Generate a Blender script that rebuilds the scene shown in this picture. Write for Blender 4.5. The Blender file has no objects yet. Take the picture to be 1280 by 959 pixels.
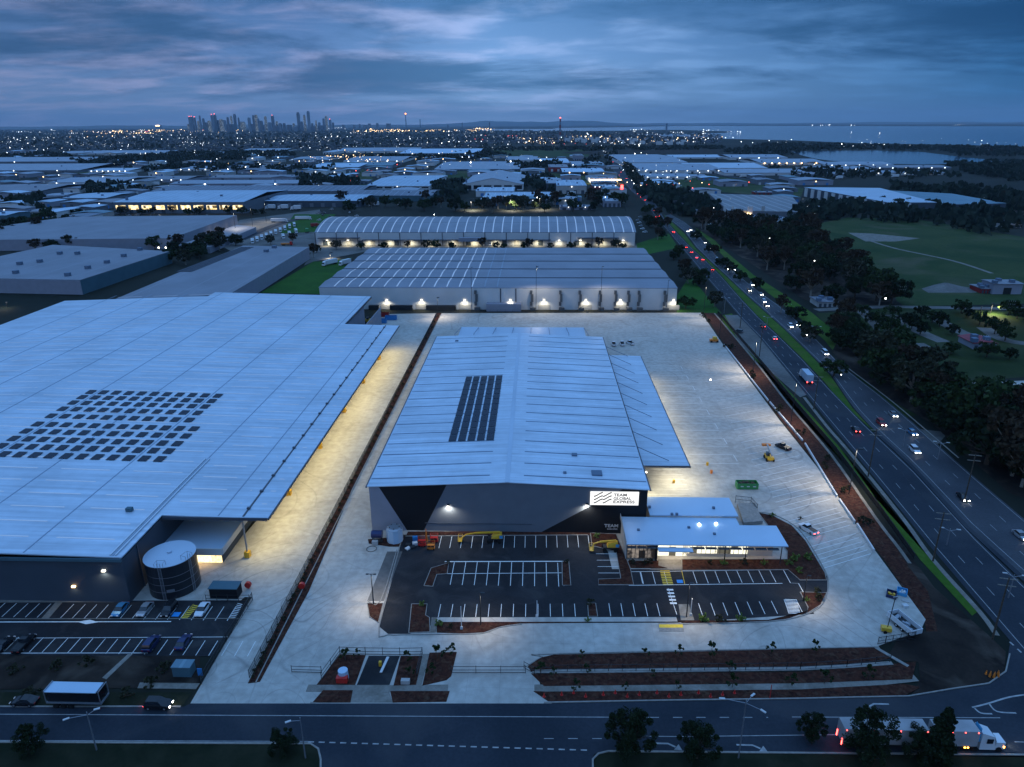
import bpy, math, random
from mathutils import Vector, Matrix
random.seed(7)
R = math.radians
sc = bpy.context.scene
# ------------------------------------------------------------------ camera
F_PX, PITCH, YAW, ROLL, CAM_H = 890.0, R(20.05), R(1.95), R(-0.3), 96.0
fhx, fhy = -math.sin(YAW), math.cos(YAW)
CR = Vector((math.cos(YAW), math.sin(YAW), 0))
CF = Vector((fhx*math.cos(PITCH), fhy*math.cos(PITCH), -math.sin(PITCH)))
CU = Vector((fhx*math.sin(PITCH), fhy*math.sin(PITCH), math.cos(PITCH)))
CX = CR*math.cos(ROLL) + CU*math.sin(ROLL)
CY = -CR*math.sin(ROLL) + CU*math.cos(ROLL)
cd = bpy.data.cameras.new('camera'); cam = bpy.data.objects.new('camera', cd)
sc.collection.objects.link(cam); sc.camera = cam
cd.sensor_width = 36; cd.lens = 36*F_PX/1280; cd.clip_start = 1; cd.clip_end = 150000
cam.matrix_world = Matrix(((CX.x, CY.x, -CF.x, 0), (CX.y, CY.y, -CF.y, 0), (CX.z, CY.z, -CF.z, CAM_H), (0, 0, 0, 1)))

def G(px, py, h=0.0):
    "photo pixel -> point of the place at height h"
    d = CX*((px-640)/F_PX) + CY*((479.5-py)/F_PX) + CF
    t = (CAM_H-h)/(-d.z)
    return (d.x*t, d.y*t)
def HT(px, py, x, y):
    "height over the spot x, y that shows at pixel row py"
    d = CX*((px-640)/F_PX) + CY*((479.5-py)/F_PX) + CF
    t = math.hypot(x, y)/math.hypot(d.x, d.y)
    return CAM_H + d.z*t

# ------------------------------------------------------------------ light
sc.view_settings.view_transform = 'Standard'; sc.view_settings.look = 'None'
sc.view_settings.exposure = 0.38; sc.view_settings.gamma = 1.0
sc.view_settings.use_curve_mapping = False
SUN_EL, SUN_AZ = R(5), R(200)      # the last light, behind the camera
w = bpy.data.worlds.new('World'); sc.world = w; w.use_nodes = True
nt = w.node_tree; N = nt.nodes; L = nt.links
bg = N['Background']
def nn(t, **k):
    n = N.new(t)
    for a, b in k.items(): setattr(n, a, b)
    return n
def math_(op, a, b=None, clamp=False):
    n = nn('ShaderNodeMath', operation=op); n.use_clamp = clamp
    for i, s in enumerate((a, b)):
        if s is None: continue
        if isinstance(s, (int, float)): n.inputs[i].default_value = s
        else: L.new(s, n.inputs[i])
    return n.outputs[0]
def ramp(fac, stops, interp='LINEAR'):
    n = nn('ShaderNodeValToRGB'); n.color_ramp.interpolation = interp
    e = n.color_ramp.elements
    while len(e) < len(stops): e.new(0.5)
    for el, (p, c) in zip(e, stops): el.position = p; el.color = (*c, 1) if len(c) == 3 else c
    L.new(fac, n.inputs[0]); return n.outputs[0]
def mixc(f, a, b, mode='MIX'):
    n = nn('ShaderNodeMix', data_type='RGBA', blend_type=mode); n.clamp_result = False
    for i, s in ((0, f), (6, a), (7, b)):
        if isinstance(s, (int, float)): n.inputs[i].default_value = s
        elif isinstance(s, tuple): n.inputs[i].default_value = (*s, 1)
        else: L.new(s, n.inputs[i])
    return n.outputs[2]
sky = nn('ShaderNodeTexSky', sky_type='NISHITA', sun_disc=False, sun_elevation=SUN_EL, sun_rotation=SUN_AZ, altitude=100)
tc = nn('ShaderNodeTexCoord'); sx = nn('ShaderNodeSeparateXYZ'); L.new(tc.outputs['Generated'], sx.inputs[0])
X_, Y_, Z_ = sx.outputs
zc = math_('MAXIMUM', Z_, 0.0)
grad = ramp(zc, [(0.0, (.17, .29, .50)), (.03, (.16, .29, .53)), (.08, (.13, .26, .52)), (.15, (.06, .16, .36)), (.30, (.15, .34, .70)), (1.0, (.27, .60, 1.22))])
pz = math_('ADD', zc, 0.12)
u_ = math_('DIVIDE', X_, pz); v_ = math_('DIVIDE', Y_, pz)
cv = nn('ShaderNodeCombineXYZ'); L.new(math_('MULTIPLY', u_, 0.55), cv.inputs[0]); L.new(math_('MULTIPLY', v_, 0.75), cv.inputs[1]); cv.inputs[2].default_value = 3.7
nz = nn('ShaderNodeTexNoise'); nz.inputs['Scale'].default_value = 0.75; nz.inputs['Detail'].default_value = 8; nz.inputs['Roughness'].default_value = .63; nz.inputs['Distortion'].default_value = .25
L.new(cv.outputs[0], nz.inputs['Vector'])
nz2 = nn('ShaderNodeTexNoise'); nz2.inputs['Scale'].default_value = 3.1; nz2.inputs['Detail'].default_value = 7; nz2.inputs['Distortion'].default_value = .35
L.new(cv.outputs[0], nz2.inputs['Vector'])
cm = ramp(nz.outputs[0], [(.44, (0, 0, 0)), (.60, (1, 1, 1))], 'EASE')
cm2 = ramp(nz2.outputs[0], [(.42, (0, 0, 0)), (.68, (1, 1, 1))], 'EASE')
left = ramp(math_('MULTIPLY_ADD', X_, -1.0) if False else math_('ADD', math_('MULTIPLY', X_, -1.0), 0.5), [(0.25, (0, 0, 0)), (.80, (1, 1, 1))])
pale = mixc(left, (.22, .39, .72), (.38, .43, .68))
dark = (.028, .10, .235)
low = ramp(zc, [(0.0, (.15,)*3), (.02, (.45,)*3), (.045, (1, 1, 1))])
sky1 = mixc(math_('MULTIPLY', cm2, .75), grad, pale)
sky2 = mixc(math_('MULTIPLY', math_('MULTIPLY', cm, low), .88), sky1, dark)
hi = ramp(zc, [(.14, (0, 0, 0)), (.4, (1, 1, 1))])
skyc = mixc(hi, sky2, grad)
nis = mixc(1.0, sky.outputs[0], (.02, .04, .09), 'MULTIPLY')
skyc = mixc(0.12, skyc, nis)
az = ramp(math_('ADD', math_('MULTIPLY', X_, .7), .5), [(0.05, (.62, .62, .66)), (.30, (.85, .84, .88)), (.46, (1.36, 1.34, 1.30)), (.64, (.74, .86, .90)), (.86, (.14, .38, .50)), (1.0, (.14, .38, .50))])
azf = mixc(hi, az, (1, 1, 1))
skyc = mixc(1.0, skyc, azf, 'MULTIPLY')
sc10 = mixc(1.0, skyc, (10, 10, 10), 'MULTIPLY')
L.new(sc10, bg.inputs[0]); bg.inputs[1].default_value = 0.10
sd = bpy.data.lights.new('sun', 'SUN'); so = bpy.data.objects.new('sun', sd); sc.collection.objects.link(so)
sd.energy = 0.08; sd.angle = R(25); sd.color = (1, .82, .72)
so.rotation_euler = (R(90)-SUN_EL, 0, math.pi-SUN_AZ + 0)
sdir = Vector((math.sin(SUN_AZ)*math.cos(SUN_EL), math.cos(SUN_AZ)*math.cos(SUN_EL), math.sin(SUN_EL)))
so.rotation_euler = sdir.to_track_quat('Z', 'Y').to_euler()
cyc = sc.cycles
cyc.max_bounces = 5; cyc.diffuse_bounces = 2; cyc.glossy_bounces = 2; cyc.transmission_bounces = 2; cyc.volume_bounces = 0; cyc.transparent_max_bounces = 8
cyc.sample_clamp_indirect = 3.0; cyc.caustics_reflective = False; cyc.caustics_refractive = False
cyc.use_denoising = True; cyc.use_light_tree = True
sc.render.threads_mode = 'AUTO'

# ------------------------------------------------------------------ materials
MATS = {}
def mat(name, col, rough=.8, metal=0.0, var=0.0, scale=1.0, emit=None, estr=0.0, space='OBJ', col2=None, detail=4, spec=None, sample=True, bump=0.0):
    if name in MATS: return MATS[name]
    m = bpy.data.materials.new(name); m.use_nodes = True; MATS[name] = m
    n = m.node_tree.nodes; l = m.node_tree.links; b = n['Principled BSDF']
    b.inputs['Base Color'].default_value = (*col, 1); b.inputs['Roughness'].default_value = rough; b.inputs['Metallic'].default_value = metal
    if spec is None and metal == 0 and rough >= .6: spec = .2
    if spec is not None: b.inputs['Specular IOR Level'].default_value = spec
    if var or col2:
        if space == 'OBJ': t = n.new('ShaderNodeTexCoord').outputs['Object']
        else: t = n.new('ShaderNodeNewGeometry').outputs['Position']
        z = n.new('ShaderNodeTexNoise'); z.inputs['Scale'].default_value = scale; z.inputs['Detail'].default_value = detail; l.new(t, z.inputs['Vector'])
        r = n.new('ShaderNodeValToRGB'); l.new(z.outputs[0], r.inputs[0])
        a = tuple(max(0, c*(1-var)) for c in col); c2 = col2 or tuple(c*(1+var) for c in col)
        r.color_ramp.elements[0].position = .33; r.color_ramp.elements[1].position = .67
        r.color_ramp.elements[0].color = (*(a if not col2 else col), 1); r.color_ramp.elements[1].color = (*c2, 1)
        l.new(r.outputs[0], b.inputs['Base Color'])
        if bump:
            bp = n.new('ShaderNodeBump'); bp.inputs['Strength'].default_value = bump; l.new(z.outputs[0], bp.inputs['Height']); l.new(bp.outputs[0], b.inputs['Normal'])
    if emit:
        b.inputs['Emission Color'].default_value = (*emit, 1); b.inputs['Emission Strength'].default_value = estr
        if not sample: m.cycles.emission_sampling = 'NONE'
    return m
def M(name): return MATS[name]

def ground_mat(name, c1, c2, s1, s2, rough=.9, stain=None, joints=None, arcs=0):
    "large patches and fine grain, optional pale/dark stains and slab joints, all in place coordinates"
    m = bpy.data.materials.new(name); m.use_nodes = True; MATS[name] = m
    n = m.node_tree.nodes; l = m.node_tree.links; b = n['Principled BSDF']; b.inputs['Roughness'].default_value = rough; b.inputs['Specular IOR Level'].default_value = .12
    g = n.new('ShaderNodeNewGeometry').outputs['Position']
    def noise(s, d=5, dist=0.0):
        z = n.new('ShaderNodeTexNoise'); z.inputs['Scale'].default_value = s; z.inputs['Detail'].default_value = d; z.inputs['Distortion'].default_value = dist; l.new(g, z.inputs['Vector']); return z.outputs[0]
    def rmp(f, p0, p1, a, c):
        r = n.new('ShaderNodeValToRGB'); l.new(f, r.inputs[0]); e = r.color_ramp.elements
        e[0].position = p0; e[1].position = p1; e[0].color = (*a, 1); e[1].color = (*c, 1); return r.outputs[0]
    def mx(f, a, c, mode='MIX'):
        k = n.new('ShaderNodeMix'); k.data_type = 'RGBA'; k.blend_type = mode
        for i, s in ((0, f), (6, a), (7, c)):
            if isinstance(s, float): k.inputs[i].default_value = s
            elif isinstance(s, tuple): k.inputs[i].default_value = (*s, 1)
            else: l.new(s, k.inputs[i])
        return k.outputs[2]
    col = rmp(noise(s1, 6, .6), .35, .65, c1, c2)
    col = mx(1.0, col, rmp(noise(s2, 3), .2, .8, (.8,)*3, (1.2,)*3), 'MULTIPLY')
    if stain: col = mx(rmp(noise(stain[1], 8, 1.5), .52, .70, (0,)*3, (stain[2],)*3), col, stain[0])
    if joints:
        sp = n.new('ShaderNodeSeparateXYZ'); l.new(g, sp.inputs[0])
        for ax in (0, 1):
            d = n.new('ShaderNodeMath'); d.operation = 'PINGPONG'; l.new(sp.outputs[ax], d.inputs[0]); d.inputs[1].default_value = joints/2
            q = n.new('ShaderNodeMath'); q.operation = 'LESS_THAN'; l.new(d.outputs[0], q.inputs[0]); q.inputs[1].default_value = .05
            q2 = n.new('ShaderNodeMath'); q2.operation = 'MULTIPLY'; l.new(q.outputs[0], q2.inputs[0]); q2.inputs[1].default_value = .18
            col = mx(q2.outputs[0], col, (.12, .12, .12))
    if arcs:
        for sc_, k_ in ((.028, 0), (.05, 1)):
            z = n.new('ShaderNodeTexNoise'); z.inputs['Scale'].default_value = sc_; z.inputs['Detail'].default_value = 0; l.new(g, z.inputs['Vector'])
            q = n.new('ShaderNodeMath'); q.operation = 'PINGPONG'; l.new(z.outputs[0], q.inputs[0]); q.inputs[1].default_value = .035
            f = rmp(q.outputs[0], 0.0, .0016 if k_ else .0010, (arcs,)*3, (0,)*3); ms = rmp(noise(.02+.01*k_, 3), .48, .62, (0,)*3, (1,)*3)
            mm = n.new('ShaderNodeMath'); mm.operation = 'MULTIPLY'; l.new(f, mm.inputs[0]); l.new(ms, mm.inputs[1])
            col = mx(mm.outputs[0], col, (.05, .05, .052))
    l.new(col, b.inputs['Base Color'])
    return m
def strip_mat(name, base, stripe, spacing, width, axis=0, rough=.5, metal=.2, spacing2=None, wob=0.0):
    "sheet roof with translucent strips running across one axis"
    m = bpy.data.materials.new(name); m.use_nodes = True; MATS[name] = m
    n = m.node_tree.nodes; l = m.node_tree.links; b = n['Principled BSDF']; b.inputs['Roughness'].default_value = rough; b.inputs['Metallic'].default_value = metal
    g = n.new('ShaderNodeTexCoord').outputs['Object']; sp = n.new('ShaderNodeSeparateXYZ'); l.new(g, sp.inputs[0])
    z = n.new('ShaderNodeTexNoise'); z.inputs['Scale'].default_value = .05; z.inputs['Detail'].default_value = 5; l.new(g, z.inputs['Vector'])
    r = n.new('ShaderNodeValToRGB'); l.new(z.outputs[0], r.inputs[0]); r.color_ramp.elements[0].position = .3; r.color_ramp.elements[1].position = .7
    r.color_ramp.elements[0].color = (*(c*.86 for c in base), 1); r.color_ramp.elements[1].color = (*(c*1.12 for c in base), 1)
    d = n.new('ShaderNodeMath'); d.operation = 'PINGPONG'; l.new(sp.outputs[axis], d.inputs[0]); d.inputs[1].default_value = spacing/2
    q = n.new('ShaderNodeMath'); q.operation = 'LESS_THAN'; l.new(d.outputs[0], q.inputs[0]); q.inputs[1].default_value = width/2
    k = n.new('ShaderNodeMix'); k.data_type = 'RGBA'; l.new(q.outputs[0], k.inputs[0]); l.new(r.outputs[0], k.inputs[6]); k.inputs[7].default_value = (*stripe, 1)
    out = k.outputs[2]
    if spacing2:
        d = n.new('ShaderNodeMath'); d.operation = 'PINGPONG'; l.new(sp.outputs[1-axis], d.inputs[0]); d.inputs[1].default_value = spacing2/2
        q = n.new('ShaderNodeMath'); q.operation = 'LESS_THAN'; l.new(d.outputs[0], q.inputs[0]); q.inputs[1].default_value = .35
        k = n.new('ShaderNodeMix'); k.data_type = 'RGBA'; l.new(q.outputs[0], k.inputs[0]); l.new(out, k.inputs[6]); k.inputs[7].default_value = (*(c*.45 for c in base), 1); out = k.outputs[2]
    l.new(out, b.inputs['Base Color'])
    return m

ground_mat('earth', (.010, .014, .010), (.028, .027, .021), .0035, .03)
ground_mat('median_grass', (.030, .085, .008), (.060, .115, .014), .06, .8, stain=((.09, .08, .03), .05, .5))
ground_mat('grass', (.010, .024, .005), (.026, .040, .010), .03, .6, stain=((.06, .055, .035), .02, .5))
ground_mat('paddock', (.017, .041, .010), (.042, .060, .018), .02, .3, stain=((.085, .075, .045), .014, .8))
ground_mat('lawn', (.018, .070, .008), (.030, .095, .012), .05, .8)
ground_mat('concrete', (.35, .325, .29), (.42, .39, .35), .05, .6, .75, stain=((.25, .225, .19), .09, .5), joints=6.0, arcs=.35)
ground_mat('path', (.15, .135, .115), (.22, .20, .175), .3, 2.0)
ground_mat('asphalt', (.014, .015, .018), (.026, .027, .031), .08, 3.0, .8, stain=((.070, .066, .062), .13, .3), arcs=.3)
ground_mat('road_pale', (.046, .050, .060), (.064, .068, .078), .06, 2.0, .7, stain=((.035, .038, .046), .03, .6))
ground_mat('road', (.016, .022, .031), (.028, .034, .045), .06, 2.0, .7, stain=((.050, .052, .058), .03, .6))
ground_mat('dark_verge', (.008, .012, .005), (.020, .022, .012), .2, 1.5)
ground_mat('mulch', (.022, .008, .006), (.064, .022, .014), 1.1, 5.0, .95, stain=((.085, .05, .032), .9, .7))
ground_mat('soil', (.012, .009, .008), (.034, .025, .020), .10, 1.5, .95, stain=((.085, .066, .052), .07, .8))
ground_mat('gravel_lot', (.10, .095, .09), (.16, .15, .14), .05, .8, .9)
mat('kerb_concrete', (.24, .225, .205), .85, var=.15, scale=1.5)
mat('line_white', (.72, .72, .70), .7, var=.10, scale=2)
mat('line_worn', (.30, .30, .30), .7, var=.2, scale=1)
mat('line_yellow', (.70, .46, .05), .7, var=.10, scale=2)
mat('line_blue', (.03, .25, .60), .7)
mat('water', (.02, .05, .09), .12, var=.1, scale=.01)
mat('roof_white', (.40, .48, .57), .42, .15, var=.07, scale=.05)
mat('roof_blue', (.40, .52, .64), .45, .15, var=.06, scale=.08)
def streak_mat(name, c, ax):
    m = bpy.data.materials.new(name); m.use_nodes = True; MATS[name] = m
    n = m.node_tree.nodes; l = m.node_tree.links; b = n['Principled BSDF']; b.inputs['Roughness'].default_value = .42; b.inputs['Metallic'].default_value = .15
    g = n.new('ShaderNodeTexCoord').outputs['Object']; out = None
    for sx_, sy_, d_, lo, hi in ((.015, .9, 6, .80, 1.14), (.05, .04, 5, .88, 1.10), (.4, .4, 3, .95, 1.04)):
        mp = n.new('ShaderNodeMapping'); mp.inputs['Scale'].default_value = (sx_, sy_, 1) if ax == 0 else (sy_, sx_, 1); l.new(g, mp.inputs[0])
        z = n.new('ShaderNodeTexNoise'); z.inputs['Scale'].default_value = 1; z.inputs['Detail'].default_value = d_; l.new(mp.outputs[0], z.inputs['Vector'])
        r_ = n.new('ShaderNodeMapRange'); r_.inputs[1].default_value = .3; r_.inputs[2].default_value = .7; r_.inputs[3].default_value = lo; r_.inputs[4].default_value = hi; l.new(z.outputs[0], r_.inputs[0])
        if out is None: out = r_.outputs[0]
        else: q = n.new('ShaderNodeMath'); q.operation = 'MULTIPLY'; l.new(out, q.inputs[0]); l.new(r_.outputs[0], q.inputs[1]); out = q.outputs[0]
    k = n.new('ShaderNodeVectorMath'); k.operation = 'SCALE'; k.inputs[0].default_value = c; l.new(out, k.inputs['Scale']); l.new(k.outputs[0], b.inputs['Base Color'])
streak_mat('roof_sheet', (.48, .56, .645), 0)
mat('skylight', (.62, .64, .66), .25, .0, emit=(1, .95, .85), estr=.05, sample=False)  # faint emission added to brighten the strips, as though lit from inside
mat('lap_dark', (.11, .15, .21), .6)
mat('lap_mid', (.24, .30, .38), .6)
mat('gutter_dark', (.05, .06, .08), .5)
mat('capping', (.60, .64, .68), .3, .4)
mat('solar', (.010, .018, .034), .4, 0, spec=.2)
mat('wall_grey', (.13, .145, .17), .7, var=.05, scale=.3)
mat('wall_pale', (.24, .245, .29), .7, var=.05, scale=.3)
mat('wall_black', (.010, .011, .014), .6)
mat('wall_teal', (.06, .12, .15), .65, var=.08, scale=.2)
mat('wall_concrete', (.36, .345, .33), .85, var=.10, scale=.25)
mat('wall_white', (.52, .52, .52), .75, var=.06, scale=.1)
mat('trailer_white', (.30, .30, .31), .6, var=.1, scale=.5)
mat('wall_dark', (.05, .065, .085), .65, var=.1, scale=.1)
mat('steel', (.28, .30, .33), .45, .6)
mat('duct_grey', (.10, .105, .11), .6)
mat('steel_dark', (.03, .032, .036), .5, .4)
mat('black_paint', (.008, .008, .009), .5)
mat('tank_black', (.012, .014, .020), .4)
mat('tyre', (.012, .012, .012), .9)
mat('glass_dark', (.010, .014, .020), .08, 0, spec=.6)
mat('yellow_paint', (.62, .34, .02), .45, var=.1, scale=2)
mat('orange_paint', (.60, .17, .02), .45)
mat('red_paint', (.50, .02, .015), .4)
mat('green_paint', (.04, .22, .06), .5)
mat('blue_paint', (.02, .17, .42), .45)
mat('cyan_paint', (.05, .28, .50), .4)
mat('car_white', (.62, .63, .65), .3, .1)
mat('car_silver', (.38, .40, .42), .3, .5)
mat('car_black', (.012, .013, .016), .25, .2)
mat('car_blue', (.04, .20, .38), .3, .3)
mat('car_navy', (.015, .025, .09), .3, .3)
mat('car_red', (.30, .02, .02), .3, .2)
mat('car_grey', (.10, .105, .11), .3, .4)
mat('bark', (.07, .055, .042), .9, var=.3, scale=3)
mat('bark_pale', (.22, .20, .17), .9, var=.3, scale=3)
def leafmat(name, a, b):
    m = bpy.data.materials.new(name); m.use_nodes = True; MATS[name] = m
    n = m.node_tree.nodes; l = m.node_tree.links; p = n['Principled BSDF']; p.inputs['Roughness'].default_value = .8; p.inputs['Specular IOR Level'].default_value = .08
    g = n.new('ShaderNodeNewGeometry'); r = n.new('ShaderNodeValToRGB'); l.new(g.outputs['Random Per Island'], r.inputs[0])
    r.color_ramp.elements[0].color = (*a, 1); r.color_ramp.elements[1].color = (*b, 1); l.new(r.outputs[0], p.inputs['Base Color'])
leafmat('leaf_green', (.012, .024, .008), (.034, .052, .018))
leafmat('leaf_olive', (.018, .021, .012), (.050, .050, .028))
leafmat('leaf_dark', (.008, .015, .007), (.022, .032, .013))
leafmat('leaf_rust', (.026, .018, .011), (.058, .040, .024))
leafmat('leaf_bright', (.06, .10, .02), (.14, .19, .05))
leafmat('leaf_far', (.010, .020, .016), (.030, .042, .030))
leafmat('house_far', (.02, .025, .03), (.15, .16, .18))
def emat(name, col, s, sample=False):
    return mat(name, (.02, .02, .02), .5, emit=col, estr=s, sample=sample)
emat('glow_white', (1, .97, .90), 14); emat('glow_cool', (.85, .95, 1), 14); emat('glow_warm', (1, .62, .25), 10)
emat('glow_soft', (1, .93, .75), 5); emat('glow_red', (1, .06, .05), 7); emat('glow_orange', (1, .25, .05), 8); emat('glow_green', (.3, 1, .6), 3)
emat('sign_and_wall_glow', (1, 1, 1), .95); emat('pink_glow', (1, .2, .25), 4)
emat('far_white', (.85, .93, 1), 3.2); emat('far_warm', (1, .66, .32), 6); emat('far_red', (1, .12, .10), 5); emat('far_dim', (.7, .85, 1), .55)
def winmat(name, c1, c2, s, bw, bh, dark=.25):
    m = bpy.data.materials.new(name); m.use_nodes = True; MATS[name] = m
    n = m.node_tree.nodes; l = m.node_tree.links; b = n['Principled BSDF']; b.inputs['Base Color'].default_value = (.02, .02, .02, 1); b.inputs['Roughness'].default_value = .15
    g = n.new('ShaderNodeTexCoord').outputs['Object']
    mp = n.new('ShaderNodeMapping'); mp.inputs['Scale'].default_value = (1/bw, 1/bw, 1/bh); l.new(g, mp.inputs[0])
    fl = n.new('ShaderNodeVectorMath'); fl.operation = 'FLOOR'; l.new(mp.outputs[0], fl.inputs[0])
    wn = n.new('ShaderNodeTexWhiteNoise'); l.new(fl.outputs[0], wn.inputs[0])
    z = n.new('ShaderNodeTexNoise'); z.inputs['Scale'].default_value = 1.7; z.inputs['Detail'].default_value = 4; l.new(g, z.inputs['Vector'])
    mu = n.new('ShaderNodeMath'); mu.operation = 'MULTIPLY'; l.new(wn.outputs[0], mu.inputs[0]); l.new(z.outputs[0], mu.inputs[1])
    r = n.new('ShaderNodeValToRGB'); l.new(mu.outputs[0], r.inputs[0]); e = r.color_ramp.elements
    e[0].position = dark; e[0].color = (*(c*.08 for c in c1), 1); e[1].position = dark+.12; e[1].color = (*c1, 1)
    k = e.new(.6); k.color = (*c2, 1)
    l.new(r.outputs[0], b.inputs['Emission Color']); b.inputs['Emission Strength'].default_value = s
    m.cycles.emission_sampling = 'NONE'
winmat('win_warm', (1, .72, .30), (1, .9, .65), 1.5, 3, 3, .12)
winmat('win_office', (1, .93, .70), (.95, 1, .85), 1.1, 1.6, 2.6, .10)
winmat('win_tower', (.5, .75, 1), (.9, .9, .8), .25, 9, 9, .30)
winmat('win_dim', (.25, .22, .20), (.5, .42, .35), .5, 1.5, 2.5, .2)
mat('tower_glass', (.04, .08, .12), .3, .2)
mat('tower_pale', (.13, .17, .22), .5)
strip_mat('roof_cold', (.205, .21, .245), (.205, .21, .245), 50, .01, 0, .6, .1)
strip_mat('roof_arch', (.22, .23, .265), (.22, .23, .265), 50, .01, 0, .6, .1, spacing2=22)
strip_mat('roof_ribbed', (.12, .14, .18), (.26, .30, .36), 9, .8, 0, .6, .1)
strip_mat('roof_ribbed_white', (.30, .40, .50), (.48, .57, .65), 8, .8, 0, .5, .1)
strip_mat('roof_grey', (.185, .19, .22), (.24, .25, .28), 24, .6, 0, .6, .1)
strip_mat('roof_pale', (.24, .275, .33), (.31, .345, .40), 18, .6, 0, .55, .1)
strip_mat('roof_teal', (.10, .19, .24), (.14, .24, .29), 14, .6, 0, .6, .1)
strip_mat('roof_sawtooth', (.17, .17, .18), (.26, .26, .27), 12, 3, 0, .7, 0)

# ------------------------------------------------------------------ mesh building
class MB:
    def __init__(s): s.v = []; s.f = []; s.m = []; s.k = 0
    def face(s, pts):
        i = len(s.v); s.v += [tuple(p) for p in pts]; s.f.append(tuple(range(i, i+len(pts)))); s.m.append(s.k)
    def hexa(s, b, t):
        "b, t: four bottom and four top points, counter-clockwise"
        i = len(s.v); s.v += [tuple(p) for p in b] + [tuple(p) for p in t]
        for f in ((3, 2, 1, 0), (4, 5, 6, 7), (0, 1, 5, 4), (1, 2, 6, 5), (2, 3, 7, 6), (3, 0, 4, 7)):
            s.f.append(tuple(i+a for a in f)); s.m.append(s.k)
        return s
    def box(s, x0, x1, y0, y1, z0, z1):
        return s.hexa([(x0, y0, z0), (x1, y0, z0), (x1, y1, z0), (x0, y1, z0)], [(x0, y0, z1), (x1, y0, z1), (x1, y1, z1), (x0, y1, z1)])
    def obox(s, cx, cy, z0, lx, ly, h, rot=0):
        c, q = math.cos(rot), math.sin(rot)
        P = [(cx+a*c-b*q, cy+a*q+b*c) for a, b in ((-lx/2, -ly/2), (lx/2, -ly/2), (lx/2, ly/2), (-lx/2, ly/2))]
        return s.hexa([(*p, z0) for p in P], [(*p, z0+h) for p in P])
    def prism(s, poly, z0, z1):
        a = sum(poly[i][0]*poly[(i+1) % len(poly)][1]-poly[(i+1) % len(poly)][0]*poly[i][1] for i in range(len(poly)))
        if a < 0: poly = poly[::-1]
        n = len(poly); i = len(s.v)
        s.v += [(*p, z0) for p in poly] + [(*p, z1) for p in poly]
        s.f.append(tuple(i+n+k for k in range(n))); s.m.append(s.k)
        for k in range(n):
            s.f.append((i+k, i+(k+1) % n, i+n+(k+1) % n, i+n+k)); s.m.append(s.k)
        return s
    def tube(s, a, b, r0, r1=None, n=8, cap=True):
        r1 = r0 if r1 is None else r1
        a, b = Vector(a), Vector(b); d = (b-a).normalized()
        u = d.cross(Vector((0, 0, 1)) if abs(d.z) < .9 else Vector((1, 0, 0))).normalized(); w2 = d.cross(u)
        i = len(s.v)
        for c, r in ((a, r0), (b, r1)):
            for k in range(n):
                t = 2*math.pi*k/n; s.v.append(tuple(c+u*math.cos(t)*r+w2*math.sin(t)*r))
        for k in range(n):
            s.f.append((i+k, i+(k+1) % n, i+n+(k+1) % n, i+n+k)); s.m.append(s.k)
        if cap:
            s.f.append(tuple(i+k for k in range(n))[::-1]); s.m.append(s.k); s.f.append(tuple(i+n+k for k in range(n))); s.m.append(s.k)
        return s
    def beam(s, a, b, w_, h=None):
        "straight bar of width w_ and height h from a to b"
        h = h or w_; a, b = Vector(a), Vector(b); d = (b-a).normalized()
        u = d.cross(Vector((0, 0, 1))) if abs(d.z) < .95 else Vector((1, 0, 0))
        u.normalize(); q = u.cross(d)
        P = lambda c: [c-u*w_/2-q*h/2, c+u*w_/2-q*h/2, c+u*w_/2+q*h/2, c-u*w_/2+q*h/2]
        A, B = P(a), P(b); i = len(s.v); s.v += [tuple(p) for p in A+B]
        for f in ((0, 1, 2, 3), (7, 6, 5, 4), (0, 4, 5, 1), (1, 5, 6, 2), (2, 6, 7, 3), (3, 7, 4, 0)):
            s.f.append(tuple(i+k for k in f)); s.m.append(s.k)
        return s
    def strip(s, pl, wd, z0, z1=None):
        "a band along the plan line pl; z1 makes it a solid kerb"
        n = len(pl); Lp = []; Rp = []
        for k in range(n):
            p = Vector(pl[k]); a = Vector(pl[max(0, k-1)]); b = Vector(pl[min(n-1, k+1)]); d = (b-a).normalized(); q = Vector((-d.y, d.x))*wd/2
            Lp.append(p+q); Rp.append(p-q)
        for k in range(n-1):
            P = [Rp[k], Rp[k+1], Lp[k+1], Lp[k]]
            if z1 is None: s.face([(*p, z0) for p in P])
            else: s.hexa([(*p, z0) for p in P], [(*p, z1) for p in P])
        return s
    def ball(s, c, r, n=6, m_=4, sz=1.0):
        i = len(s.v); s.v.append((c[0], c[1], c[2]-r*sz))
        for a in range(1, m_):
            ph = -math.pi/2+math.pi*a/m_
            for k in range(n):
                t = 2*math.pi*k/n; s.v.append((c[0]+r*math.cos(ph)*math.cos(t), c[1]+r*math.cos(ph)*math.sin(t), c[2]+r*sz*math.sin(ph)))
        s.v.append((c[0], c[1], c[2]+r*sz)); top = len(s.v)-1
        for k in range(n):
            s.f.append((i, i+1+(k+1) % n, i+1+k)); s.m.append(s.k)
            s.f.append((top, top-n+k, top-n+(k+1) % n)); s.m.append(s.k)
            for a in range(m_-2):
                p = i+1+a*n; s.f.append((p+k, p+(k+1) % n, p+n+(k+1) % n, p+n+k)); s.m.append(s.k)
        return s
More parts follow.
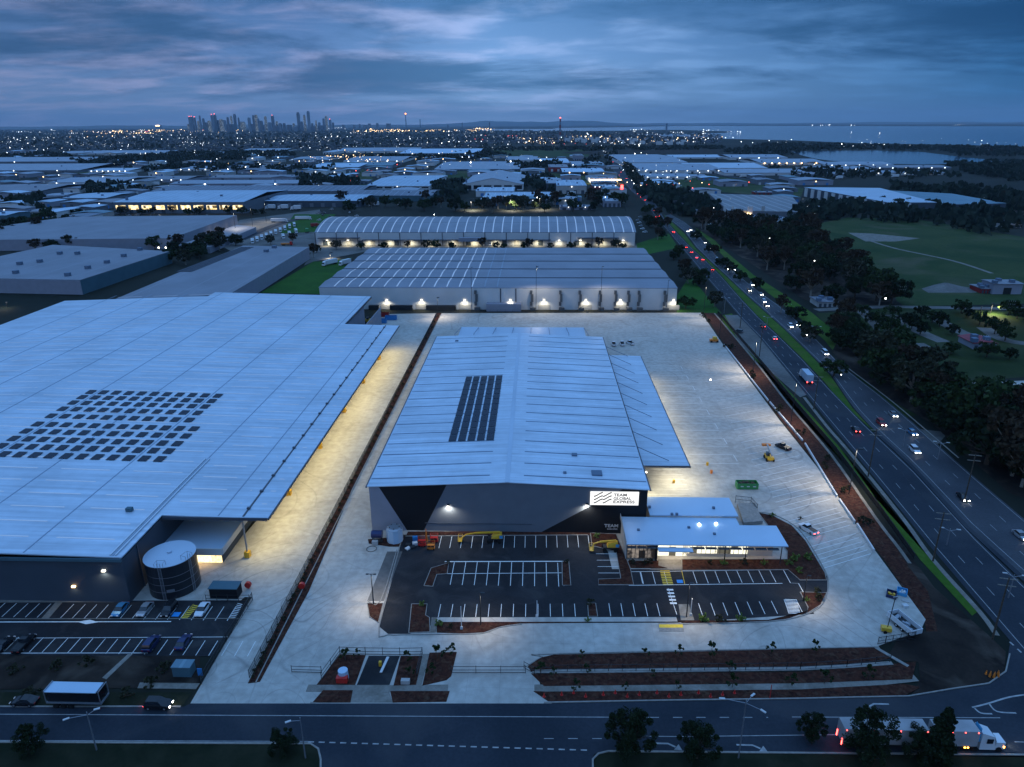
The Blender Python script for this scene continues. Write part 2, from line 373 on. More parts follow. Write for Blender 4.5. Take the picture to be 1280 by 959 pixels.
    def build(s, name, mats, parent=None, smooth=False, origin=None):
        if not s.f: return None
        if isinstance(mats, str): mats = [mats]
        me = bpy.data.meshes.new(name)
        if parent is not None: org = Vector(parent['_o']) if '_o' in parent else Vector((0, 0, 0))
        elif origin is not None: org = Vector(origin)
        else:
            xs = [p[0] for p in s.v]; ys = [p[1] for p in s.v]; zs = [p[2] for p in s.v]
            org = Vector(((min(xs)+max(xs))/2, (min(ys)+max(ys))/2, min(zs)))
        me.from_pydata([tuple(Vector(p)-org) for p in s.v], [], s.f)
        for k in mats: me.materials.append(M(k))
        if len(mats) > 1: me.polygons.foreach_set('material_index', s.m)
        if smooth: me.polygons.foreach_set('use_smooth', [True]*len(s.f))
        me.update()
        o = bpy.data.objects.new(name, me); sc.collection.objects.link(o)
        if parent is not None: o.parent = parent
        else: o.location = org
        return o
def tag(o, label=None, cat=None, group=None, kind=None):
    for k, v in (('label', label), ('category', cat), ('group', group), ('kind', kind)):
        if v: o[k] = v
    return o
def thing(name, label, cat, loc=(0, 0, 0), group=None, rot=0):
    o = bpy.data.objects.new(name, None); sc.collection.objects.link(o); o.empty_display_size = .3
    o.location = loc; o.rotation_euler = (0, 0, rot); o['_o'] = list(map(float, loc)) if not rot else [0.0, 0.0, 0.0]
    return tag(o, label, cat, group)
def struct(name, mb, m): return tag(mb.build(name, m), kind='structure')
def copy_tree(o, loc, rot=0, label=None, group=None, scale=None, swap=None, parent=None):
    r = o.copy(); sc.collection.objects.link(r)
    if parent is None:
        r.location = loc; r.rotation_euler = (0, 0, rot)
        if label: r['label'] = label
        if group: r['group'] = group
        if scale: r.scale = scale if isinstance(scale, tuple) else (scale,)*3
    else: r.parent = parent
    for ch in o.children: copy_tree(ch, None, parent=r)
    return r
def lamp(kind, name, loc, energy, col, parent=None, radius=.3, size=None, spot=None, direct=None):
    d = bpy.data.lights.new(name, kind); d.energy = energy; d.color = col
    if kind == 'AREA': d.shape = 'RECTANGLE'; d.size, d.size_y = size
    else: d.shadow_soft_size = radius
    if kind == 'SPOT': d.spot_size = spot; d.spot_blend = .8
    o = bpy.data.objects.new(name, d); sc.collection.objects.link(o)
    if parent is not None: o.parent = parent; loc = Vector(loc)-Vector(parent['_o'])
    o.location = loc
    if direct is not None: o.rotation_euler = (-Vector(direct)).to_track_quat('Z', 'Y').to_euler()
    return o
def P(*pts): return [G(a, b) for a, b in pts]
def patch(name, pts, z, m, thick=None):
    mb = MB(); pl = P(*pts)
    if thick: mb.prism(pl, z, z+thick)
    else: mb.face([(*p, z) for p in pl])
    return struct(name, mb, m)
def smoothline(pts, n=4):
    "Catmull-Rom through plan points"
    out = []
    for i in range(len(pts)-1):
        p0 = Vector(pts[max(0, i-1)]); p1 = Vector(pts[i]); p2 = Vector(pts[i+1]); p3 = Vector(pts[min(len(pts)-1, i+2)])
        for k in range(n):
            t = k/n; out.append(tuple(.5*((2*p1)+(-p0+p2)*t+(2*p0-5*p1+4*p2-p3)*t*t+(-p0+3*p1-3*p2+p3)*t**3)))
    out.append(tuple(pts[-1])); return out

# ================================================================== THE SETTING
mb = MB(); mb.face([(-60000, -400, 0), (60000, -400, 0), (60000, 46000, 0), (-60000, 46000, 0)]); struct('ground', mb, 'earth')
patch('bay', [(1420, 187), (1180, 181), (1070, 179), (1000, 176), (940, 174.5), (850, 172.5), (790, 168), (905, 166.5), (915, 164.5), (850, 162.5), (700, 161.8), (690, 160.2), (760, 159.5), (850, 157.6), (1000, 157.5), (1150, 158), (1300, 158), (1420, 158)], .6, 'water')
patch('inlet', [(600, 163.4), (660, 164.0), (780, 163.6), (800, 162.2), (700, 161.2), (600, 161.4)], .7, 'water')
patch('lake', [(990, 190), (1030, 188.7), (1090, 188.4), (1150, 190), (1190, 195), (1252, 201.5), (1244, 207), (1200, 205), (1150, 206), (1100, 205), (1060, 204), (1020, 199), (1000, 194)], .6, 'water')
def hills(name, D, x0, x1, hfn, m, n=60, depth=3000):
    mb = MB()
    for k in range(n):
        a, b = x0+(x1-x0)*k/n, x0+(x1-x0)*(k+1)/n
        ha, hb = hfn(k/n), hfn((k+1)/n)
        mb.face([(a, D, 0), (b, D, 0), (b, D+depth, hb), (a, D+depth, ha)]); mb.face([(a, D+depth, ha), (b, D+depth, hb), (b, D+2*depth, 0), (a, D+2*depth, 0)])
    return struct(name, mb, m)
mat('hill', (.03, .045, .045), .95, var=.2, scale=.002)
hills('hills', 38000, -8500, 6500, lambda t: 60+170*math.exp(-((t-.42)/.17)**2)*(1+.12*math.sin(37*t)+.08*math.sin(71*t))+170*math.exp(-((t-.72)/.12)**2)*(1+.1*math.sin(50*t)), 'hill')
hills('ridge', 30000, -26000, -4500, lambda t: 40+60*math.sin(3.14*t)**.5*(1+.25*math.sin(23*t)+.15*math.sin(61*t+1)), 'hill')
hills('far_shore', 39000, 5500, 36000, lambda t: 30+35*(1+.5*math.sin(17*t)+.3*math.sin(47*t)), 'hill')
# paddocks and lawns
PATCHES = [
 ('paddock', 'paddock', [(990, 286), (1060, 272), (1150, 275), (1300, 300), (1420, 330), (1420, 372), (1280, 380), (1130, 383), (1100, 360), (1060, 330), (1010, 305)]),
 ('grassland', 'paddock', [(845, 215), (960, 228), (1005, 236), (1000, 248), (900, 240), (850, 240)]),
 ('grassland', 'paddock', [(420, 214), (640, 214), (790, 222), (735, 232), (660, 226), (540, 222), (420, 220)]),
 ('grassland', 'paddock', [(610, 188), (740, 186), (735, 196), (640, 197)]),
 ('grassland', 'paddock', [(60, 211), (200, 204), (215, 211), (120, 220)]),
 ('grassland', 'paddock', [(385, 212), (460, 212), (470, 232), (400, 236)]),
 ('lawn', 'lawn', [(326, 366), (392, 327), (412, 327), (440, 322), (405, 368)]),
 ('lawn', 'lawn', [(795, 305), (836, 292), (848, 310), (800, 320)]),
 ('lawn', 'lawn', [(846, 400), (846, 370), (862, 345), (902, 392), (880, 392)]),
 ('lawn', 'lawn', [(368, 268), (420, 268), (396, 290), (350, 292)]),
 ('lawn', 'grass', [(1090, 540), (1080, 500), (1070, 470), (1140, 450), (1300, 455), (1300, 470), (1200, 478), (1205, 510), (1140, 520)]),
 ('camping_ground', 'grass', [(1020, 392), (1110, 385), (1300, 390), (1300, 470), (1140, 478), (1060, 440)]),
 ('verge', 'median_grass', [(900, 395), (925, 440), (960, 460), (1015, 520), (1050, 560), (1110, 645), (1150, 700), (1215, 770), (1222, 765), (1160, 695), (1060, 585), (1000, 510), (950, 450), (915, 392)]),
 ('verge', 'median_grass', [(868, 284), (884, 300), (906, 322), (952, 360), (975, 378), (1000, 398), (1030, 425), (1055, 455), (1108, 496), (1130, 506), (1090, 466), (1052, 422), (1016, 392), (980, 368), (942, 344), (904, 312), (884, 290)]),
 ('verge', 'soil', [(0, 862), (0, 818), (250, 818), (250, 860)]),
 ('verge', 'dark_verge', [(0, 884), (0, 866), (240, 866), (228, 884)]),
 ('verge', 'dark_verge', [(-80, 929), (390, 930), (400, 938), (402, 980), (-80, 1000)]),
 ('verge', 'dark_verge', [(740, 960), (742, 944), (756, 939.5), (1380, 944), (1380, 1000), (740, 1000)]),
]
for k, (nm, m, pts) in enumerate(PATCHES): patch(nm, pts, .04+.004*k, m)
patch('dark_tree_floor', [(862, 280), (940, 276), (1000, 290), (1060, 318), (1116, 356), (1122, 384), (1060, 390), (1003, 374), (950, 337), (900, 305)], .12, 'soil')  # flat soil sheet laid to darken the ground under the trees
patch('dark_tree_floor', [(1060, 400), (1095, 440), (1130, 470), (1200, 512), (1300, 505), (1330, 640), (1262, 617), (1210, 572), (1165, 530), (1105, 496), (1062, 462), (1040, 440)], .125, 'soil')  # second sheet, darkening the ground under the thicket
patch('service_lot', [(262, 300), (300, 275), (400, 262), (400, 300), (388, 316), (300, 320)], .05, 'gravel_lot')
patch('depot_yard', [(380, 332), (392, 327), (440, 318), (470, 312), (795, 312), (800, 305), (395, 305)], .052, 'gravel_lot')
patch('gravel_lot', [(1204, 479), (1290, 476), (1290, 500), (1245, 500), (1240, 509), (1210, 505), (1200, 492)], .16, 'concrete')
patch('gravel_pad', [(1060, 291), (1090, 292), (1150, 298), (1120, 302), (1082, 302)], .06, 'path')
patch('gravel_pad', [(1152, 361), (1180, 354), (1225, 362), (1220, 366), (1160, 366)], .06, 'gravel_lot')
mb = MB(); mb.strip(smoothline(P((1084, 300), (1120, 311), (1190, 326), (1240, 342))), 3, .14); struct('gravel_track', mb, 'path')
mb = MB(); mb.strip(smoothline(P((1020, 388), (1100, 384), (1180, 385), (1400, 388))), 6, .15); struct('park_road', mb, 'gravel_lot')
for pts in ([(1072, 384), (1100, 410), (1110, 430), (1160, 432)], [(1112, 394), (1150, 415), (1180, 428)], [(1165, 396), (1200, 415), (1240, 430)], [(1230, 410), (1255, 425), (1300, 432)]):
    mb = MB(); mb.strip(smoothline(P(*pts)), 7, .13); struct('park_track', mb, 'gravel_lot')
# far roads
for pts, wd in (([(850, 213), (900, 219), (960, 228), (1010, 232), (1100, 236)], 12), ([(235, 252), (180, 262), (120, 270)], 9), ([(1180, 238), (1290, 246), (1400, 252)], 9), ([(300, 300), (340, 283), (372, 274)], 10)):
    mb = MB(); mb.strip(smoothline(P(*pts)), wd, .12); struct('road', mb, 'road')
patch('red_dirt', [(700, 190.5), (780, 188), (905, 186.5), (895, 191.5), (790, 192.5), (720, 193)], .5, 'soil')

# --- highway: two carriageways and the grass between
HL_L = [(752, 188), (756, 196), (760, 202), (767, 214), (777.5, 225), (788, 238), (805, 252), (822.6, 275), (838.5, 293), (854.5, 312.6), (868.7, 330), (886.4, 351.6), (902, 369), (922, 394), (951, 424), (980, 460), (1008, 494), (1038, 531), (1065, 561.6), (1085, 588), (1145, 660), (1172, 697), (1229, 757), (1262, 800), (1300, 850), (1440, 1010)]
HL_R = [(757, 188), (762, 196), (768, 202), (777.5, 211), (788, 225), (802, 238), (819, 254), (831, 275), (851, 296.6), (865, 311), (879, 323), (902, 346), (922, 369), (945, 394), (970, 417), (1000, 446), (1030, 478), (1051, 504), (1092, 541), (1120, 566), (1142, 588), (1206, 660), (1285, 735), (1370, 820), (1540, 990)]
HR_L = [(831, 270), (845, 281), (856, 290), (870, 309), (886, 325), (908, 345), (932, 368), (957, 390), (980, 411), (1008, 438), (1038, 467), (1065, 508), (1092, 538), (1122, 564), (1146, 588), (1210, 658), (1290, 730), (1380, 810), (1560, 975)]
HR_R = [(838, 268), (856, 278), (868, 288), (884, 308), (904, 328.5), (926, 347), (950, 366), (972, 381), (995, 400), (1022, 426), (1051, 457), (1105, 498), (1152, 538), (1193, 575), (1236, 612), (1280, 649), (1350, 710), (1440, 790), (1660, 985)]
def band(name, A, B, z, m):
    a = P(*A); b = P(*B); mb = MB(); n = max(len(a), len(b))*3
    def res(pl):
        c = [0]
        for i in range(len(pl)-1): c.append(c[-1]+math.dist(pl[i], pl[i+1]))
        out = []; j = 0
        for k in range(n+1):
            t = c[-1]*k/n
            while j < len(pl)-2 and c[j+1] < t: j += 1
            f = (t-c[j])/(c[j+1]-c[j]); out.append((pl[j][0]+(pl[j+1][0]-pl[j][0])*f, pl[j][1]+(pl[j+1][1]-pl[j][1])*f))
        return out
    a, b = smoothline(res(a), 1), smoothline(res(b), 1)
    for k in range(n): mb.face([(*b[k], z), (*b[k+1], z), (*a[k+1], z), (*a[k], z)])
    struct(name, mb, m); return a, b
la, lb = band('highway', HL_L, HL_R, .10, 'road')
ra, rb = band('highway', HR_L, HR_R, .104, 'road_pale')
# median grass and road verges
patch('median', [(830, 268), (838, 276), (856, 293), (870, 311), (887, 327), (909, 347), (933, 370), (958, 392), (981, 413), (1009, 440), (1038, 470), (1065, 510), (1090, 537), (1094, 541), (1051, 503), (1030, 477), (1000, 445), (970, 416), (945, 393), (922, 368), (902, 345), (879, 322), (865, 310), (851, 295), (833, 276)], .09, 'median_grass')
mb = MB(); mb.strip([G(a, b) for a, b in ((1094, 541), (1121, 565), (1144, 588), (1208, 659), (1288, 733))], 1.2, .11, .26); struct('median_kerb', mb, 'road')
def lerp_line(a, b, t): return [(p[0]+(q[0]-p[0])*t, p[1]+(q[1]-p[1])*t) for p, q in zip(a, b)]
def dashes(mb, pl, wd, z, on, off):
    acc = 0; drawing = True
    for i in range(len(pl)-1):
        p, q = Vector(pl[i]), Vector(pl[i+1]); d = (q-p).length; t = 0
        if d < 1e-6: continue
        while t < d:
            lim = (on if drawing else off)-acc; st = min(lim, d-t)
            if drawing: mb.strip([tuple(p+(q-p)*(t/d)), tuple(p+(q-p)*((t+st)/d))], wd, z)
            t += st; acc += st
            if acc >= (on if drawing else off)-1e-6: acc = 0; drawing = not drawing
mb = MB()
for a, b in ((la, lb), (ra, rb)):
    for t in (.10, .95): mb.strip(lerp_line(a, b, t), .15, .125)
    for t in (.36, .65): dashes(mb, lerp_line(a, b, t), .14, .125, 3, 9)
mb.build('lane_lines', 'line_worn')['kind'] = 'structure'
# slip lane pad and footpath beside the highway
patch('slip_lane', [(906, 394), (922, 394), (951, 424), (980, 460), (1008, 494), (1000, 497), (960, 462), (925, 430)], .094, 'gravel_lot')
mb = MB(); mb.strip(smoothline(P((1005, 497), (1034, 534), (1061, 565), (1125, 644), (1166, 700), (1224, 765), (1246, 795))), 1.1, .13); struct('footpath', mb, 'path')
mb = MB(); mb.strip(smoothline(P((1048, 452), (1107, 496), (1156, 537), (1198, 573))), .35, .12, .25); struct('kerb', mb, 'kerb_concrete')
patch('driveway', [(1150, 537), (1186, 541), (1172, 556), (1165, 553)], .12, 'gravel_lot')

# --- street in front
patch('street', [(-120, 884), (230, 884), (240, 879.5), (700, 879.5), (850, 877), (1000, 875), (1136, 872), (1189, 863), (1236, 856), (1256, 842), (1263, 801), (1300, 845), (1340, 880), (1480, 950), (1480, 946), (1000, 943), (756, 940), (744, 946), (742, 965), (742, 1010), (400, 1010), (400, 940), (390, 930), (-120, 927)], .108, 'road')
mb = MB()
mb.strip(P((-100, 884), (226, 884)), .25, .10, .24); mb.strip(P((680, 879), (850, 876), (1000, 874), (1136, 871), (1189, 862), (1236, 855), (1257, 840), (1262, 818)), .25, .10, .24)
mb.strip(P((-100, 928), (388, 930.5), (398, 937), (401, 950), (401, 1000)), .3, .10, .25); mb.strip(P((741, 1000), (741, 950), (748, 943), (760, 940), (1450, 946)), .3, .10, .25)
mb.strip(P((388, 879), (395, 879)), .2, .10, .2)
struct('kerb', mb, 'kerb_concrete')
mb = MB(); Z = .122
mb.strip(P((-100, 893), (812, 897.5)), .15, Z); dashes(mb, P((812, 897.5), (960, 897.5)), .15, Z, 1.6, 2.4); mb.strip(P((990, 897), (1250, 898)), .15, Z)
mb.strip(P((-100, 926), (385, 927.5)), .12, Z); dashes(mb, P((385, 928), (735, 938.5)), .25, Z, 1.0, .8)
mb.strip(P((808, 921), (850, 921.5), (1055, 919)), .14, Z); dashes(mb, P((680, 924), (756, 924)), .14, Z, 1.6, 2.4)
def arrow(mb, px, py, s=1.0, flip=1):
    x, y = G(px, py)
    mb.strip([(x-2.4*s, y+.45*flip), (x+.2*s, y+.45*flip), (x+1.3*s, y-.2*flip)], .32, Z); mb.face([(x+.95*s, y-.75*flip, Z), (x+2.3*s, y-.85*flip, Z), (x+1.9*s, y+.35*flip, Z)][::(1 if s*flip > 0 else -1)])
arrow(mb, 834, 933); arrow(mb, 940, 935); arrow(mb, 1095, 883, -1)
mb.strip(smoothline(P((1215, 885), (1235, 880), (1262, 872), (1290, 868))), .3, Z); dashes(mb, smoothline(P((1262, 803), (1275, 815), (1290, 830))), .35, Z, 1, 1)
mb.strip(smoothline(P((1218, 886), (1226, 892), (1240, 893))), .3, Z); mb.strip(smoothline(P((1236, 880), (1246, 890), (1270, 892))), .3, Z); mb.strip(P((1268, 928), (1300, 929)), .15, Z)
struct('road_markings', mb, 'line_worn')

# --- concrete hardstands of both sites
YARD = [(238, 880), (315, 747), (298, 747), (280, 700), (330, 640), (350, 600), (478, 393), (548, 391.8), (880, 391.2), (877, 392), (903, 430), (974, 525), (1038, 605), (1058, 640), (1105, 704), (1157, 775), (1150, 790), (1122, 799), (1098, 808), (1100, 812), (700, 819), (676, 834), (672, 842), (676, 860), (690, 880)]
patch('hardstand', YARD, .11, 'concrete')
patch('hardstand', [(150, 752), (165, 740), (240, 690), (330, 660), (320, 735), (300, 752)], .114, 'concrete')
# --- staff car park
patch('car_park', [(503, 669), (735, 667), (760, 690), (765, 712), (985, 712), (1004, 722), (1034, 720), (1034, 741), (1002, 745), (1018, 768), (846, 779), (545, 780), (512, 793), (485, 793), (474, 784), (497, 700)], .118, 'asphalt')
patch('washed_apron', [(484, 690), (503, 690), (480, 752), (459, 752)], .120, 'gravel_lot')
# mulch beds: real raised ground with a kerb round each
BEDS = [
 ('', [(545, 392), (552, 392), (440, 612), (386, 740), (325, 853), (310, 855)]),
 ('', [(530, 733), (539, 711), (561, 704.5), (559, 718), (546, 719), (541, 734)]),
 ('', [(702.5, 703), (711, 703), (713.5, 732.5), (703, 732.5)]),
 ('', [(514.5, 756), (534, 756), (532, 770), (537, 773), (537.5, 791), (511, 792)]),
 ('', [(734.5, 755), (744.5, 755), (747, 771.5), (735.5, 771.5)]),
 ('', [(546, 777.5), (850, 777.2), (860, 778.2), (780, 778.5), (650, 780), (622, 785), (605, 791), (580, 792.5), (546, 791.5)]),
 ('', [(492, 672), (506, 672), (500, 684), (487, 684), (461, 680), (460, 675), (475, 674)]),
 ('', [(459, 755), (479, 755), (473, 779), (462, 772)]),
 ('', [(738, 667), (770, 668.5), (779, 690), (788, 712), (792, 732), (748, 732), (748, 725), (776, 724), (770, 690), (740, 683)]),
 ('', [(510, 665.5), (738, 664.5), (738, 669), (508, 670)]),
 ('', [(852, 700), (984, 700), (984, 690), (948, 642), (965, 645), (990, 658), (1007, 677), (1031, 717), (1033, 726), (1000, 726), (985, 713), (853, 714)]),
 ('', [(1000, 741), (1033, 742), (1026, 757), (1008, 768.5), (1010, 760)]),
 ('', [(850, 777), (960, 776), (1001, 768.6), (1012, 764), (985, 774), (940, 779), (852, 779.5)]),
 ('', [(785, 702), (823, 702), (823, 708), (834, 711), (788, 711)]),
 # street gardens
 ('', [(660, 834), (676, 823), (692, 819.5), (1092, 810.5), (1112, 823), (1100, 828), (1000, 834), (700, 838), (664, 840)]),
 ('', [(664, 843), (1000, 841), (1105, 832), (1145, 828), (1140, 850), (1000, 855), (680, 858.5)]),
 ('', [(425, 819), (457, 820), (444, 857), (402, 857), (396, 857)]),
 ('', [(501, 821), (528, 821), (520, 857), (492, 858)]),
 ('', [(537, 817), (571, 816), (564, 846), (558, 851), (528, 858)]),
 ('', [(404, 864), (441, 864), (438, 879), (391, 879)]),
 ('', [(488, 865), (562, 865), (558, 878), (491, 879)]),
 ('', [(667, 865), (690, 866), (1000, 863), (1130, 856), (1150, 860), (1130, 871), (850, 876), (686, 878)]),
]
for k, (_, pts) in enumerate(BEDS):
    pl = P(*pts); mb = MB(); mb.prism(pl, .09, .21+.002*(k % 5))
    o = tag(mb.build('garden_bed', 'mulch'), kind='structure')
    if k in (1, 2, 3, 4, 7, 8, 10, 11):
        mb = MB(); mb.strip(pl+[pl[0]], .16, .10, .26); struct('kerb', mb, 'kerb_concrete')
patch('garden_bed', [(880, 391.5), (893, 391.5), (921, 425), (951, 459), (984, 502), (1038, 566), (1095, 647), (1140, 700), (1140, 712), (1160, 740), (1175, 800), (1160, 800), (1155, 775), (1108, 704), (1060, 640), (1040, 605), (976, 525), (905, 430)], .095, 'mulch')
patch('bare_ground', [(1100, 655), (1120, 672), (1168, 735), (1236, 795), (1257, 815), (1256, 838), (1232, 856), (1189, 863), (1140, 869), (1150, 850), (1148, 828), (1108, 824), (1122, 800), (1150, 790), (1172, 790), (1160, 740), (1138, 712)], .100, 'soil')
mb = MB(); mb.strip(smoothline(P((893, 392), (922, 426), (951, 461), (984, 504), (1038, 568), (1095, 649), (1122, 684), (1137, 705))), .8, .105, .22); struct('maintenance_path', mb, 'path')
mb = MB(); mb.strip(P((668, 841), (1000, 837), (1060, 834), (1115, 830)), .9, .12, .27); mb.strip(P((1095, 811), (1135, 834)), .7, .12, .25); struct('garden_edging', mb, 'kerb_concrete')
mb = MB(); mb.strip(P((668, 861), (1000, 859), (1080, 855), (1145, 848)), 1.7, .12, .16); mb.strip(P((384, 861), (444, 861.5)), 1.7, .125, .165); mb.strip(P((480, 861.8), (560, 861)), 1.7, .125, .165); struct('footpath', mb, 'path')
patch('crossover', [(461, 820.5), (500, 820.5), (487, 857), (446, 857)], .128, 'asphalt')
patch('crossover', [(446, 857), (486, 857), (486, 864), (491, 879), (438, 879), (441, 864)], .130, 'path')
patch('walkway', [(529, 818), (537, 818), (527, 857), (520, 857)], .132, 'path')
patch('walkway', [(539.5, 773), (546.5, 773), (545, 791.5), (537.5, 791.5)], .24, 'path')
patch('walkway', [(848, 756), (861, 756), (868, 776), (851, 776)], .132, 'path')
patch('entry_paving', [(823, 700), (862, 700), (865, 713), (812, 713)], .134, 'path')
mb = MB(); mb.strip(P((546, 775.8), (846, 775.4)), 1.4, .12, .24); mb.strip(P((507, 663.3), (742, 661.8)), 1.2, .12, .20); struct('footpath', mb, 'concrete')
mb = MB()
for pts in ([(503, 672), (474, 784), (486, 794), (512, 794), (580, 793.5), (606, 792), (625, 785), (652, 781)], [(496, 688), (476, 752), (460, 752)], [(507, 671), (735, 669.5)], [(948, 641), (967, 644), (992, 657), (1009, 676), (1032, 716), (1035, 730), (1033, 745), (1024, 760), (1004, 770), (960, 778), (850, 781)], [(1098, 809.5), (700, 818), (678, 822), (660, 833)], [(320, 854), (552, 392)]):
    mb.strip(smoothline(P(*pts), 3), .22, .10, .25)
struct('kerb', mb, 'kerb_concrete')
# wheel-stop wall along the truck park: pale guard sections
# --- painted bays
mk = MB(); Z = .15
def bays(p0, p1, ynear, n, mbx, wd=.12, first=True):
    "n bay lines between the pixel row of p0..p1 and the row ynear, running straight away from the street"
    a = Vector(G(*p0)); b = Vector(G(*p1)); L1 = G(p0[0], ynear)[1]
    for k in range(n):
        q = a+(b-a)*(k/(n-1)); mbx.strip([(q.x, q.y), (q.x, L1+(q.y-a.y))], wd, Z)
bays((552, 671), (735, 670), 686, 15, mk)
xs = [G(561+14.45*k, 718)[0] for k in range(10)]
for x in [G(568, 703.5)[0]+(G(697, 703.5)[0]-G(568, 703.5)[0])*k/9 for k in range(10)]: mk.strip([(x, G(640, 703.5)[1]), (x, G(640, 733)[1])], .13, Z)
mk.strip(P((556, 702.8), (704, 702.4)), .3, Z); mk.strip(P((547, 718), (702, 716.8)), .16, Z); mk.strip([(G(703, 700)[0], G(703, 702)[1]), (G(703, 700)[0], G(703, 733)[1])], .13, Z)
bays((551, 756), (718, 755.5), 772, 12, mk); bays((761, 755), (821, 755), 771, 5, mk)
bays((873, 755), (964, 752), 771, 7, mk)
bays((800, 716), (801, 716), 730, 2, mk)
bays((786, 716), (830, 715.5), 731, 4, mk); bays((866, 715), (962, 713.5), 730, 8, mk)
mk.strip(P((786, 732.5), (978, 730)), .16, Z); mk.strip(P((784, 715.5), (979, 713)), .14, Z); mk.strip(P((979, 713), (988, 729.5), (998, 730), (1008, 748)), .14, Z)
for yy in (693, 701, 709, 717): mk.strip(P((745+(yy-693)*.12, yy), (770+(yy-693)*.2, yy)), .13, Z)
for k in range(5): mk.strip(P((833.5+k*1.0, 738+k*4.2), (841.5+k*1.1, 738+k*4.2)), .55, Z)
for k in range(11):
    t = k/10; mk.strip(P((981+t*4, 750+t*17), (996+t*4.5, 750.6+t*17)), .22, Z)
mk.strip(P((980, 750), (986, 767.5)), .12, Z); mk.strip(P((995, 750), (1003, 766.5)), .12, Z)
mk.strip(P((846, 769), (835, 736)), .0001+.1, Z)
# truck bays in the yard
T0, T1 = G(862, 470), G(1090, 705)
for k in range(17):
    t = k/16; xL = G(812+t*0, 450)[0]
    y = G(815, 452)[1]+(G(890, 580)[1]-G(815, 452)[1])*t
    x0 = G(803, 445)[0]+.5; mk.strip([(x0, y), (x0+13.5, y)], .14, Z)
    if k % 2: mk.strip([(x0+13.5, y), (x0+13.5, y-4.5)], .14, Z)
for k in range(9):
    y = G(860, 588)[1]-3.0*k; mk.strip([(29.5, y), (43, y)], .14, Z)
n = 36
for k in range(n):
    t = (k/(n-1))**.72
    ex, ey = 913+t*(1088-913), 452+t*(693-452)
    e = Vector(G(ex, ey)); mk.strip([tuple(e), (e.x-15.5, e.y-7.2)], .13, Z) if k not in (23, 29) else None
mk.build('bay_lines', 'line_white')['kind'] = 'structure'
# neighbour's car park
patch('car_park', [(-90, 752), (312, 751), (268, 821), (-90, 819)], .118, 'asphalt')
mb = MB(); mb.strip(P((-90, 751.2), (166, 750.4)), 1.6, .12, .2); mb.strip(P((-90, 774.6), (300, 774)), .2, .12, .2)
pl = P((69.5, 754), (78, 754), (61, 774), (52, 774)); mb.prism(pl, .12, .19); pl = P((160, 818.5), (166, 818.5), (133, 850), (128, 848)); mb.prism(pl, .06, .16)
pl = P((175, 854), (250, 855), (245, 862), (172, 861)); mb.prism(pl, .06, .15); struct('footpath', mb, 'path')
mk = MB()
bw = 2.5; yA0, yA1 = G(100, 756)[1], G(100, 773.6)[1]; x0 = G(76.5, 772.6)[0]
for k in range(-8, 16):
    x = x0+bw*k
    if k in (-1,): continue
    mk.strip([(x, yA1), (x, yA0)], .12, Z)
mk.strip(P((-90, 778.5), (214, 777.8)), .25, Z)
e = G(110, 778.3); mk.prism([(e[0]-2.2, e[1]), (e[0], e[1]-.7), (e[0]+2.2, e[1]), (e[0], e[1]+.7)], Z-.01, Z+.004)
yB0, yB1 = G(100, 798.5)[1], G(100, 817.3)[1]; x0 = G(36, 817)[0]
for k in range(-5, 18): mk.strip([(x0+2.52*k, yB1), (x0+2.52*k, yB0)], .12, Z)
mk.strip(P((20, 798.5), (285, 797)), .12, Z); mk.strip(P((-90, 817.4), (185, 817)), .14, Z)
for k in range(9):
    a = G(288+k*1.9, 772-k*.2) ; t = k/8; mk.strip(P((287+t*10, 772-t*17), (295+t*8, 772.5-t*16)), .16, Z)
mk.build('bay_lines', 'line_white')['kind'] = 'structure'
mk = MB()
for k in range(8):
    t = k/7; mk.strip(P((227+t*16, 773-t*17), (232+t*14, 773-t*15)), .0001+.22, Z) if False else mk.strip(P((227+t*15, 773-t*15.5), (235+t*13, 773.3-t*14.6)), .30, Z)
for k in range(9):
    t = k/8; mk.strip(P((825+t*3.5, 714.5+t*16.5), (837+t*4.5, 714.5+t*16.5)), .32, Z+.002)
mk.strip(P((226, 773.5), (242, 756)), .12, Z); mk.strip(P((852, 714), (856, 731)), .12, Z)
mk.build('hatching', 'line_yellow')['kind'] = 'structure'
mk = MB(); mk.prism(P((218, 766), (227, 766), (223, 771.5), (214, 771.5)), Z-.01, Z+.004); mk.prism(P((845.5, 725.5), (853, 725.5), (854, 729.5), (846.5, 729.5)), Z-.01, Z+.004)
mk.build('accessible_bay_mark', 'line_blue')['kind'] = 'structure'
# low speed hump
mb = MB(); mb.prism(P((823, 779.5), (853, 779.5), (855, 790), (824, 790)), .10, .17); struct('ramp', mb, 'kerb_concrete')
mb = MB(); mb.prism(P((823.6, 781.5), (853.4, 781.5), (854, 785.5), (824, 785.5)), .17, .182); struct('hatching', mb, 'line_yellow')
mb = MB()
for pts in ([(1006, 556), (1046, 622)], [(1049, 626), (1068, 654)], [(1071, 657), (1092, 690)], [(905, 432), (960, 502)], [(962, 504), (1003, 552)]): mb.strip(P(*pts), .35, .11, .75)
o = mb.build('crash_barrier', 'wall_white'); tag(o, 'low pale concrete barrier along the mulch edge of the truck bays', 'barrier')

# ================================================================== BUILDINGS
def wallbox(mb, x0, x1, y0, y1, z0, z1, t=.3):
    "four walls butted end to end, open on top"
    mb.box(x0, x1, y0, y0+t, z0, z1); mb.box(x0, x1, y1-t, y1, z0, z1)
    mb.box(x0, x0+t, y0+t, y1-t, z0, z1); mb.box(x1-t, x1, y0+t, y1-t, z0, z1)

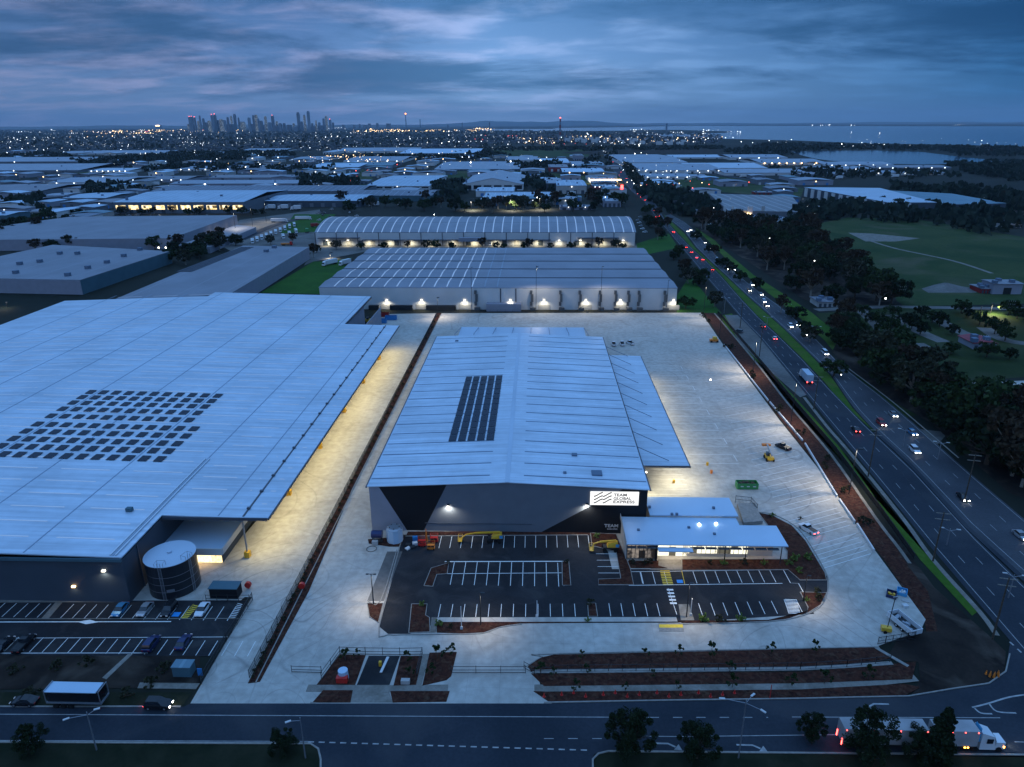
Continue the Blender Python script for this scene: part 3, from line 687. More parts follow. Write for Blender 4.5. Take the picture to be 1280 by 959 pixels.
# --- 1. the express depot
x0, x1 = -41.0, 28.0
yF = (G(457, 612, 12.6)[1]+G(810, 608.5, 12.6)[1])/2; yB = (G(547, 420.5, 12.6)[1]+G(756, 421.5, 12.6)[1])/2
xr = G(634, 602.5, 14.3)[0]; EH, RH = 12.6, 14.2
W = thing('depot_warehouse', 'long pale blue roofed depot warehouse with black and grey panelled front wall and lit sign', 'warehouse', (0, yF, 0))
mb = MB(); mb.box(x0+.4, x1-.4, yB-.8, yB-.5, 0, EH-.2); mb.box(x0+.4, x0+.7, yF+.6, yB-.8, 0, EH-.2); mb.box(x1-.7, x1-.4, yF+.6, yB-.8, 0, EH-.2); mb.build('wall', 'wall_pale', W)
def zr(x): return EH+(RH-EH)*(1-abs(x-xr)/((xr-x0) if x < xr else (x1-xr)))
mb = MB(); y = yF+.3
def wp(pts, y0=yF+.3, y1=yF+.6): mb.hexa([(pts[0][0], y0, pts[0][1]), (pts[1][0], y0, pts[1][1]), (pts[1][0], y1, pts[1][1]), (pts[0][0], y1, pts[0][1])], [(pts[3][0], y0, pts[3][1]), (pts[2][0], y0, pts[2][1]), (pts[2][0], y1, pts[2][1]), (pts[3][0], y1, pts[3][1])])
# black inverted triangle corners and the slanted black field on the right
ta, tb, tc1, tc2 = G(471, 613, 12.5)[0], G(559, 608, 12.5)[0], G(508, 663, 1)[0], G(528, 663, 1)[0]
da, db = G(675, 663, .3)[0], G(779, 609, 12.5)[0]
mb.k = 0; wp([(x0+.4, 0), (tc1, 0), (ta, zr(ta)-.25), (x0+.4, EH-.25)])
mb.k = 2; wp([(tc1, 0), (tc2, 0), (tb, zr(tb)-.25), (ta, zr(ta)-.25)])
mb.k = 1; wp([(tc2, 0), (xr, 0), (xr, RH-.25), (tb, zr(tb)-.25)]); wp([(xr, 0), (da, 0), (db, zr(db)-.25), (xr, RH-.25)])
mb.k = 2; wp([(da, 0), (x1-.4, 0), (x1-.4, EH-.25), (db, zr(db)-.25)])
mb.build('front_wall', ['wall_pale', 'wall_grey', 'wall_black'], W)
mb = MB(); mb.box(tc2+.5, da-2, yF+.2, yF+.3, 2.35, 2.47); mb.build('flashing', 'gutter_dark', W)
mb = MB()
for a, b, za, zb in ((x0, xr, EH, RH), (xr, x1, RH, EH)):
    mb.hexa([(a, yF, za-.2), (b, yF, zb-.2), (b, yB, zb-.2), (a, yB, za-.2)], [(a, yF, za), (b, yF, zb), (b, yB, zb), (a, yB, za)])
mb.build('roof', 'roof_sheet', W)
mb = MB(); mb.strip([(xr, yF), (xr, yB)], 1.1, RH+.01, RH+.06); mb.build('ridge_cap', 'roof_white', W)
ng = 19
for k in range(ng):
    yy = yF+4+(yB-yF-8)*k/(ng-1)
    for s in (0, 1):
        a, b = ((x0+.3, xr-4.5) if s == 0 else (xr+4.0, x1-.3))
        mb = MB(); mb.hexa([(a, yy-.17, zr(a)+.005), (b, yy-.17, zr(b)+.005), (b, yy+.17, zr(b)+.005), (a, yy+.17, zr(a)+.005)], [(a, yy-.17, zr(a)+.05), (b, yy-.17, zr(b)+.05), (b, yy+.17, zr(b)+.05), (a, yy+.17, zr(a)+.05)])
        mb.build('roof_lap', 'lap_dark', W)
for s, xx in ((0, x0), (1, x1)):
    mb = MB(); mb.box(*( (xx-.35, xx-.003) if s == 0 else (xx+.003, xx+.35)), yF, yB, EH-.35, EH-.02); mb.build('gutter', 'gutter_dark', W)
    for k in range(8):
        yy = yF+8+k*17; mb = MB(); mb.tube((xx+(-.2 if s == 0 else .2), yy, EH-.35), (xx+(-.2 if s == 0 else .2), yy, 0), .1, n=6); mb.build('downpipe', 'gutter_dark', W)
# solar array, five columns of twelve panels
cA, cB = G(585, 471, 13.4), G(630.5, 469.5, 13.6); cC = G(558, 553, 13.2)
sx0 = (cA[0]+cC[0])/2; sx1 = G(630, 470, 13.8)[0]; sy0, sy1 = cC[1], cA[1]
for i in range(5):
    for j in range(12):
        px_ = sx0+(sx1-sx0)*i/5; pw = (sx1-sx0)/5*.80; py_ = sy0+(sy1-sy0)*j/12; ph = (sy1-sy0)/12*.90
        mb = MB(); za, zb = zr(px_)+.12, zr(px_+pw)+.12
        mb.hexa([(px_, py_, za), (px_+pw, py_, zb), (px_+pw, py_+ph, zb), (px_, py_+ph, za)], [(px_, py_, za+.06), (px_+pw, py_, zb+.06), (px_+pw, py_+ph, zb+.06), (px_, py_+ph, za+.06)])
        mb.build('solar_panel', 'solar', W)
for (a, b, s) in ((718, 570, .7), (746, 592, 1.3), (571, 426, .6), (706, 593, .4)):
    q = G(a, b, 13.2); mb = MB(); mb.box(q[0]-s, q[0]+s, q[1]-s, q[1]+s, zr(q[0])+.02, zr(q[0])+.35); mb.build('roof_vent', 'lap_dark', W)
# canopy on the right with its tie rods
cx0, cx1 = x1+.36, 42.0; cyF, cyB = (G(804, 584, 9)[1]+G(860, 581.5, 9)[1])/2, G(785, 444.5, 9)[1]
mb = MB(); mb.hexa([(cx0, cyF, 9.0), (cx1, cyF, 8.6), (cx1, cyB, 8.6), (cx0, cyB, 9.0)], [(cx0, cyF, 9.2), (cx1, cyF, 8.8), (cx1, cyB, 8.8), (cx0, cyB, 9.2)]); mb.build('canopy', 'roof_sheet', W)
mb = MB(); mb.box(cx1+.003, cx1+.25, cyF, cyB, 8.45, 8.85); mb.box(cx0, cx1, cyF-.25, cyF-.003, 8.6, 9.15); mb.build('fascia', 'gutter_dark', W)
for k in range(10):
    yy = cyF+3+(cyB+6-cyF)*k/10; mb = MB(); mb.beam((x1+.1, yy+1.2, EH+.15), (cx0+(cx1-cx0)*.62, yy, 9.15), .14); mb.build('tie_rod', 'lap_dark', W)
# rear canopy
bx0, bx1 = G(573, 419, 9.5)[0], G(732, 419, 9.5)[0]; by = G(650, 409, 9.5)[1]
mb = MB(); mb.box(bx0, bx1, yB+.02, by, 9.2, 9.45); mb.build('rear_canopy', 'roof_white', W)
for k in range(8):
    xx = bx0+(bx1-bx0)*k/7; mb = MB(); mb.beam((xx, yB-.3, 13.8), (xx, by-1, 9.5), .16); mb.beam((xx, yB-.1, 9.5), (xx, yB-.1, 13.9), .16); mb.build('tie_rod', 'lap_dark', W)
# soffit lamps under both canopies
for k in range(6):
    yy = cyF+8+(cyB-cyF-16)*k/5; mb = MB(); mb.box(40.2, 40.8, yy-.3, yy+.3, 8.35, 8.5); mb.build('soffit_lamp', 'glow_soft', W)
    lamp('SPOT', 'soffit_light', (40.5, yy, 8.2), 5200 if k < 2 else 4200, (1, .93, .68), W, .3, spot=R(150), direct=(.25, 0, -1))
mb = MB(); mb.box(29.6, 30.2, cyF-2.2, cyF-1.6, 8.0, 8.2); mb.build('wall_lamp', 'glow_soft', W)
lamp('SPOT', 'wall_light', (30.6, cyF-2.5, 8.2), 5500, (1, .93, .62), W, .3, spot=R(150), direct=(.4, -.25, -1))
# lit sign with the bars and the name
sA, sB = G(738, 616, 11.5)[0], G(798.5, 616, 11.5)[0]; sz1, sz0 = HT(768, 615.5, -1+(sA+sB)/2, yF), HT(768, 631.5, (sA+sB)/2, yF)
sy = yF-.02
mb = MB(); mb.box(sA, sB, sy, sy+.28, sz0, sz1); sign = mb.build('sign_board', 'sign_and_wall_glow', W)
mb = MB(); sw = sB-sA; shh = sz1-sz0
for c in range(2):
    for r_ in range(3):
        ax = sA+sw*(.075+.185*c); aw = sw*.18; az_ = sz0+shh*(.17+.25*r_)
        pts = [(t, .11*shh*math.sin((t-.5)*math.pi)*1.0+.09*shh*(t-.5)) for t in (0, .2, .4, .6, .8, 1)]
        for (t0, z0_), (t1, z1_) in zip(pts[:-1], pts[1:]):
            th = .085*shh; mb.hexa([(ax+aw*t0, sy-.04, az_+z0_+.1*shh), (ax+aw*t1, sy-.04, az_+z1_+.1*shh), (ax+aw*t1, sy-.004, az_+z1_+.1*shh), (ax+aw*t0, sy-.004, az_+z0_+.1*shh)], [(ax+aw*t0, sy-.04, az_+z0_+.1*shh+th), (ax+aw*t1, sy-.04, az_+z1_+.1*shh+th), (ax+aw*t1, sy-.004, az_+z1_+.1*shh+th), (ax+aw*t0, sy-.004, az_+z0_+.1*shh+th)])
mb.build('logo', 'wall_black', sign if False else W)
def text(s, name, x, y, z, size, width, m, parent, rotz=0):
    c = bpy.data.curves.new(name, 'FONT'); c.body = s; c.size = size; c.extrude = .02; c.offset = .022*size
    t = bpy.data.objects.new('_t', c); sc.collection.objects.link(t)
    me = bpy.data.meshes.new_from_object(t.evaluated_get(bpy.context.evaluated_depsgraph_get()))
    bpy.data.objects.remove(t)
    xs = [v.co.x for v in me.vertices]; k = width/(max(xs)-min(xs)); m0 = min(xs)
    for v in me.vertices: v.co = Vector(((v.co.x-m0)*k, -v.co.z, v.co.y))
    me.materials.clear(); me.materials.append(M(m)); me.name = name
    o = bpy.data.objects.new(name, me); sc.collection.objects.link(o); o.parent = parent
    o.location = Vector((x, y, z))-Vector(parent['_o']); o.rotation_euler = (0, 0, rotz); return o
for k, (s, wd) in enumerate((('TEAM', .27), ('GLOBAL', .37), ('EXPRESS', .44))):
    text(s, 'lettering', sA+sw*.48, sy-.03, sz0+shh*(.69-.265*k), shh*.29, sw*wd, 'wall_black', W)
text('TEAM', 'lettering', G(756.5, 660, 3)[0], yF+.25, HT(764, 659.5, 20, yF), 1.2, G(774, 660, 3)[0]-G(756.5, 660, 3)[0], 'wall_white', W)
text('GLOBAL EXPRESS', 'lettering', G(760, 664, 2)[0], yF+.25, HT(764, 662.5, 20, yF), .5, G(773, 664, 2)[0]-G(760, 664, 2)[0], 'wall_white', W)
for a, b in ((560, 632), (733.5, 631)):
    xx = G(a, b, 8)[0]; zz = HT(a, b-.5, xx, yF)
    mb = MB(); mb.box(xx-.35, xx+.35, yF-.45, yF+.28, zz, zz+.22); mb.k = 1; mb.box(xx-.3, xx+.3, yF-.4, yF+.1, zz-.06, zz-.002); mb.build('wall_lamp', ['steel_dark', 'glow_white'], W)
    lamp('SPOT', 'wall_light', (xx, yF-.45, zz-.12), 1500, (1, .97, .85), W, .15, spot=R(165), direct=(0, -.15, -1))

# --- 2. the office in front of it
ofy0 = (G(783.4, 682, 5.2)[1]+G(984.5, 681, 5.2)[1])/2; oz = 5.2
O = thing('office_building', 'low blue roofed office with glazed lit front attached to the depot corner', 'office', (35, ofy0, 0))
ox0 = G(783.4, 682, oz)[0]; ox1 = G(935, 681, oz)[0]; ox2 = G(984.5, 681, oz)[0]; oy1 = G(777.6, 647, oz)[1]; oyS = G(955, 657, oz)[1]
ux1 = G(911, 620.6, 6)[0]; uy1 = G(860, 620.8, 6)[1]
mb = MB(); mb.prism([(ox0, ofy0), (ox2, ofy0), (ox2, oyS), (G(921, 650, oz)[0], oyS), (G(919, 646, oz)[0], oy1+.4), (ox0, oy1+.4)], oz-.25, oz); mb.build('roof', 'roof_blue', O)
mb = MB(); mb.box(28.4, ux1, oy1+.45, uy1, 5.55, 5.8); mb.build('upper_roof', 'roof_blue', O)
mb = MB(); mb.box(28.4, ux1, oy1+.42, oy1+.7, 4.95, 5.54); mb.box(ux1-.5, ux1-.2, oy1+.7, uy1-.4, 0, 5.54); mb.box(28.9, ux1-.5, uy1-.7, uy1-.4, 0, 5.54); mb.box(ox0+.2, ox0+.5, ofy0+1.6, oy1, 0, oz-.26); mb.box(ox1-1, ox1-.7, ofy0+3.4, oy1, 0, oz-.26); mb.build('wall', 'wall_concrete', O)
mb = MB(); mb.box(ox0-.12, ox0-.003, ofy0-.1, oy1+.4, oz-.3, oz+.9); mb.build('parapet', 'wall_concrete', O)
fx = [G(p, 704, .3)[0] for p in (786, 820, 824, 862, 938, 965)]; fy = ofy0+3.2
mb = MB(); mb.box(ox0+.5, fx[1], ofy0+1.6, ofy0+1.8, .5, 4.9); mb.build('window', 'win_dim', O)
for k in range(8):
    a = ox0+.5+(fx[1]-ox0-.5)*k/7; mb = MB(); mb.box(a-.06, a+.06, ofy0+1.45, ofy0+1.6, .3, 4.94); mb.build('mullion', 'steel_dark', O)
mb = MB(); mb.box(fx[1], fx[1]+.4, ofy0+.8, fy, 0, 4.94); mb.build('pier', 'wall_black', O)
mb = MB(); mb.box(fx[1]+.4, fx[3], fy, fy+.2, 0, 3.6); mb.build('entry_glazing', 'win_office', O)
mb = MB(); mb.box(fx[3], fx[4], fy, fy+.2, .9, 3.9); w_ = mb.build('window', 'win_office', O)
mb = MB(); mb.box(fx[3], fx[4], fy-.1, fy+.25, 0, .88); mb.box(fx[4]+.02, fx[5]+1, fy+.5, fy+.8, 0, 4.9); mb.build('front_wall', 'wall_concrete', O)
mb = MB(); mb.box(fx[1]+.4, fx[4], fy, fy+.3, 3.92, 4.94); mb.build('bulkhead', 'wall_black', O)
for k in range(14):
    a = fx[3]+(fx[4]-fx[3])*k/13; mb = MB(); mb.box(a-.05, a+.05, fy-.14, fy-.102, .9, 3.9); mb.build('mullion', 'steel_dark', O)
mb = MB(); mb.box(fx[1]+.1, fx[3]+.2, ofy0-1.7, ofy0-.01, 4.3, 4.5); mb.build('entry_canopy', 'roof_blue', O)
for a0, a1, nn_ in ((ox0+.2, fx[1], 3), (fx[3]+.4, ox2-2, 7)):
    for k in range(nn_):
        p, q = a0+(a1-a0)*k/nn_, a0+(a1-a0)*(k+1)/nn_-.25; mb = MB(); mb.box(p, q, ofy0-.9, ofy0-.02, 4.62, 4.72); mb.build('sunshade', 'glass_dark', O)
for xx in (ox2-1.2, ox1-.2, fx[4]-6): mb = MB(); mb.tube((xx, ofy0+.5, 0), (xx, ofy0+.5, oz-.26), .12); mb.build('column', 'steel_dark', O)
for a, b in ((874, 656.5), (895, 655.5)):
    q = G(a, b, oz); mb = MB(); mb.ball((q[0], q[1], oz+.18), .32, 8, 5); mb.build('roof_light', 'glow_cool', O)
for a, b in ((798, 663), (861, 660), (893, 668), (840, 645)):
    q = G(a, b, oz); mb = MB(); mb.box(q[0]-.3, q[0]+.3, q[1]-.3, q[1]+.3, oz+.01, oz+.35); mb.build('roof_vent', 'lap_dark', O)
for a, b in ((840, 643), (846, 643), (892, 635), (812, 634)):
    q = G(a, b, 6); mb = MB(); mb.box(q[0]-.3, q[0]+.3, q[1]-.3, q[1]+.3, 5.81, 6.3); mb.build('roof_vent', 'lap_dark', O)
lamp('AREA', 'entry_light', ((fx[1]+fx[3])/2+.3, ofy0+.8, 4.2), 260, (1, .86, .66), O, size=(5, 2.5))
lamp('AREA', 'office_light', ((fx[3]+fx[4])/2, ofy0+1.2, 4.9), 160, (1, .92, .75), O, size=(16, 1.5))
lamp('AREA', 'terrace_light', (fx[4]+3.5, ofy0+1.2, 4.8), 60, (1, .75, .6), O, size=(5, 1.5))
# ramp and fence behind the office
pl = P((921, 634), (943, 633), (953, 656), (929, 658)); mb = MB(); mb.prism(pl, .1, 1.1); q = mb.build('loading_ramp', 'kerb_concrete'); tag(q, 'small raised concrete ramp behind the office, beside the curved garden', 'ramp')
fn = thing('ramp_fence', 'short dark mesh fence round the concrete ramp behind the office', 'fence', (*G(930, 634), 1.1))
pts = P((919, 629), (938, 631), (946, 640)); mb = MB()
for a, b in zip(pts[:-1], pts[1:]):
    for z in (1.2, 2.2): mb.beam((*a, z), (*b, z), .08)
    n = int(math.dist(a, b)/.35)
    for k in range(n): t = k/n; p = (a[0]+(b[0]-a[0])*t, a[1]+(b[1]-a[1])*t); mb.beam((*p, .2), (*p, 2.2), .04)
mb.build('panel', 'steel_dark', fn)
for p in pts: mb = MB(); mb.beam((*p, .1), (*p, 2.4), .1); mb.build('post', 'steel_dark', fn)

# --- 3. the big neighbour on the left
nx1 = -61.2; nf = 141.2; nf2 = 124.1; nxn = -85.8; nb = (G(497, 407, 11)[1]); nb2 = G(464, 372, 11)[1]; nxr = -168.0; nxl = -243.5
def zn(x): return 11.0+(2.6*(nx1-x)/(nx1-nxr) if x > nxr else 2.6*(x-nxl)/(nxr-nxl))
V = thing('neighbour_warehouse', 'huge pale blue roofed warehouse with skylight strips and notched corners filling the left', 'warehouse', (-150, nf2, 0))
mb = MB()
def slab(mb, xa, xb, ya, yb, t=.25):
    mb.hexa([(xa, ya, zn(xa)-t), (xb, ya, zn(xb)-t), (xb, yb, zn(xb)-t), (xa, yb, zn(xa)-t)], [(xa, ya, zn(xa)), (xb, ya, zn(xb)), (xb, yb, zn(xb)), (xa, yb, zn(xa))])
slab(mb, nxn, nx1, nf, nb); slab(mb, nxr, nxn, nf2, nb2); slab(mb, nxl, nxr, nf2, G(75, 376, 11)[1])
mb.build('roof', 'roof_sheet', V)
mb = MB()
mb.box(nxl+.3, nxn-.3, nf2+.3, nf2+.7, 0, 10.9); mb.box(nxn-.7, nxn-.3, nf2+.7, nf+12, 0, 10.7); mb.build('front_wall', 'wall_dark', V)
mb = MB(); mb.box(nxl+.3, nxl+.6, nf2+.7, nb2-18, 0, 10.7); mb.box(nxl+.6, nxn-.3, nb2-16, nb2-15.7, 0, 10.7); mb.box(nxn-.6, nxn-.3, nf+12, nb2-16, 0, 10.7); mb.build('wall', 'wall_pale', V)
for a in (nxn-.28,): mb = MB(); mb.box(a, a+.18, nf2+6, nf2+6.3, 0, 10.7); mb.build('downpipe', 'gutter_dark', V)
mb = MB(); mb.box(nx1+.003, nx1+.3, nf, nb, 10.55, 11.0); mb.box(nxn, nx1, nf-.3, nf-.003, 10.5, 11.2); mb.box(nxn+.003, nxn+.3, nb, nb2, 10.6, 11.5); mb.build('fascia', 'gutter_dark', V)
mb = MB(); mb.box(nxl, nxn, nf2-.35, nf2-.003, 10.6, 11.3); mb.build('fascia', 'wall_teal', V)
seams = [G(274, 644, 11.2)[0]]+[nxn+(-k)*20.6 for k in range(0, 8)]
dot = G(306, 644, 11)[0]
mb = MB(); mb.hexa([(dot-.22, nf+.5, zn(dot)+.01), (dot+.22, nf+.5, zn(dot)+.01), (dot+.22, nb-.5, zn(dot)+.01), (dot-.22, nb-.5, zn(dot)+.01)], [(dot-.22, nf+.5, zn(dot)+.10), (dot+.22, nf+.5, zn(dot)+.10), (dot+.22, nb-.5, zn(dot)+.10), (dot-.22, nb-.5, zn(dot)+.10)]); mb.build('box_gutter', 'gutter_dark', V)
for k in range(20):
    yy = nf+4+(nb-nf-8)*k/19; mb = MB(); mb.box(dot-.4, dot+.4, yy-.35, yy+.35, zn(dot)+.11, zn(dot)+.4); mb.build('sump', 'gutter_dark', V)
cols = [dot]+[seams[0]]+[G(p[0], p[1], 12)[0] for p in ((131, 660), (12, 640), (3, 654))]
sm = sorted(set([nx1-.01, dot, seams[0], nxn-2.0] + [nxn-2.0-19.0*k for k in range(1, 8)]), reverse=True)
mb = MB()
for xx in sm[2:]:
    if xx < nxl: continue
    ya, yb_ = (nf2+.4, nb2-.4) if xx < nxn else (nf+.4, nb-.4)
    mb.hexa([(xx-.14, ya, zn(xx)+.01), (xx+.14, ya, zn(xx)+.01), (xx+.14, yb_, zn(xx)+.01), (xx-.14, yb_, zn(xx)+.01)], [(xx-.14, ya, zn(xx)+.06), (xx+.14, ya, zn(xx)+.06), (xx+.14, yb_, zn(xx)+.06), (xx-.14, yb_, zn(xx)+.06)])
mb.build('roof_seam', 'lap_mid', V)
mb = MB(); xx = nxn-2.0
for d in (-.55, .55): mb.hexa([(xx+d-.15, nf2+.5, zn(xx)+.07), (xx+d+.15, nf2+.5, zn(xx)+.07), (xx+d+.15, nf2+46, zn(xx)+.07), (xx+d-.15, nf2+46, zn(xx)+.07)], [(xx+d-.15, nf2+.5, zn(xx)+.3), (xx+d+.15, nf2+.5, zn(xx)+.3), (xx+d+.15, nf2+46, zn(xx)+.3), (xx+d-.15, nf2+46, zn(xx)+.3)])
mb.build('cable_tray', 'capping', V)
# skylight strips
spans = [(sm[i+1]+1.0, sm[i]-.8) for i in range(1, len(sm)-1)]
cnt = 0; rest = MB()
cand = []
for (a, b) in [(dot+1.2, nx1-1.5)]+spans:
    yy = (nf if b > nxn+1 else nf2)+6.5
    while yy < (nb if b > nxn+1 else nb2)-5:
        cand.append((yy, a, b)); yy += 6.3
cand.sort(key=lambda c: c[0]*1.0+abs(c[1]+120)*.2)
for (yy, a, b) in cand:
    q = MB() if cnt < 98 else rest
    b1, b2 = a+2.2, b-2.2
    q.hexa([(b1, yy-.15, zn(b1)+.015), (b2, yy-.15, zn(b2)+.015), (b2, yy+.15, zn(b2)+.015), (b1, yy+.15, zn(b1)+.015)], [(b1, yy-.15, zn(b1)+.06), (b2, yy-.15, zn(b2)+.06), (b2, yy+.15, zn(b2)+.06), (b1, yy+.15, zn(b1)+.06)])
    if q is not rest: q.build('skylight', 'skylight', V)
    cnt += 1
o = rest.build('skylight', 'skylight', V); o['kind'] = 'stuff'
# tilted solar panels: ten rows of twelve in two blocks
e0 = G(267, 498, 12.6); pr = G(249, 522, 12.6); cs = 4.15; restp = MB(); cnt = 0
rowy = [G(200, y, 12.4)[1] for y in (572.5, 562.5, 553, 543.5, 534.5, 524, 515, 507, 500, 493.5)]
xe1 = G(201.5, 573, 12)[0]; xe2 = G(267, 498, 12.5)[0]
lst = []
for j, yy in enumerate(rowy):
    for i in range(15):
        xx = (xe1 if j < 5 else xe2)-i*4.25
        if xx < -148: continue
        lst.append((yy, xx))
for (yy, xx) in lst:
    q = MB() if cnt < 100 else restp
    za, zb = zn(xx-1.2)+.14, zn(xx+1.2)+.14
    q.hexa([(xx-1.2, yy-1.55, za), (xx+1.2, yy-1.55, zb), (xx+1.2, yy+1.55, zb+.06), (xx-1.2, yy+1.55, za+.06)], [(xx-1.2, yy-1.55, za+.06), (xx+1.2, yy-1.55, zb+.06), (xx+1.2, yy+1.55, zb+.12), (xx-1.2, yy+1.55, za+.12)])
    if q is not restp: q.build('solar_panel', 'solar', V)
    cnt += 1
if restp.f: restp.build('solar_panel', 'solar', V)['kind'] = 'stuff'
q = G(162, 638, 12); mb = MB(); mb.box(q[0]-.7, q[0]+.7, q[1]-.5, q[1]+.5, zn(q[0])+.02, zn(q[0])+.9); mb.build('roof_vent', 'wall_teal', V)
# lower annexe under the notch, dock columns, lamps
ax0, ax1 = nxn-.28, G(278, 685, 4.6)[0]; ay0 = G(250, 686, 4.6)[1]
mb = MB(); mb.box(ax0, ax1, ay0, nf+11.9, 4.3, 4.6); mb.build('annexe_roof', 'roof_blue', V)
mb = MB(); mb.box(ax0, ax1, ay0-.25, ay0-.003, 3.0, 4.75); mb.box(ax1+.003, ax1+.25, ay0, nf+11.9, 3.2, 4.75); mb.build('annexe_fascia', 'wall_white', V)
mb = MB(); mb.box(ax0, ax1-1, ay0+1.2, ay0+1.4, .1, 3.0); mb.build('annexe_glazing', 'win_warm', V)
mb = MB(); mb.box(ax1-1, ax1-.8, ay0+1.4, nf+60, .1, 3.6); mb.build('dock_wall', 'wall_dark', V)
mb = MB(); mb.box(nxn+8.8, nxn+9.1, nf+62, nb2-20, .1, 10.6); mb.build('dock_wall', 'wall_pale', V)
lamp('AREA', 'annexe_light', ((ax0+ax1)/2, ay0+.6, 2.9), 150, (1, .6, .25), V, size=(6, .8))
for k in range(6):
    yy = nf+.8+k*30; mb = MB(); mb.tube((nx1-6.3, yy, 1.6), (nx1-6.3, yy, 10.7), .22, n=8); c_ = mb.build('column', 'steel', V)
    mb = MB(); mb.box(nx1-6.9, nx1-5.7, yy-.6, yy+.6, .1, 1.6); mb.build('column_guard', 'yellow_paint', V)
for k in range(13):
    yy = nf+4+k*13; mb = MB(); mb.box(nx1-4.4, nx1-3.6, yy-.3, yy+.3, 10.3, 10.45); mb.build('soffit_lamp', 'glow_soft', V)
    lamp('SPOT', 'soffit_light', (nx1-3.4, yy, 10.2), 4600, (1, .85, .42), V, 1.2, spot=R(158), direct=(.45, 0, -1))
for a, b in ((147, 708.5), (74, 739)):
    xx = G(a, b, 6)[0]; zz = HT(a, b, xx, nf2); mb = MB(); mb.box(xx-.35, xx+.35, nf2-.1, nf2+.29, zz-.2, zz+.1); mb.build('wall_lamp', 'glow_warm' if a < 100 else 'glow_soft', V)
    lamp('SPOT', 'wall_light', (xx, nf2-.4, zz-.25), 350 if a > 100 else 60, (1, .93, .75), V, .15, spot=R(160), direct=(0, -.2, -1))

# --- 4. the cold store across the back fence
def rectpx(FLx, FRx, yfront, h, yback):
    yf = G((FLx+FRx)/2, yfront, h)[1]; yb = G((FLx+FRx)/2, yback, h)[1]
    return G(FLx, yfront, h)[0], G(FRx, yfront, h)[0], yf, yb
kx0, kx1 = -118.5, 76.5; ky0 = 381.0; KH = HT(640, 360, 0, ky0); ky1 = G(640, 310, KH)[1]
K = thing('cold_store', 'long white walled cold store with grey stepped roof and dark ducts behind the yard', 'warehouse', (0, ky0, 0))
mb = MB(); wallbox(mb, kx0, kx1, ky0, ky1, 0, KH-.3); mb.build('wall', 'wall_white', K)
nb_ = 5
for k in range(nb_):
    a, b = ky0+(ky1-ky0)*k/nb_, ky0+(ky1-ky0)*(k+1)/nb_
    mb = MB(); m0 = (a+b)/2
    for (p, q, zp, zq) in ((a, m0, KH, KH+.8), (m0, b, KH+.8, KH)):
        mb.hexa([(kx0-.3, p, zp-.25), (kx1+.3, p, zp-.25), (kx1+.3, q, zq-.25), (kx0-.3, q, zq-.25)], [(kx0-.3, p, zp), (kx1+.3, p, zp), (kx1+.3, q, zq), (kx0-.3, q, zq)])
    r_ = mb.build('roof_bay', 'roof_cold', K)
    if k: mb = MB(); mb.box(kx0, kx1, a-.5, a+.5, KH+.01, KH+.35); mb.build('valley_gutter', 'gutter_dark', K)
    for j in range(14):
        xx = kx0+8+j*6.9
        mb = MB()
        for (p, q, zp, zq) in ((a+1.5, m0, KH+.2, KH+.8), (m0, b-1.5, KH+.8, KH+.2)):
            mb.hexa([(xx-.35, p, zp+.01), (xx+.35, p, zp+.01), (xx+.35, q, zq+.01), (xx-.35, q, zq+.01)], [(xx-.35, p, zp+.08), (xx+.35, p, zp+.08), (xx+.35, q, zq+.08), (xx-.35, q, zq+.08)])
        mb.build('skylight', 'skylight' if j < 12 else 'roof_pale', K)
for k, px_ in enumerate((595, 664, 700, 724, 749, 768, 784, 797, 829)):
    xx = G(px_, 375, 5)[0]; z = KH-1.2; mb = MB()
    for s in range(4): mb.obox(xx+(.5 if s in (1, 2) else 0), ky0-.85, z-(s+1)*2.1, 1.3, 1.1, 2.05)
    mb.obox(xx+.9, ky0-1.4, .1, 3.0, 2.0, 1.6); mb.build('duct', 'duct_grey', K)
for px_ in (626, 645): xx = G(px_, 375, 5)[0]; mb = MB(); mb.box(xx-.3, xx+.3, ky0-.25, ky0-.003, 1, KH-.4); mb.build('downpipe', 'gutter_dark', K)
for k, px_ in enumerate((483.5, 527, 581, 680, 732, 775, 841, 638)):
    xx = G(px_, 378, 4)[0]; zz = HT(px_, 375.5, xx, ky0); mb = MB(); mb.box(xx-.4, xx+.4, ky0-.7, ky0-.01, zz, zz+.3); mb.build('wall_lamp', 'glow_soft', K)
    lamp('SPOT', 'wall_light', (xx, ky0-1.9, zz-.1), 1100, (1, .93, .70), K, .3, spot=R(165), direct=(0, .1, -1))
    mb = MB(); mb.box(xx-3.4, xx+3.4, ky0-.12, ky0-.002, .1, 2.9); mb.build('door', 'wall_concrete', K)
mb = MB(); a, b = G(610, 380, 1)[0], G(652, 380, 1)[0]; mb.box(a, b, ky0-4.5, ky0-.02, .1, 4.2); mb.build('plant_room', 'wall_pale', K)
mb = MB(); a, b = G(470, 380, 1)[0], G(590, 380, 1)[0]
mb.box(a, b, ky0-.22, ky0-.13, .1, 3.4) if False else None
for (p, q) in ((466, 478), (492, 519), (536, 572)):
    a, b = G(p, 380, 1)[0], G(q, 380, 1)[0]; mb = MB(); mb.box(a, b, ky0-2.2, ky0-.02, .1, 2.6); mb.build('dock_leveller', 'steel_dark', K)

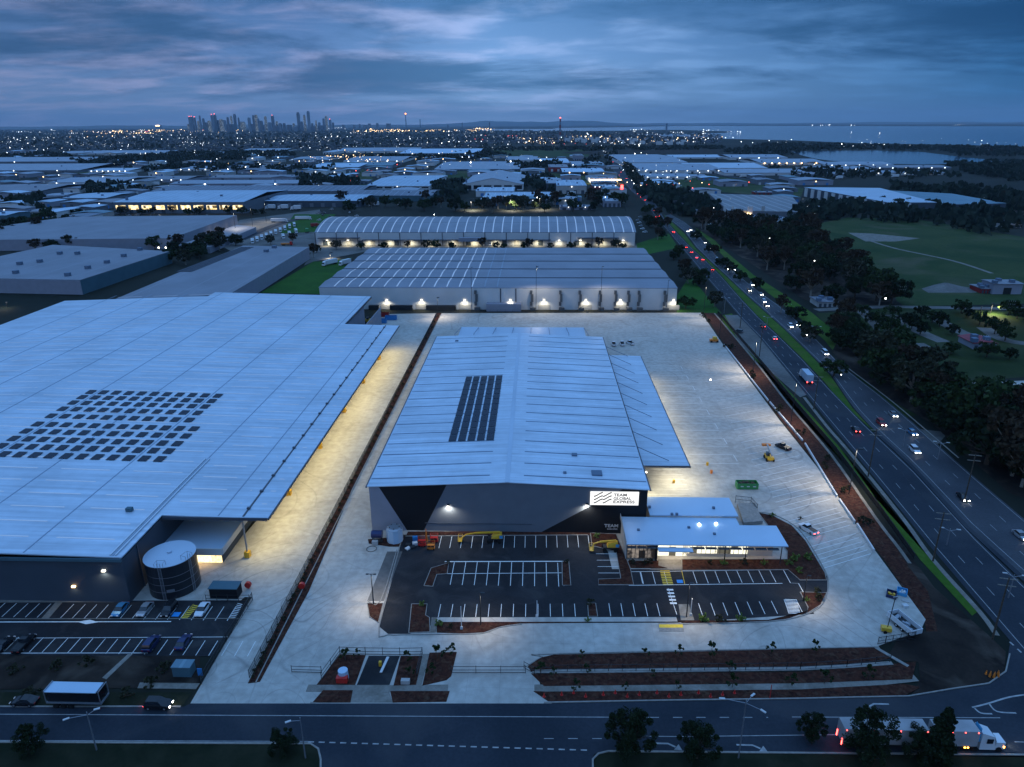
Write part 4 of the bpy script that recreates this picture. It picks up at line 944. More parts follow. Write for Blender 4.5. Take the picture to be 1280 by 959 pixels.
# --- 5. the arched roof distribution shed
ry0 = 600.0; rx0, rx1 = G(392, 308)[0], G(795, 308)[0]; RHH = HT(600, 291, 0, ry0); ry1 = G(600, 268, RHH+5)[1]
rx0, rx1 = G(393, 291, RHH)[0], G(795, 291, RHH)[0]
A_ = thing('arched_warehouse', 'wide arched roof warehouse with white ribs and lit loading docks', 'warehouse', (0, ry0, 0))
mb = MB(); wallbox(mb, rx0, rx1, ry0, ry1, 0, RHH-.3); mb.build('wall', 'wall_white', A_)
def arc(t): return RHH+7.0*math.sin(math.pi*min(1, max(0, t)))**.8
ns = 14; mb = MB()
for k in range(ns):
    a, b = ry0+(ry1-ry0)*k/ns, ry0+(ry1-ry0)*(k+1)/ns; za, zb = arc(k/ns), arc((k+1)/ns)
    mb.hexa([(rx0-.5, a, za-.3), (rx1+.5, a, za-.3), (rx1+.5, b, zb-.3), (rx0-.5, b, zb-.3)], [(rx0-.5, a, za), (rx1+.5, a, za), (rx1+.5, b, zb), (rx0-.5, b, zb)])
    for xx in (rx0, rx1-.3): mb.hexa([(xx, a, RHH-.3), (xx+.3, a, RHH-.3), (xx+.3, b, RHH-.3), (xx, b, RHH-.3)], [(xx, a, za-.3), (xx+.3, a, za-.3), (xx+.3, b, zb-.3), (xx, b, zb-.3)])
mb.build('roof', 'roof_arch', A_, smooth=False)
for j in range(35):
    xx = rx0+2+(rx1-rx0-4)*j/34; mb = MB()
    for k in range(ns):
        a, b = ry0+(ry1-ry0)*k/ns, ry0+(ry1-ry0)*(k+1)/ns; za, zb = arc(k/ns)+.02, arc((k+1)/ns)+.02
        mb.hexa([(xx-.4, a, za), (xx+.4, a, za), (xx+.4, b, zb), (xx-.4, b, zb)], [(xx-.4, a, za+.12), (xx+.4, a, za+.12), (xx+.4, b, zb+.12), (xx-.4, b, zb+.12)])
    mb.build('skylight', 'skylight', A_)
for j in range(16):
    xx = rx0+(rx1-rx0)*j/15; mb = MB(); mb.box(xx-.3, xx+.3, ry0-.3, ry0-.003, 0, RHH-.3); mb.build('column', 'gutter_dark', A_)
mb = MB(); mb.box(rx0+40, rx1-70, ry0-3.6, ry0-.35, 4.8, 5.1); mb.build('dock_canopy', 'wall_dark', A_)
mb = MB(); mb.box(rx1-48, rx1-14, ry0-6, ry0-.35, 6.5, 6.8); mb.build('dock_canopy', 'wall_dark', A_)
mb = MB(); mb.box(rx0+3, rx0+38, ry0-5, ry0-.35, 6.5, 6.8); mb.build('dock_canopy', 'wall_dark', A_)
for j in range(26):
    xx = rx0+8+(rx1-rx0-16)*j/25; mb = MB(); mb.box(xx-2, xx+2, ry0-.1, ry0-.003, .1, 4.2)
    mb.build('dock_door', 'wall_concrete' if j % 3 else 'wall_dark', A_)
for j in range(15):
    xx = rx0+10+(rx1-rx0-20)*j/14; mb = MB(); mb.box(xx-.8, xx+.8, ry0-1.6, ry0-1.0, 4.5, 4.7); mb.build('dock_lamp', 'glow_soft', A_)
    lamp('SPOT', 'dock_light', (xx, ry0-3.8, 4.4), 2400, (1, .90, .58), A_, .4, spot=R(168), direct=(0, .05, -1))
a, b = G(576, 305)[0], G(606, 305)[0]; mb = MB(); mb.box(a, b, ry0-8, ry0-4, 4.5, 7.5); mb.build('sign_hoarding', 'wall_pale', A_)

# ================================================================== SURROUNDING BUILDINGS
RECTS = []
def shed(name, label, cat, px0, px1, ybase, ytop, yback, roof='roof_grey', wall='wall_grey', pitch=.03, doors=4, door_m='wall_dark', band=None, lamps=0, ridge='x', vents=3, group=None, lampm='far_white', h=None, bandz=(.35, .75), para=0):
    "a shed with its front wall foot on pixel row ybase between px0 and px1"
    xm = (px0+px1)/2; ya = G(xm, ybase)[1]; a, b = G(px0, ybase)[0], G(px1, ybase)[0]
    if h is None: h = max(3.0, HT(xm, ytop, (a+b)/2, ya))
    yb = max(ya+12, G(xm, yback, h)[1]); W_ = b-a; D_ = yb-ya
    RECTS.append((a-6, b+6, ya-14, yb+6))
    t = thing(name, label, cat, ((a+b)/2, ya, 0), group)
    mb = MB(); wallbox(mb, a, b, ya, yb, 0, h-.2, max(.3, W_*.004)); mb.build('wall', wall, t)
    mb = MB(); rise = pitch*min(D_, W_)
    if ridge == 'x': secs = [((a-.5, ya-.5, h), (b+.5, ya-.5, h)), ((a-.5, (ya+yb)/2, h+rise), (b+.5, (ya+yb)/2, h+rise)), ((a-.5, yb+.5, h), (b+.5, yb+.5, h))]
    else: secs = [((a-.5, ya-.5, h), (a-.5, yb+.5, h)), (((a+b)/2, ya-.5, h+rise), ((a+b)/2, yb+.5, h+rise)), ((b+.5, ya-.5, h), (b+.5, yb+.5, h))]
    for (p, q), (r_, s) in zip(secs[:-1], secs[1:]):
        B_ = [p, q, s, r_] if ridge == 'x' else [p, r_, s, q]
        mb.hexa([(x, y, z-.3) for x, y, z in B_], [(x, y, z) for x, y, z in B_])
    rf = mb.build('roof', roof, t)
    if ridge == 'y' :
        mb = MB(); mb.prism([(0, 0), (1, 0), (1, 1)], 0, 1); mb = MB()
        for yy in (ya, yb-.3):
            mb = MB(); i = 0; mb.v += [(a, yy, h-.3), (b, yy, h-.3), ((a+b)/2, yy, h+rise-.35), (a, yy+.3, h-.3), (b, yy+.3, h-.3), ((a+b)/2, yy+.3, h+rise-.35)]
            for f in ((0, 1, 2), (5, 4, 3), (0, 3, 4, 1), (1, 4, 5, 2), (2, 5, 3, 0)): mb.f.append(tuple(i+k for k in f)); mb.m.append(0)
            mb.build('gable', wall, t)
    for k in range(doors):
        c = a+W_*(k+.5)/doors; dw = min(4.5, W_/doors*.55); mb = MB(); mb.box(c-dw/2, c+dw/2, ya-.15, ya-.003, .05, min(h*.62, 5)); mb.build('door', door_m, t)
    if band:
        nwin = max(2, int(W_/14)) if W_ < 200 else 14
        for k in range(nwin):
            p, q = a+W_*(k+.12)/nwin, a+W_*(k+.88)/nwin; mb = MB(); mb.box(p, q, ya-.2, ya-.02, h*bandz[0], h*bandz[1]); mb.build('window', band, t)
    rl = max(.35, ya/1500)
    for k in range(lamps):
        c = a+W_*(k+.5)/lamps; mb = MB(); mb.ball((c, ya-.8, h*.85), rl, 5, 4); mb.build('wall_lamp', lampm, t)
    for k in range(vents):
        c = a+W_*((k*37 % 100)/100*.9+.05); e = ya+D_*((k*61 % 100)/100*.8+.1); z = h+.2
        mb = MB(); mb.box(c-1.2, c+1.2, e-1.2, e+1.2, z, z+1.4+rise*.6); mb.build('roof_vent', 'lap_dark', t)
    if para: mb = MB(); mb.box(a, b, ya-.4, ya-.003, h-.2, h+para); mb.build('parapet', 'wall_pale', t)
    return t
def quad_shed(name, label, cat, corners, h, roof, wall, parts=(), solar=None, group=None):
    "roof corners in pixels at height h: front-left, front-right, back-right, back-left"
    c = [G(*p, h) for p in corners]; t = thing(name, label, cat, ((c[0][0]+c[1][0])/2, (c[0][1]+c[1][1])/2, 0), group)
    mb = MB(); mb.prism(c, 0, h-.35)
    mb.build('wall', wall, t); mb = MB(); mb.prism(c, h-.34, h); mb.build('roof', roof, t)
    return t, c
# near left trio
t, c = quad_shed('warehouse', 'grey roofed shed with scattered roof vents and dark teal side wall, left edge', 'warehouse', [(-120, 346), (100, 350), (213, 314), (66, 306)], 9, 'roof_grey', 'wall_teal')
mb = MB(); fl, fr = c[0], c[1]; mb.hexa([(fl[0], fl[1]-.35, 0), (fr[0], fr[1]-.35, 0), (fr[0], fr[1]-.01, 0), (fl[0], fl[1]-.01, 0)], [(fl[0], fl[1]-.35, 8.6), (fr[0], fr[1]-.35, 8.6), (fr[0], fr[1]-.01, 8.6), (fl[0], fl[1]-.01, 8.6)]); mb.build('front_wall', 'wall_pale', t)
for a, b in ((25, 331), (50, 328), (75, 318), (97, 318), (110, 336), (134, 329), (85, 345), (20, 342), (-20, 330), (155, 321), (175, 313)):
    q = G(a, b, 9); mb = MB(); mb.box(q[0]-1.4, q[0]+1.4, q[1]-1.4, q[1]+1.4, 9.02, 11); mb.build('roof_vent', 'lap_dark', t)
t, c = quad_shed('warehouse', 'grey shed with a strip of solar panels along its left roof edge', 'warehouse', [(120, 384), (290, 366), (386, 309), (304, 307)], 9, 'roof_grey', 'wall_pale')
a, b = Vector(G(222, 340, 9)), Vector(G(303, 309, 9))
for k in range(4):
    mb = MB(); mb.strip([tuple(a+Vector((k*2.6, 0))), tuple(b+Vector((k*2.6, 0)))], 2.0, 9.05, 9.2); mb.build('solar_panel', 'solar', t)
for p, q in ((333, 315), (343, 310)):
    g_ = G(p, q, 9); mb = MB(); mb.box(g_[0]-1.5, g_[0]+1.5, g_[1]-1.5, g_[1]+1.5, 9.02, 10.8); mb.build('roof_vent', 'lap_dark', t)
t, c = quad_shed('warehouse', 'broad low grey roofed warehouse with pale front wall and lean-to, beyond the vented shed', 'warehouse', [(-140, 301), (214, 298), (296, 269), (88, 271)], 9, 'roof_grey', 'wall_pale')
t2, c2 = quad_shed('warehouse', 'low lean-to building with two yard lamps at the side of the broad grey warehouse', 'warehouse', [(222, 307), (262, 309), (320, 284), (296, 281)], 5, 'roof_grey', 'wall_pale')
for p in ((221, 303), (229.5, 303)): q = G(*p, 3); mb = MB(); mb.ball((q[0], c2[0][1]-1.5, 3.5), .7, 6, 4); mb.build('wall_lamp', 'glow_soft', t2)
S = shed
S('office_block', 'long office warehouse with a row of yellow lit windows and pale blue roof', 'warehouse', 145, 306, 267, 252.5, 238, 'roof_ribbed_white', 'wall_grey', band='win_warm', bandz=(.35, .72))
S('warehouse', 'ribbed pale canopy warehouse right of the yellow lit windows', 'warehouse', 328, 452, 259, 251, 243, 'roof_ribbed_white', 'wall_dark', doors=9, door_m='wall_grey')
S('warehouse', 'teal fronted warehouse with ribbed grey roof beyond the arched shed', 'warehouse', 428, 540, 252, 244.5, 237.5, 'roof_ribbed', 'wall_teal')
S('warehouse', 'very long dark ribbed roof warehouse in the middle distance left', 'warehouse', 190, 452, 247, 239, 232, 'roof_ribbed', 'wall_grey', vents=2)
S('warehouse', 'pale flat roofed warehouse with two bright lamps in front', 'warehouse', 214, 388, 233, 229.5, 225, 'roof_pale', 'wall_pale', lamps=2, lampm='glow_cool')
S('warehouse', 'grey flat roofed warehouse behind the two bright lamps', 'warehouse', 262, 400, 224.5, 222, 218.5, 'roof_grey', 'wall_pale')
S('warehouse', 'pale blue roofed warehouse with shaded glass front left of the arched white office', 'warehouse', 457, 537, 237, 232.5, 219.5, 'roof_ribbed_white', 'wall_white', band='glass_dark', doors=0, lamps=1)
t = S('office_building', 'white curved roof office with tall dark windows in the middle distance', 'office', 578, 654, 238, 230.5, 219, 'roof_pale', 'wall_white', pitch=.10, ridge='y', band='glass_dark', bandz=(.2, .85))
S('showroom', 'low pale showroom with blue panel in front of the curved roof office', 'showroom', 595, 642, 246, 239, 234, 'roof_ribbed_white', 'wall_white', doors=3, door_m='blue_paint')
S('canopy', 'long low pale canopy lit from below beside the pale showroom', 'canopy', 606, 690, 249.5, 245, 240, 'roof_ribbed_white', 'wall_pale', lamps=5)
S('warehouse', 'long narrow grey roofed warehouse standing in the open grassland', 'warehouse', 543, 649, 213.5, 211.5, 202, 'roof_pale', 'wall_dark')
S('showroom', 'pinkish walled showroom with pale blue roof left of the petrol station', 'showroom', 696, 733, 242.5, 232, 225, 'roof_ribbed_white', 'wall_concrete', lamps=1)
S('showroom', 'small dark fronted building tucked against the pinkish showroom', 'showroom', 683, 703, 239, 229, 223, 'roof_pale', 'wall_dark', doors=2)
S('office_building', 'dark glass two storey office row behind the petrol station', 'office', 703, 756, 220, 215, 210, 'roof_blue', 'wall_dark', band='glass_dark', lamps=3, lampm='far_warm')
S('warehouse', 'pale roofed warehouse behind the dark glass office row', 'warehouse', 716, 757, 209.5, 207, 201.5, 'roof_pale', 'wall_white', band='glass_dark')
mat('wall_red', (.22, .02, .02), .7, var=.2, scale=.2)
S('red_shed', 'red walled shed left of the dark glass office row', 'shed', 686, 710, 214.5, 209, 205.5, 'roof_grey', 'wall_red', doors=3, door_m='wall_white')
S('warehouse', 'white flat roofed warehouse below the open field, middle distance', 'warehouse', 632, 672, 203, 200, 195.5, 'roof_pale', 'wall_white')
S('warehouse', 'blue grey roofed warehouse with trees along its front, middle distance', 'warehouse', 672, 712, 206, 203.5, 198, 'roof_blue', 'wall_pale')
S('warehouse', 'small boxy pale building beside the crossroads traffic', 'building', 718, 729, 201, 194.5, 192.5, 'roof_grey', 'wall_pale')
t = S('petrol_station', 'brightly lit petrol station shop with orange fascia beside the highway', 'petrol station', 738, 768, 229, 224, 221.5, 'roof_pale', 'sign_and_wall_glow', lamps=4, lampm='glow_warm')  # shop walls emit, lamplight on them put into the material
mb = MB(); a, b = G(734, 226)[0], G(771, 226)[0]; yy = G(750, 229)[1]-14; mb.box(a, b, yy, yy+11, 5.5, 6.4); mb.build('canopy', 'glow_warm', t)  # whole canopy slab emits, standing in for its warm lit underside
for k in range(5): mb = MB(); xx = a+(b-a)*(k+.5)/5; mb.tube((xx, yy+5, 0), (xx, yy+5, 5.5), .4); mb.build('column', 'wall_white', t)
S('restaurant', 'low takeaway building with red walls between the petrol station and the highway', 'restaurant', 741, 752, 237, 233, 230, 'roof_teal', 'wall_red', lamps=2)
S('restaurant', 'low white roofed shop with bright lamps beside the red takeaway', 'shop', 754, 772, 238, 234, 231, 'roof_white', 'wall_white', lamps=4)
sg = thing('pylon_sign', 'tall glowing red and white pylon sign at the crossroads', 'sign', (*G(777, 243), 0)); q = sg['_o']
mb = MB(); mb.box(q[0]-1.8, q[0]+1.8, q[1]-.4, q[1]+.4, 1.5, 13); mb.build('panel', 'glow_red', sg); mb = MB(); mb.box(q[0]-.5, q[0]+.5, q[1]-.3, q[1]+.3, 0, 1.5); mb.build('post', 'steel_dark', sg)
S('shed', 'pale grey shed among the dark trees behind the arched roof', 'shed', 754, 776, 259, 251.5, 248, 'roof_pale', 'wall_pale')
S('shed', 'low grey building with yard lamps at the end of the tree row', 'shed', 700, 742, 262.5, 258.5, 256, 'roof_grey', 'wall_pale', lamps=2)
# left middle distance
S('warehouse', 'boxy shed with dark long wall and pale end beyond the yellow windows', 'warehouse', 80, 133, 254, 247.5, 241, 'roof_ribbed_white', 'wall_grey', doors=2)
S('warehouse', 'wide pale shed with four bright lamps, far left', 'warehouse', 62, 148, 234, 228, 221.5, 'roof_pale', 'wall_white', lamps=4)
S('warehouse', 'low white shed floodlit along its front, far left middle distance', 'warehouse', 112, 160, 216.5, 213.5, 210, 'roof_white', 'wall_white', lamps=7)
S('warehouse', 'wide grey blue warehouse at the far left edge below the treed ridge', 'warehouse', -60, 97, 216, 213, 205.5, 'roof_pale', 'wall_grey', lamps=3)
S('warehouse', 'large pale roof at the far left edge under the dark tree belt', 'warehouse', -60, 99, 204.5, 202, 197.5, 'roof_pale', 'wall_grey', lamps=1)
S('warehouse', 'grey shed with small side annexe at the left edge, middle distance', 'warehouse', -40, 52, 244, 238.5, 230, 'roof_grey', 'wall_grey')
S('shed', 'small pale roofed shed left of the boxy shed', 'shed', 54, 80, 248.5, 244.5, 241, 'roof_pale', 'wall_pale')
S('shed', 'small pale shed with bright yard lamp at the left edge', 'shed', -20, 40, 256, 251.5, 246, 'roof_grey', 'wall_grey')
S('shed', 'low brownish sheds among parked cars left of the tree hedge', 'shed', 34, 66, 269, 264.5, 260, 'roof_grey', 'wall_concrete')
S('shed', 'pale blue roofed shed cut by the left edge above the dark hedge', 'shed', -30, 9, 277, 269, 264, 'roof_ribbed_white', 'wall_teal')
S('warehouse', 'long grey shed with lamps below the distant tree belt', 'warehouse', 150, 232, 228, 224.5, 220, 'roof_grey', 'wall_pale', lamps=7)
FARW = [
 (222, 272, 214, 211.5, 207.5, 'roof_pale', 5, 'distant pale shed with a line of lamps along its front'),
 (276, 350, 214, 211.5, 206, 'roof_grey', 4, 'distant grey shed with bright lamps right of the lamp line'),
 (386, 448, 212.5, 209, 203.5, 'roof_blue', 0, 'distant blue grey roof beside the orange lit yard'),
 (362, 405, 201.5, 199.5, 195.5, 'roof_pale', 2, 'distant pale roof left of the orange lit yard'),
 (404, 418, 193, 190, 186.5, 'roof_white', 0, 'small bright distant roof below the skyline towers'),
 (340, 356, 199, 196.5, 195, 'roof_teal', 1, 'small distant reddish roofed shed with bright lamps'),
 (430, 502, 204, 201, 195.5, 'roof_pale', 6, 'distant long shed with a row of white lamps, centre left'),
 (395, 490, 210.5, 207, 203.5, 'roof_teal', 0, 'distant teal roof just right of the orange yard'),
 (420, 520, 191, 189, 186, 'roof_pale', 2, 'distant pale roof in front of the suburb, centre'),
 (500, 598, 194.5, 191.5, 186.5, 'roof_blue', 3, 'long distant blue grey roof, centre of the plain'),
 (300, 352, 190, 188.5, 186, 'roof_pale', 0, 'distant pale roof strip below the city towers'),
 (66, 100, 193, 191.5, 188.5, 'roof_pale', 0, 'small pale distant roof at the foot of the far left suburb'),
 (110, 205, 193, 191.5, 189, 'roof_pale', 2, 'thin distant pale roof left of the tree belt'),
 (574, 590, 199, 196, 193, 'roof_pale', 2, 'small distant shed with lamps right of the lamp row'),
 (777, 860, 207, 203, 193, 'roof_pale', 0, 'pale flat warehouse roof right of the highway'),
 (800, 905, 217, 213, 204, 'roof_pale', 8, 'pale warehouse with lamp row along its base right of the highway'),
 (862, 960, 213, 210, 203.5, 'roof_white', 0, 'long white warehouse roof right of the highway'),
 (905, 1010, 219.5, 216, 211, 'roof_pale', 0, 'pale warehouse fronting the country road on the right'),
 (838, 905, 198.5, 196.8, 194, 'roof_white', 0, 'very bright white flat roof right of the highway'),
 (912, 985, 200, 197, 193.5, 'roof_pale', 3, 'pale warehouse with lamps at its corner before the lake'),
 (950, 1035, 206.5, 203.5, 198.5, 'roof_pale', 9, 'warehouse with warm lit frontage beside the lake'),
 (1030, 1118, 209.5, 206, 202.5, 'roof_pale', 5, 'long pale warehouse on the lake shore with small lamps'),
 (1090, 1190, 212.5, 209.5, 206.5, 'roof_grey', 6, 'grey warehouse with lamps at the right end of the lakeside row'),
 (1010, 1090, 214.5, 211, 208, 'roof_pale', 2, 'warehouse with rust coloured end wall in the lakeside row'),
 (1080, 1182, 219, 216, 213, 'roof_pale', 3, 'pale warehouse at the near right of the lakeside row'),
 (1000, 1060, 221, 218, 215, 'roof_grey', 1, 'grey warehouse in front of the lakeside row'),
 (803, 865, 224.5, 221, 217, 'roof_pale', 5, 'low pale buildings with bright yard lamps beside the crossroads'),
 (850, 884, 222.5, 220.5, 218, 'roof_pale', 0, 'small pale roof by the country road junction'),
 (828, 872, 172, 170.6, 169.2, 'roof_grey', 0, 'distant dark roofed plant on the flat by the bay'),
]
for (a, b, yb, yt, yk, rf, nl, lab) in FARW: S('warehouse', lab, 'warehouse', a, b, yb, yt, yk, rf, 'wall_white' if rf in ('roof_white', 'roof_pale') else 'wall_grey', lamps=nl, group='warehouses across the plain', lampm='glow_warm' if 'warm' in lab else 'far_white')
def small_sheds(px0, px1, py0, py1, n, lab, grp):
    rs = random.Random(n*7+int(px0)); k = 0; tries = 0
    while k < n and tries < n*40:
        tries += 1; px_ = rs.uniform(px0, px1); py_ = rs.uniform(py0, py1); x, y = G(px_, py_); W_ = rs.uniform(14, 42)*(1+y/3500); D_ = rs.uniform(14, 34)*(1+y/2500); h = rs.uniform(4.5, 8.5)
        if any(x < q[1] and x+W_ > q[0] and y < q[3] and y+D_ > q[2] for q in RECTS): continue
        RECTS.append((x-5, x+W_+5, y-8, y+D_+5)); k += 1
        t = thing('shed', lab, 'shed', (x+W_/2, y, 0), grp); mb = MB(); wallbox(mb, x, x+W_, y, y+D_, 0, h-.2); mb.build('wall', rs.choice(('wall_pale', 'wall_grey', 'wall_concrete', 'wall_white')), t)
        mb = MB(); rise = W_*.04
        for p, q, za, zb in ((x-.4, x+W_/2, h, h+rise), (x+W_/2, x+W_+.4, h+rise, h)): mb.hexa([(p, y-.4, za-.25), (q, y-.4, zb-.25), (q, y+D_+.4, zb-.25), (p, y+D_+.4, za-.25)], [(p, y-.4, za), (q, y-.4, zb), (q, y+D_+.4, zb), (p, y+D_+.4, za)])
        mb.build('roof', rs.choice(('roof_grey', 'roof_pale', 'roof_ribbed', 'roof_blue', 'roof_teal', 'roof_ribbed_white')), t)
        for j in range(3): c = x+W_*(j+.5)/3; mb = MB(); mb.box(c-1.8, c+1.8, y-.12, y-.003, .05, 3.6); mb.build('door', rs.choice(('wall_dark', 'wall_white', 'blue_paint')), t)
        if rs.random() < .45: mb = MB(); mb.ball((x+W_/2, y-.8, h*.8), max(.5, y/1700), 5, 4); mb.build('wall_lamp', rs.choice(('far_white', 'far_white', 'far_warm')), t)
RECTS += [(-420, -60, 80, 640), (-200, 90, 360, 720)]
small_sheds(-20, 140, 222, 278, 26, 'small low shed packed among the yards at the left edge', 'small sheds at the left edge')
small_sheds(140, 330, 204, 250, 20, 'small shed between the long warehouses on the left plain', 'small sheds on the left plain')
small_sheds(330, 600, 198, 250, 34, 'small shed in the packed yards left of the curved roof office', 'small sheds left of the curved roof office')
small_sheds(600, 760, 196, 258, 26, 'small shed in the blocks between the grassland and the petrol station', 'small sheds by the petrol station')
small_sheds(795, 1000, 222, 262, 16, 'small shed in the low lots right of the crossroads', 'small sheds right of the crossroads')
small_sheds(-20, 420, 190, 206, 22, 'tiny distant shed along the far tree belt', 'tiny sheds along the far tree belt')
# right: the blue roofed hall, its teal wing, the salvage market
t, c = quad_shed('factory', 'pale blue roofed factory hall with dark and white banded walls right of the salvage yard', 'factory', [(1110, 253), (1171, 253), (1100, 235), (1005, 234)], 12, 'roof_white', 'wall_dark')
A0, A1 = Vector(c[3]), Vector(c[0]); dn = (A1-A0).normalized(); nrm = Vector((dn.y, -dn.x))
if nrm.x > 0: nrm = -nrm
for k in range(11):
    p = A0+(A1-A0)*(k+.25)/11; q = A0+(A1-A0)*(k+.7)/11; mb = MB(); mb.hexa([(*p, 0), (*q, 0), (*(q+nrm*.8), 0), (*(p+nrm*.8), 0)], [(*p, 11), (*q, 11), (*(q+nrm*.8), 11), (*(p+nrm*.8), 11)]); mb.build('wall_pier', 'wall_white', t)
A0, A1 = Vector(c[0]), Vector(c[1])
for k in range(3):
    p = A0+(A1-A0)*(k*.18+.0); mb = MB(); mb.box(p.x, p.x+6, p.y-1, p.y-.01, 0, 11); mb.build('wall_pier', 'wall_white', t)
t, c = quad_shed('factory_wing', 'low dark teal roofed factory wing to the right of the pale blue hall', 'factory', [(1172, 256), (1258, 254), (1190, 242), (1110, 238)], 8, 'roof_teal', 'wall_dark')
mat('salvage_roof', (.13, .13, .135), .8, var=.3, scale=.05)
t, c = quad_shed('market_hall', 'wide grey corrugated market hall with white pylons and a green lit shopfront', 'market', [(910, 263), (1006, 265), (990, 245), (886, 242)], 7, 'roof_sawtooth', 'wall_grey')
for k, (px_, w_, m_) in enumerate(((905, 2.5, 'wall_white'), (915, 2.0, 'wall_white'), (937, 5.0, 'wall_white'), (953, 3.0, 'wall_concrete'), (1021, 3, 'wall_white'))):
    xx, yy = G(px_, 272); mb = MB(); mb.box(xx-w_/2, xx+w_/2, yy, yy+2, 0, 12); mb.build('pylon', m_, t)
mb = MB(); xx, yy = G(976, 272); mb.box(xx-14, xx+10, yy, yy+3, 2.5, 5.5); mb.build('shopfront', 'glow_green', t)
mb = MB(); xx, yy = G(940, 272); mb.box(xx-9, xx-2, yy-1, yy+1, 3, 4.4); mb.build('shopfront', 'glow_warm', t)
for k in range(8):
    xx, yy = G(1008+k*3, 270+(k*7) % 8); mb = MB(); mb.ball((xx, yy, 6), .6, 5, 4); mb.build('lamp', 'far_white', t)
t = S('shop', 'small beige shop with two bright lamps at the highway edge of the market', 'shop', 874, 892, 274, 265, 261, 'roof_grey', 'wall_concrete', lamps=2, lampm='glow_soft')
S('shop', 'small red and white stall beside the market pylons', 'stall', 930, 946, 276, 271, 269, 'roof_white', 'wall_red')
S('shop', 'low pale stall below the green lit shopfront', 'stall', 960, 984, 279, 274, 271, 'roof_pale', 'wall_white')
S('shed', 'red roofed stalls behind the market hall', 'shed', 944, 966, 243.5, 240.5, 239, 'roof_grey', 'wall_red')
S('shed', 'small red shed at the back of the market hall', 'shed', 884, 898, 241, 239, 237.5, 'roof_grey', 'wall_red', lamps=1)
S('shed', 'grey metal shed with dark doorway at the right edge by the paddock', 'shed', 1240, 1276, 368, 354.5, 350, 'roof_grey', 'wall_pale', doors=1, door_m='black_paint')
S('shed', 'rusty orange lean-to beside the grey metal shed', 'shed', 1226, 1242, 367, 361, 358, 'roof_grey', 'wall_red')
S('cottage', 'pale cottage among dark trees at the right edge beyond the paddock', 'cottage', 1252, 1276, 285, 279.5, 276.5, 'roof_grey', 'wall_concrete', lamps=2, lampm='far_warm')
mat('roof_red', (.24, .05, .06), .7, var=.2, scale=.3)
S('cabin', 'red roofed cabin in the camping ground', 'cabin', 1216, 1244, 437, 431, 424, 'roof_red', 'wall_pale', ridge='y', pitch=.08)
S('cabin', 'small brown roofed cabin at the left end of the park road', 'cabin', 1022, 1046, 384, 377, 374, 'roof_grey', 'wall_concrete')
for k, (a, b, m_) in enumerate(((1196, 456, 'roof_grey'), (1168, 372, 'roof_grey'))):
    pass
# spoil heap and beds of the caravan lots
for k, pts in enumerate(([(1152, 361), (1168, 356), (1180, 353.5), (1195, 357), (1218, 362), (1215, 365), (1160, 365)],)):
    mb = MB(); pl = P(*pts); cx = sum(p[0] for p in pl)/len(pl); cy = sum(p[1] for p in pl)/len(pl)
    for i in range(len(pl)): mb.face([(*pl[i], .05), (*pl[(i+1) % len(pl)], .05), (cx, cy, 3.0)])
    tag(mb.build('spoil_heap', 'gravel_lot'), 'low grey heap of crushed rock in the dark paddock', 'heap')

# ================================================================== CITY ON THE HORIZON
def tower(px, ptop, wpx, m, label, D=None, ybase=163.0, red=False, crown=0):
    D = D or 12500*(1+random.uniform(-.08, .08))
    x, y = G(px, ybase); s = D/math.hypot(x, y); x, y = x*s, y*s
    h = HT(px, ptop, x, y); wd = wpx*.80*D*.94/F_PX
    t = thing('tower', label, 'tower', (x, y, 0), 'high-rise towers of the city skyline')
    mb = MB(); mb.box(x-wd/2, x+wd/2, y-wd/2, y+wd/2, 0, h*.94)
    mb.build('shaft', m, t)
    mb = MB(); mb.box(x-wd*.36, x+wd*.36, y-wd*.36, y+wd*.36, h*.94+.1, h); mb.build('crown', 'tower_pale' if crown else m, t)
    if crown: mb = MB(); mb.box(x-wd*.52, x-wd*.5, y-wd/2, y+wd/2, 0, h*.9); mb.build('fin', 'tower_pale', t)
    if red: mb = MB(); mb.ball((x, y-wd*.4, h+5), 5, 5, 4); mb.build('beacon', 'far_red', t)
kinds = ['slim', 'broad', 'stepped', 'dark', 'pale', 'blocky', 'narrow']
TW = [(236.5, 155, 2.5, 0), (239.5, 146, 3.5, 1), (242.2, 146, 3, 1), (245.5, 146.5, 2, 1), (249.5, 151, 3, 0), (252, 144.5, 2.2, 0), (256, 148, 2.6, 0), (259, 153, 3, 0), (263, 151, 4, 0), (267.3, 143.5, 3, 1), (271, 143, 3, 1), (273.5, 150, 2.5, 0), (278, 149, 5, 0), (282, 150, 4, 0), (286.5, 146.5, 2.6, 0), (291, 145, 2.6, 0), (294.5, 150, 2, 0), (295.5, 142.5, 3.2, 0), (304, 152, 7, 0), (313, 147, 3.5, 0), (318.5, 144, 2.5, 0), (322, 143.5, 4, 0), (327, 151, 5, 0), (333.5, 145.5, 3.2, 0), (338, 153, 5, 0), (342.5, 144.5, 3.5, 1), (347, 151.5, 3, 0), (351, 154, 4, 0), (356, 154, 3.5, 0), (362, 156, 6, 0), (368, 154, 3, 0), (374.5, 140.5, 3.8, 0), (378, 152, 3, 0), (382, 143.5, 3, 0), (387.2, 138.8, 3.6, 0), (391, 154, 2.5, 0), (396, 150.5, 2.4, 0), (400, 153, 3, 0), (405.5, 148, 2.8, 0), (409, 145, 3.4, 0), (413.5, 149.5, 3.2, 1), (417, 153, 2.6, 0), (300, 147, 2, 0), (324.5, 148, 2.2, 0), (330, 156, 6, 0), (345, 157, 7, 0), (371, 158, 8, 0), (289, 155, 9, 0), (316, 155, 8, 0), (403, 157, 10, 0), (393, 158, 9, 0)]
TW.sort()
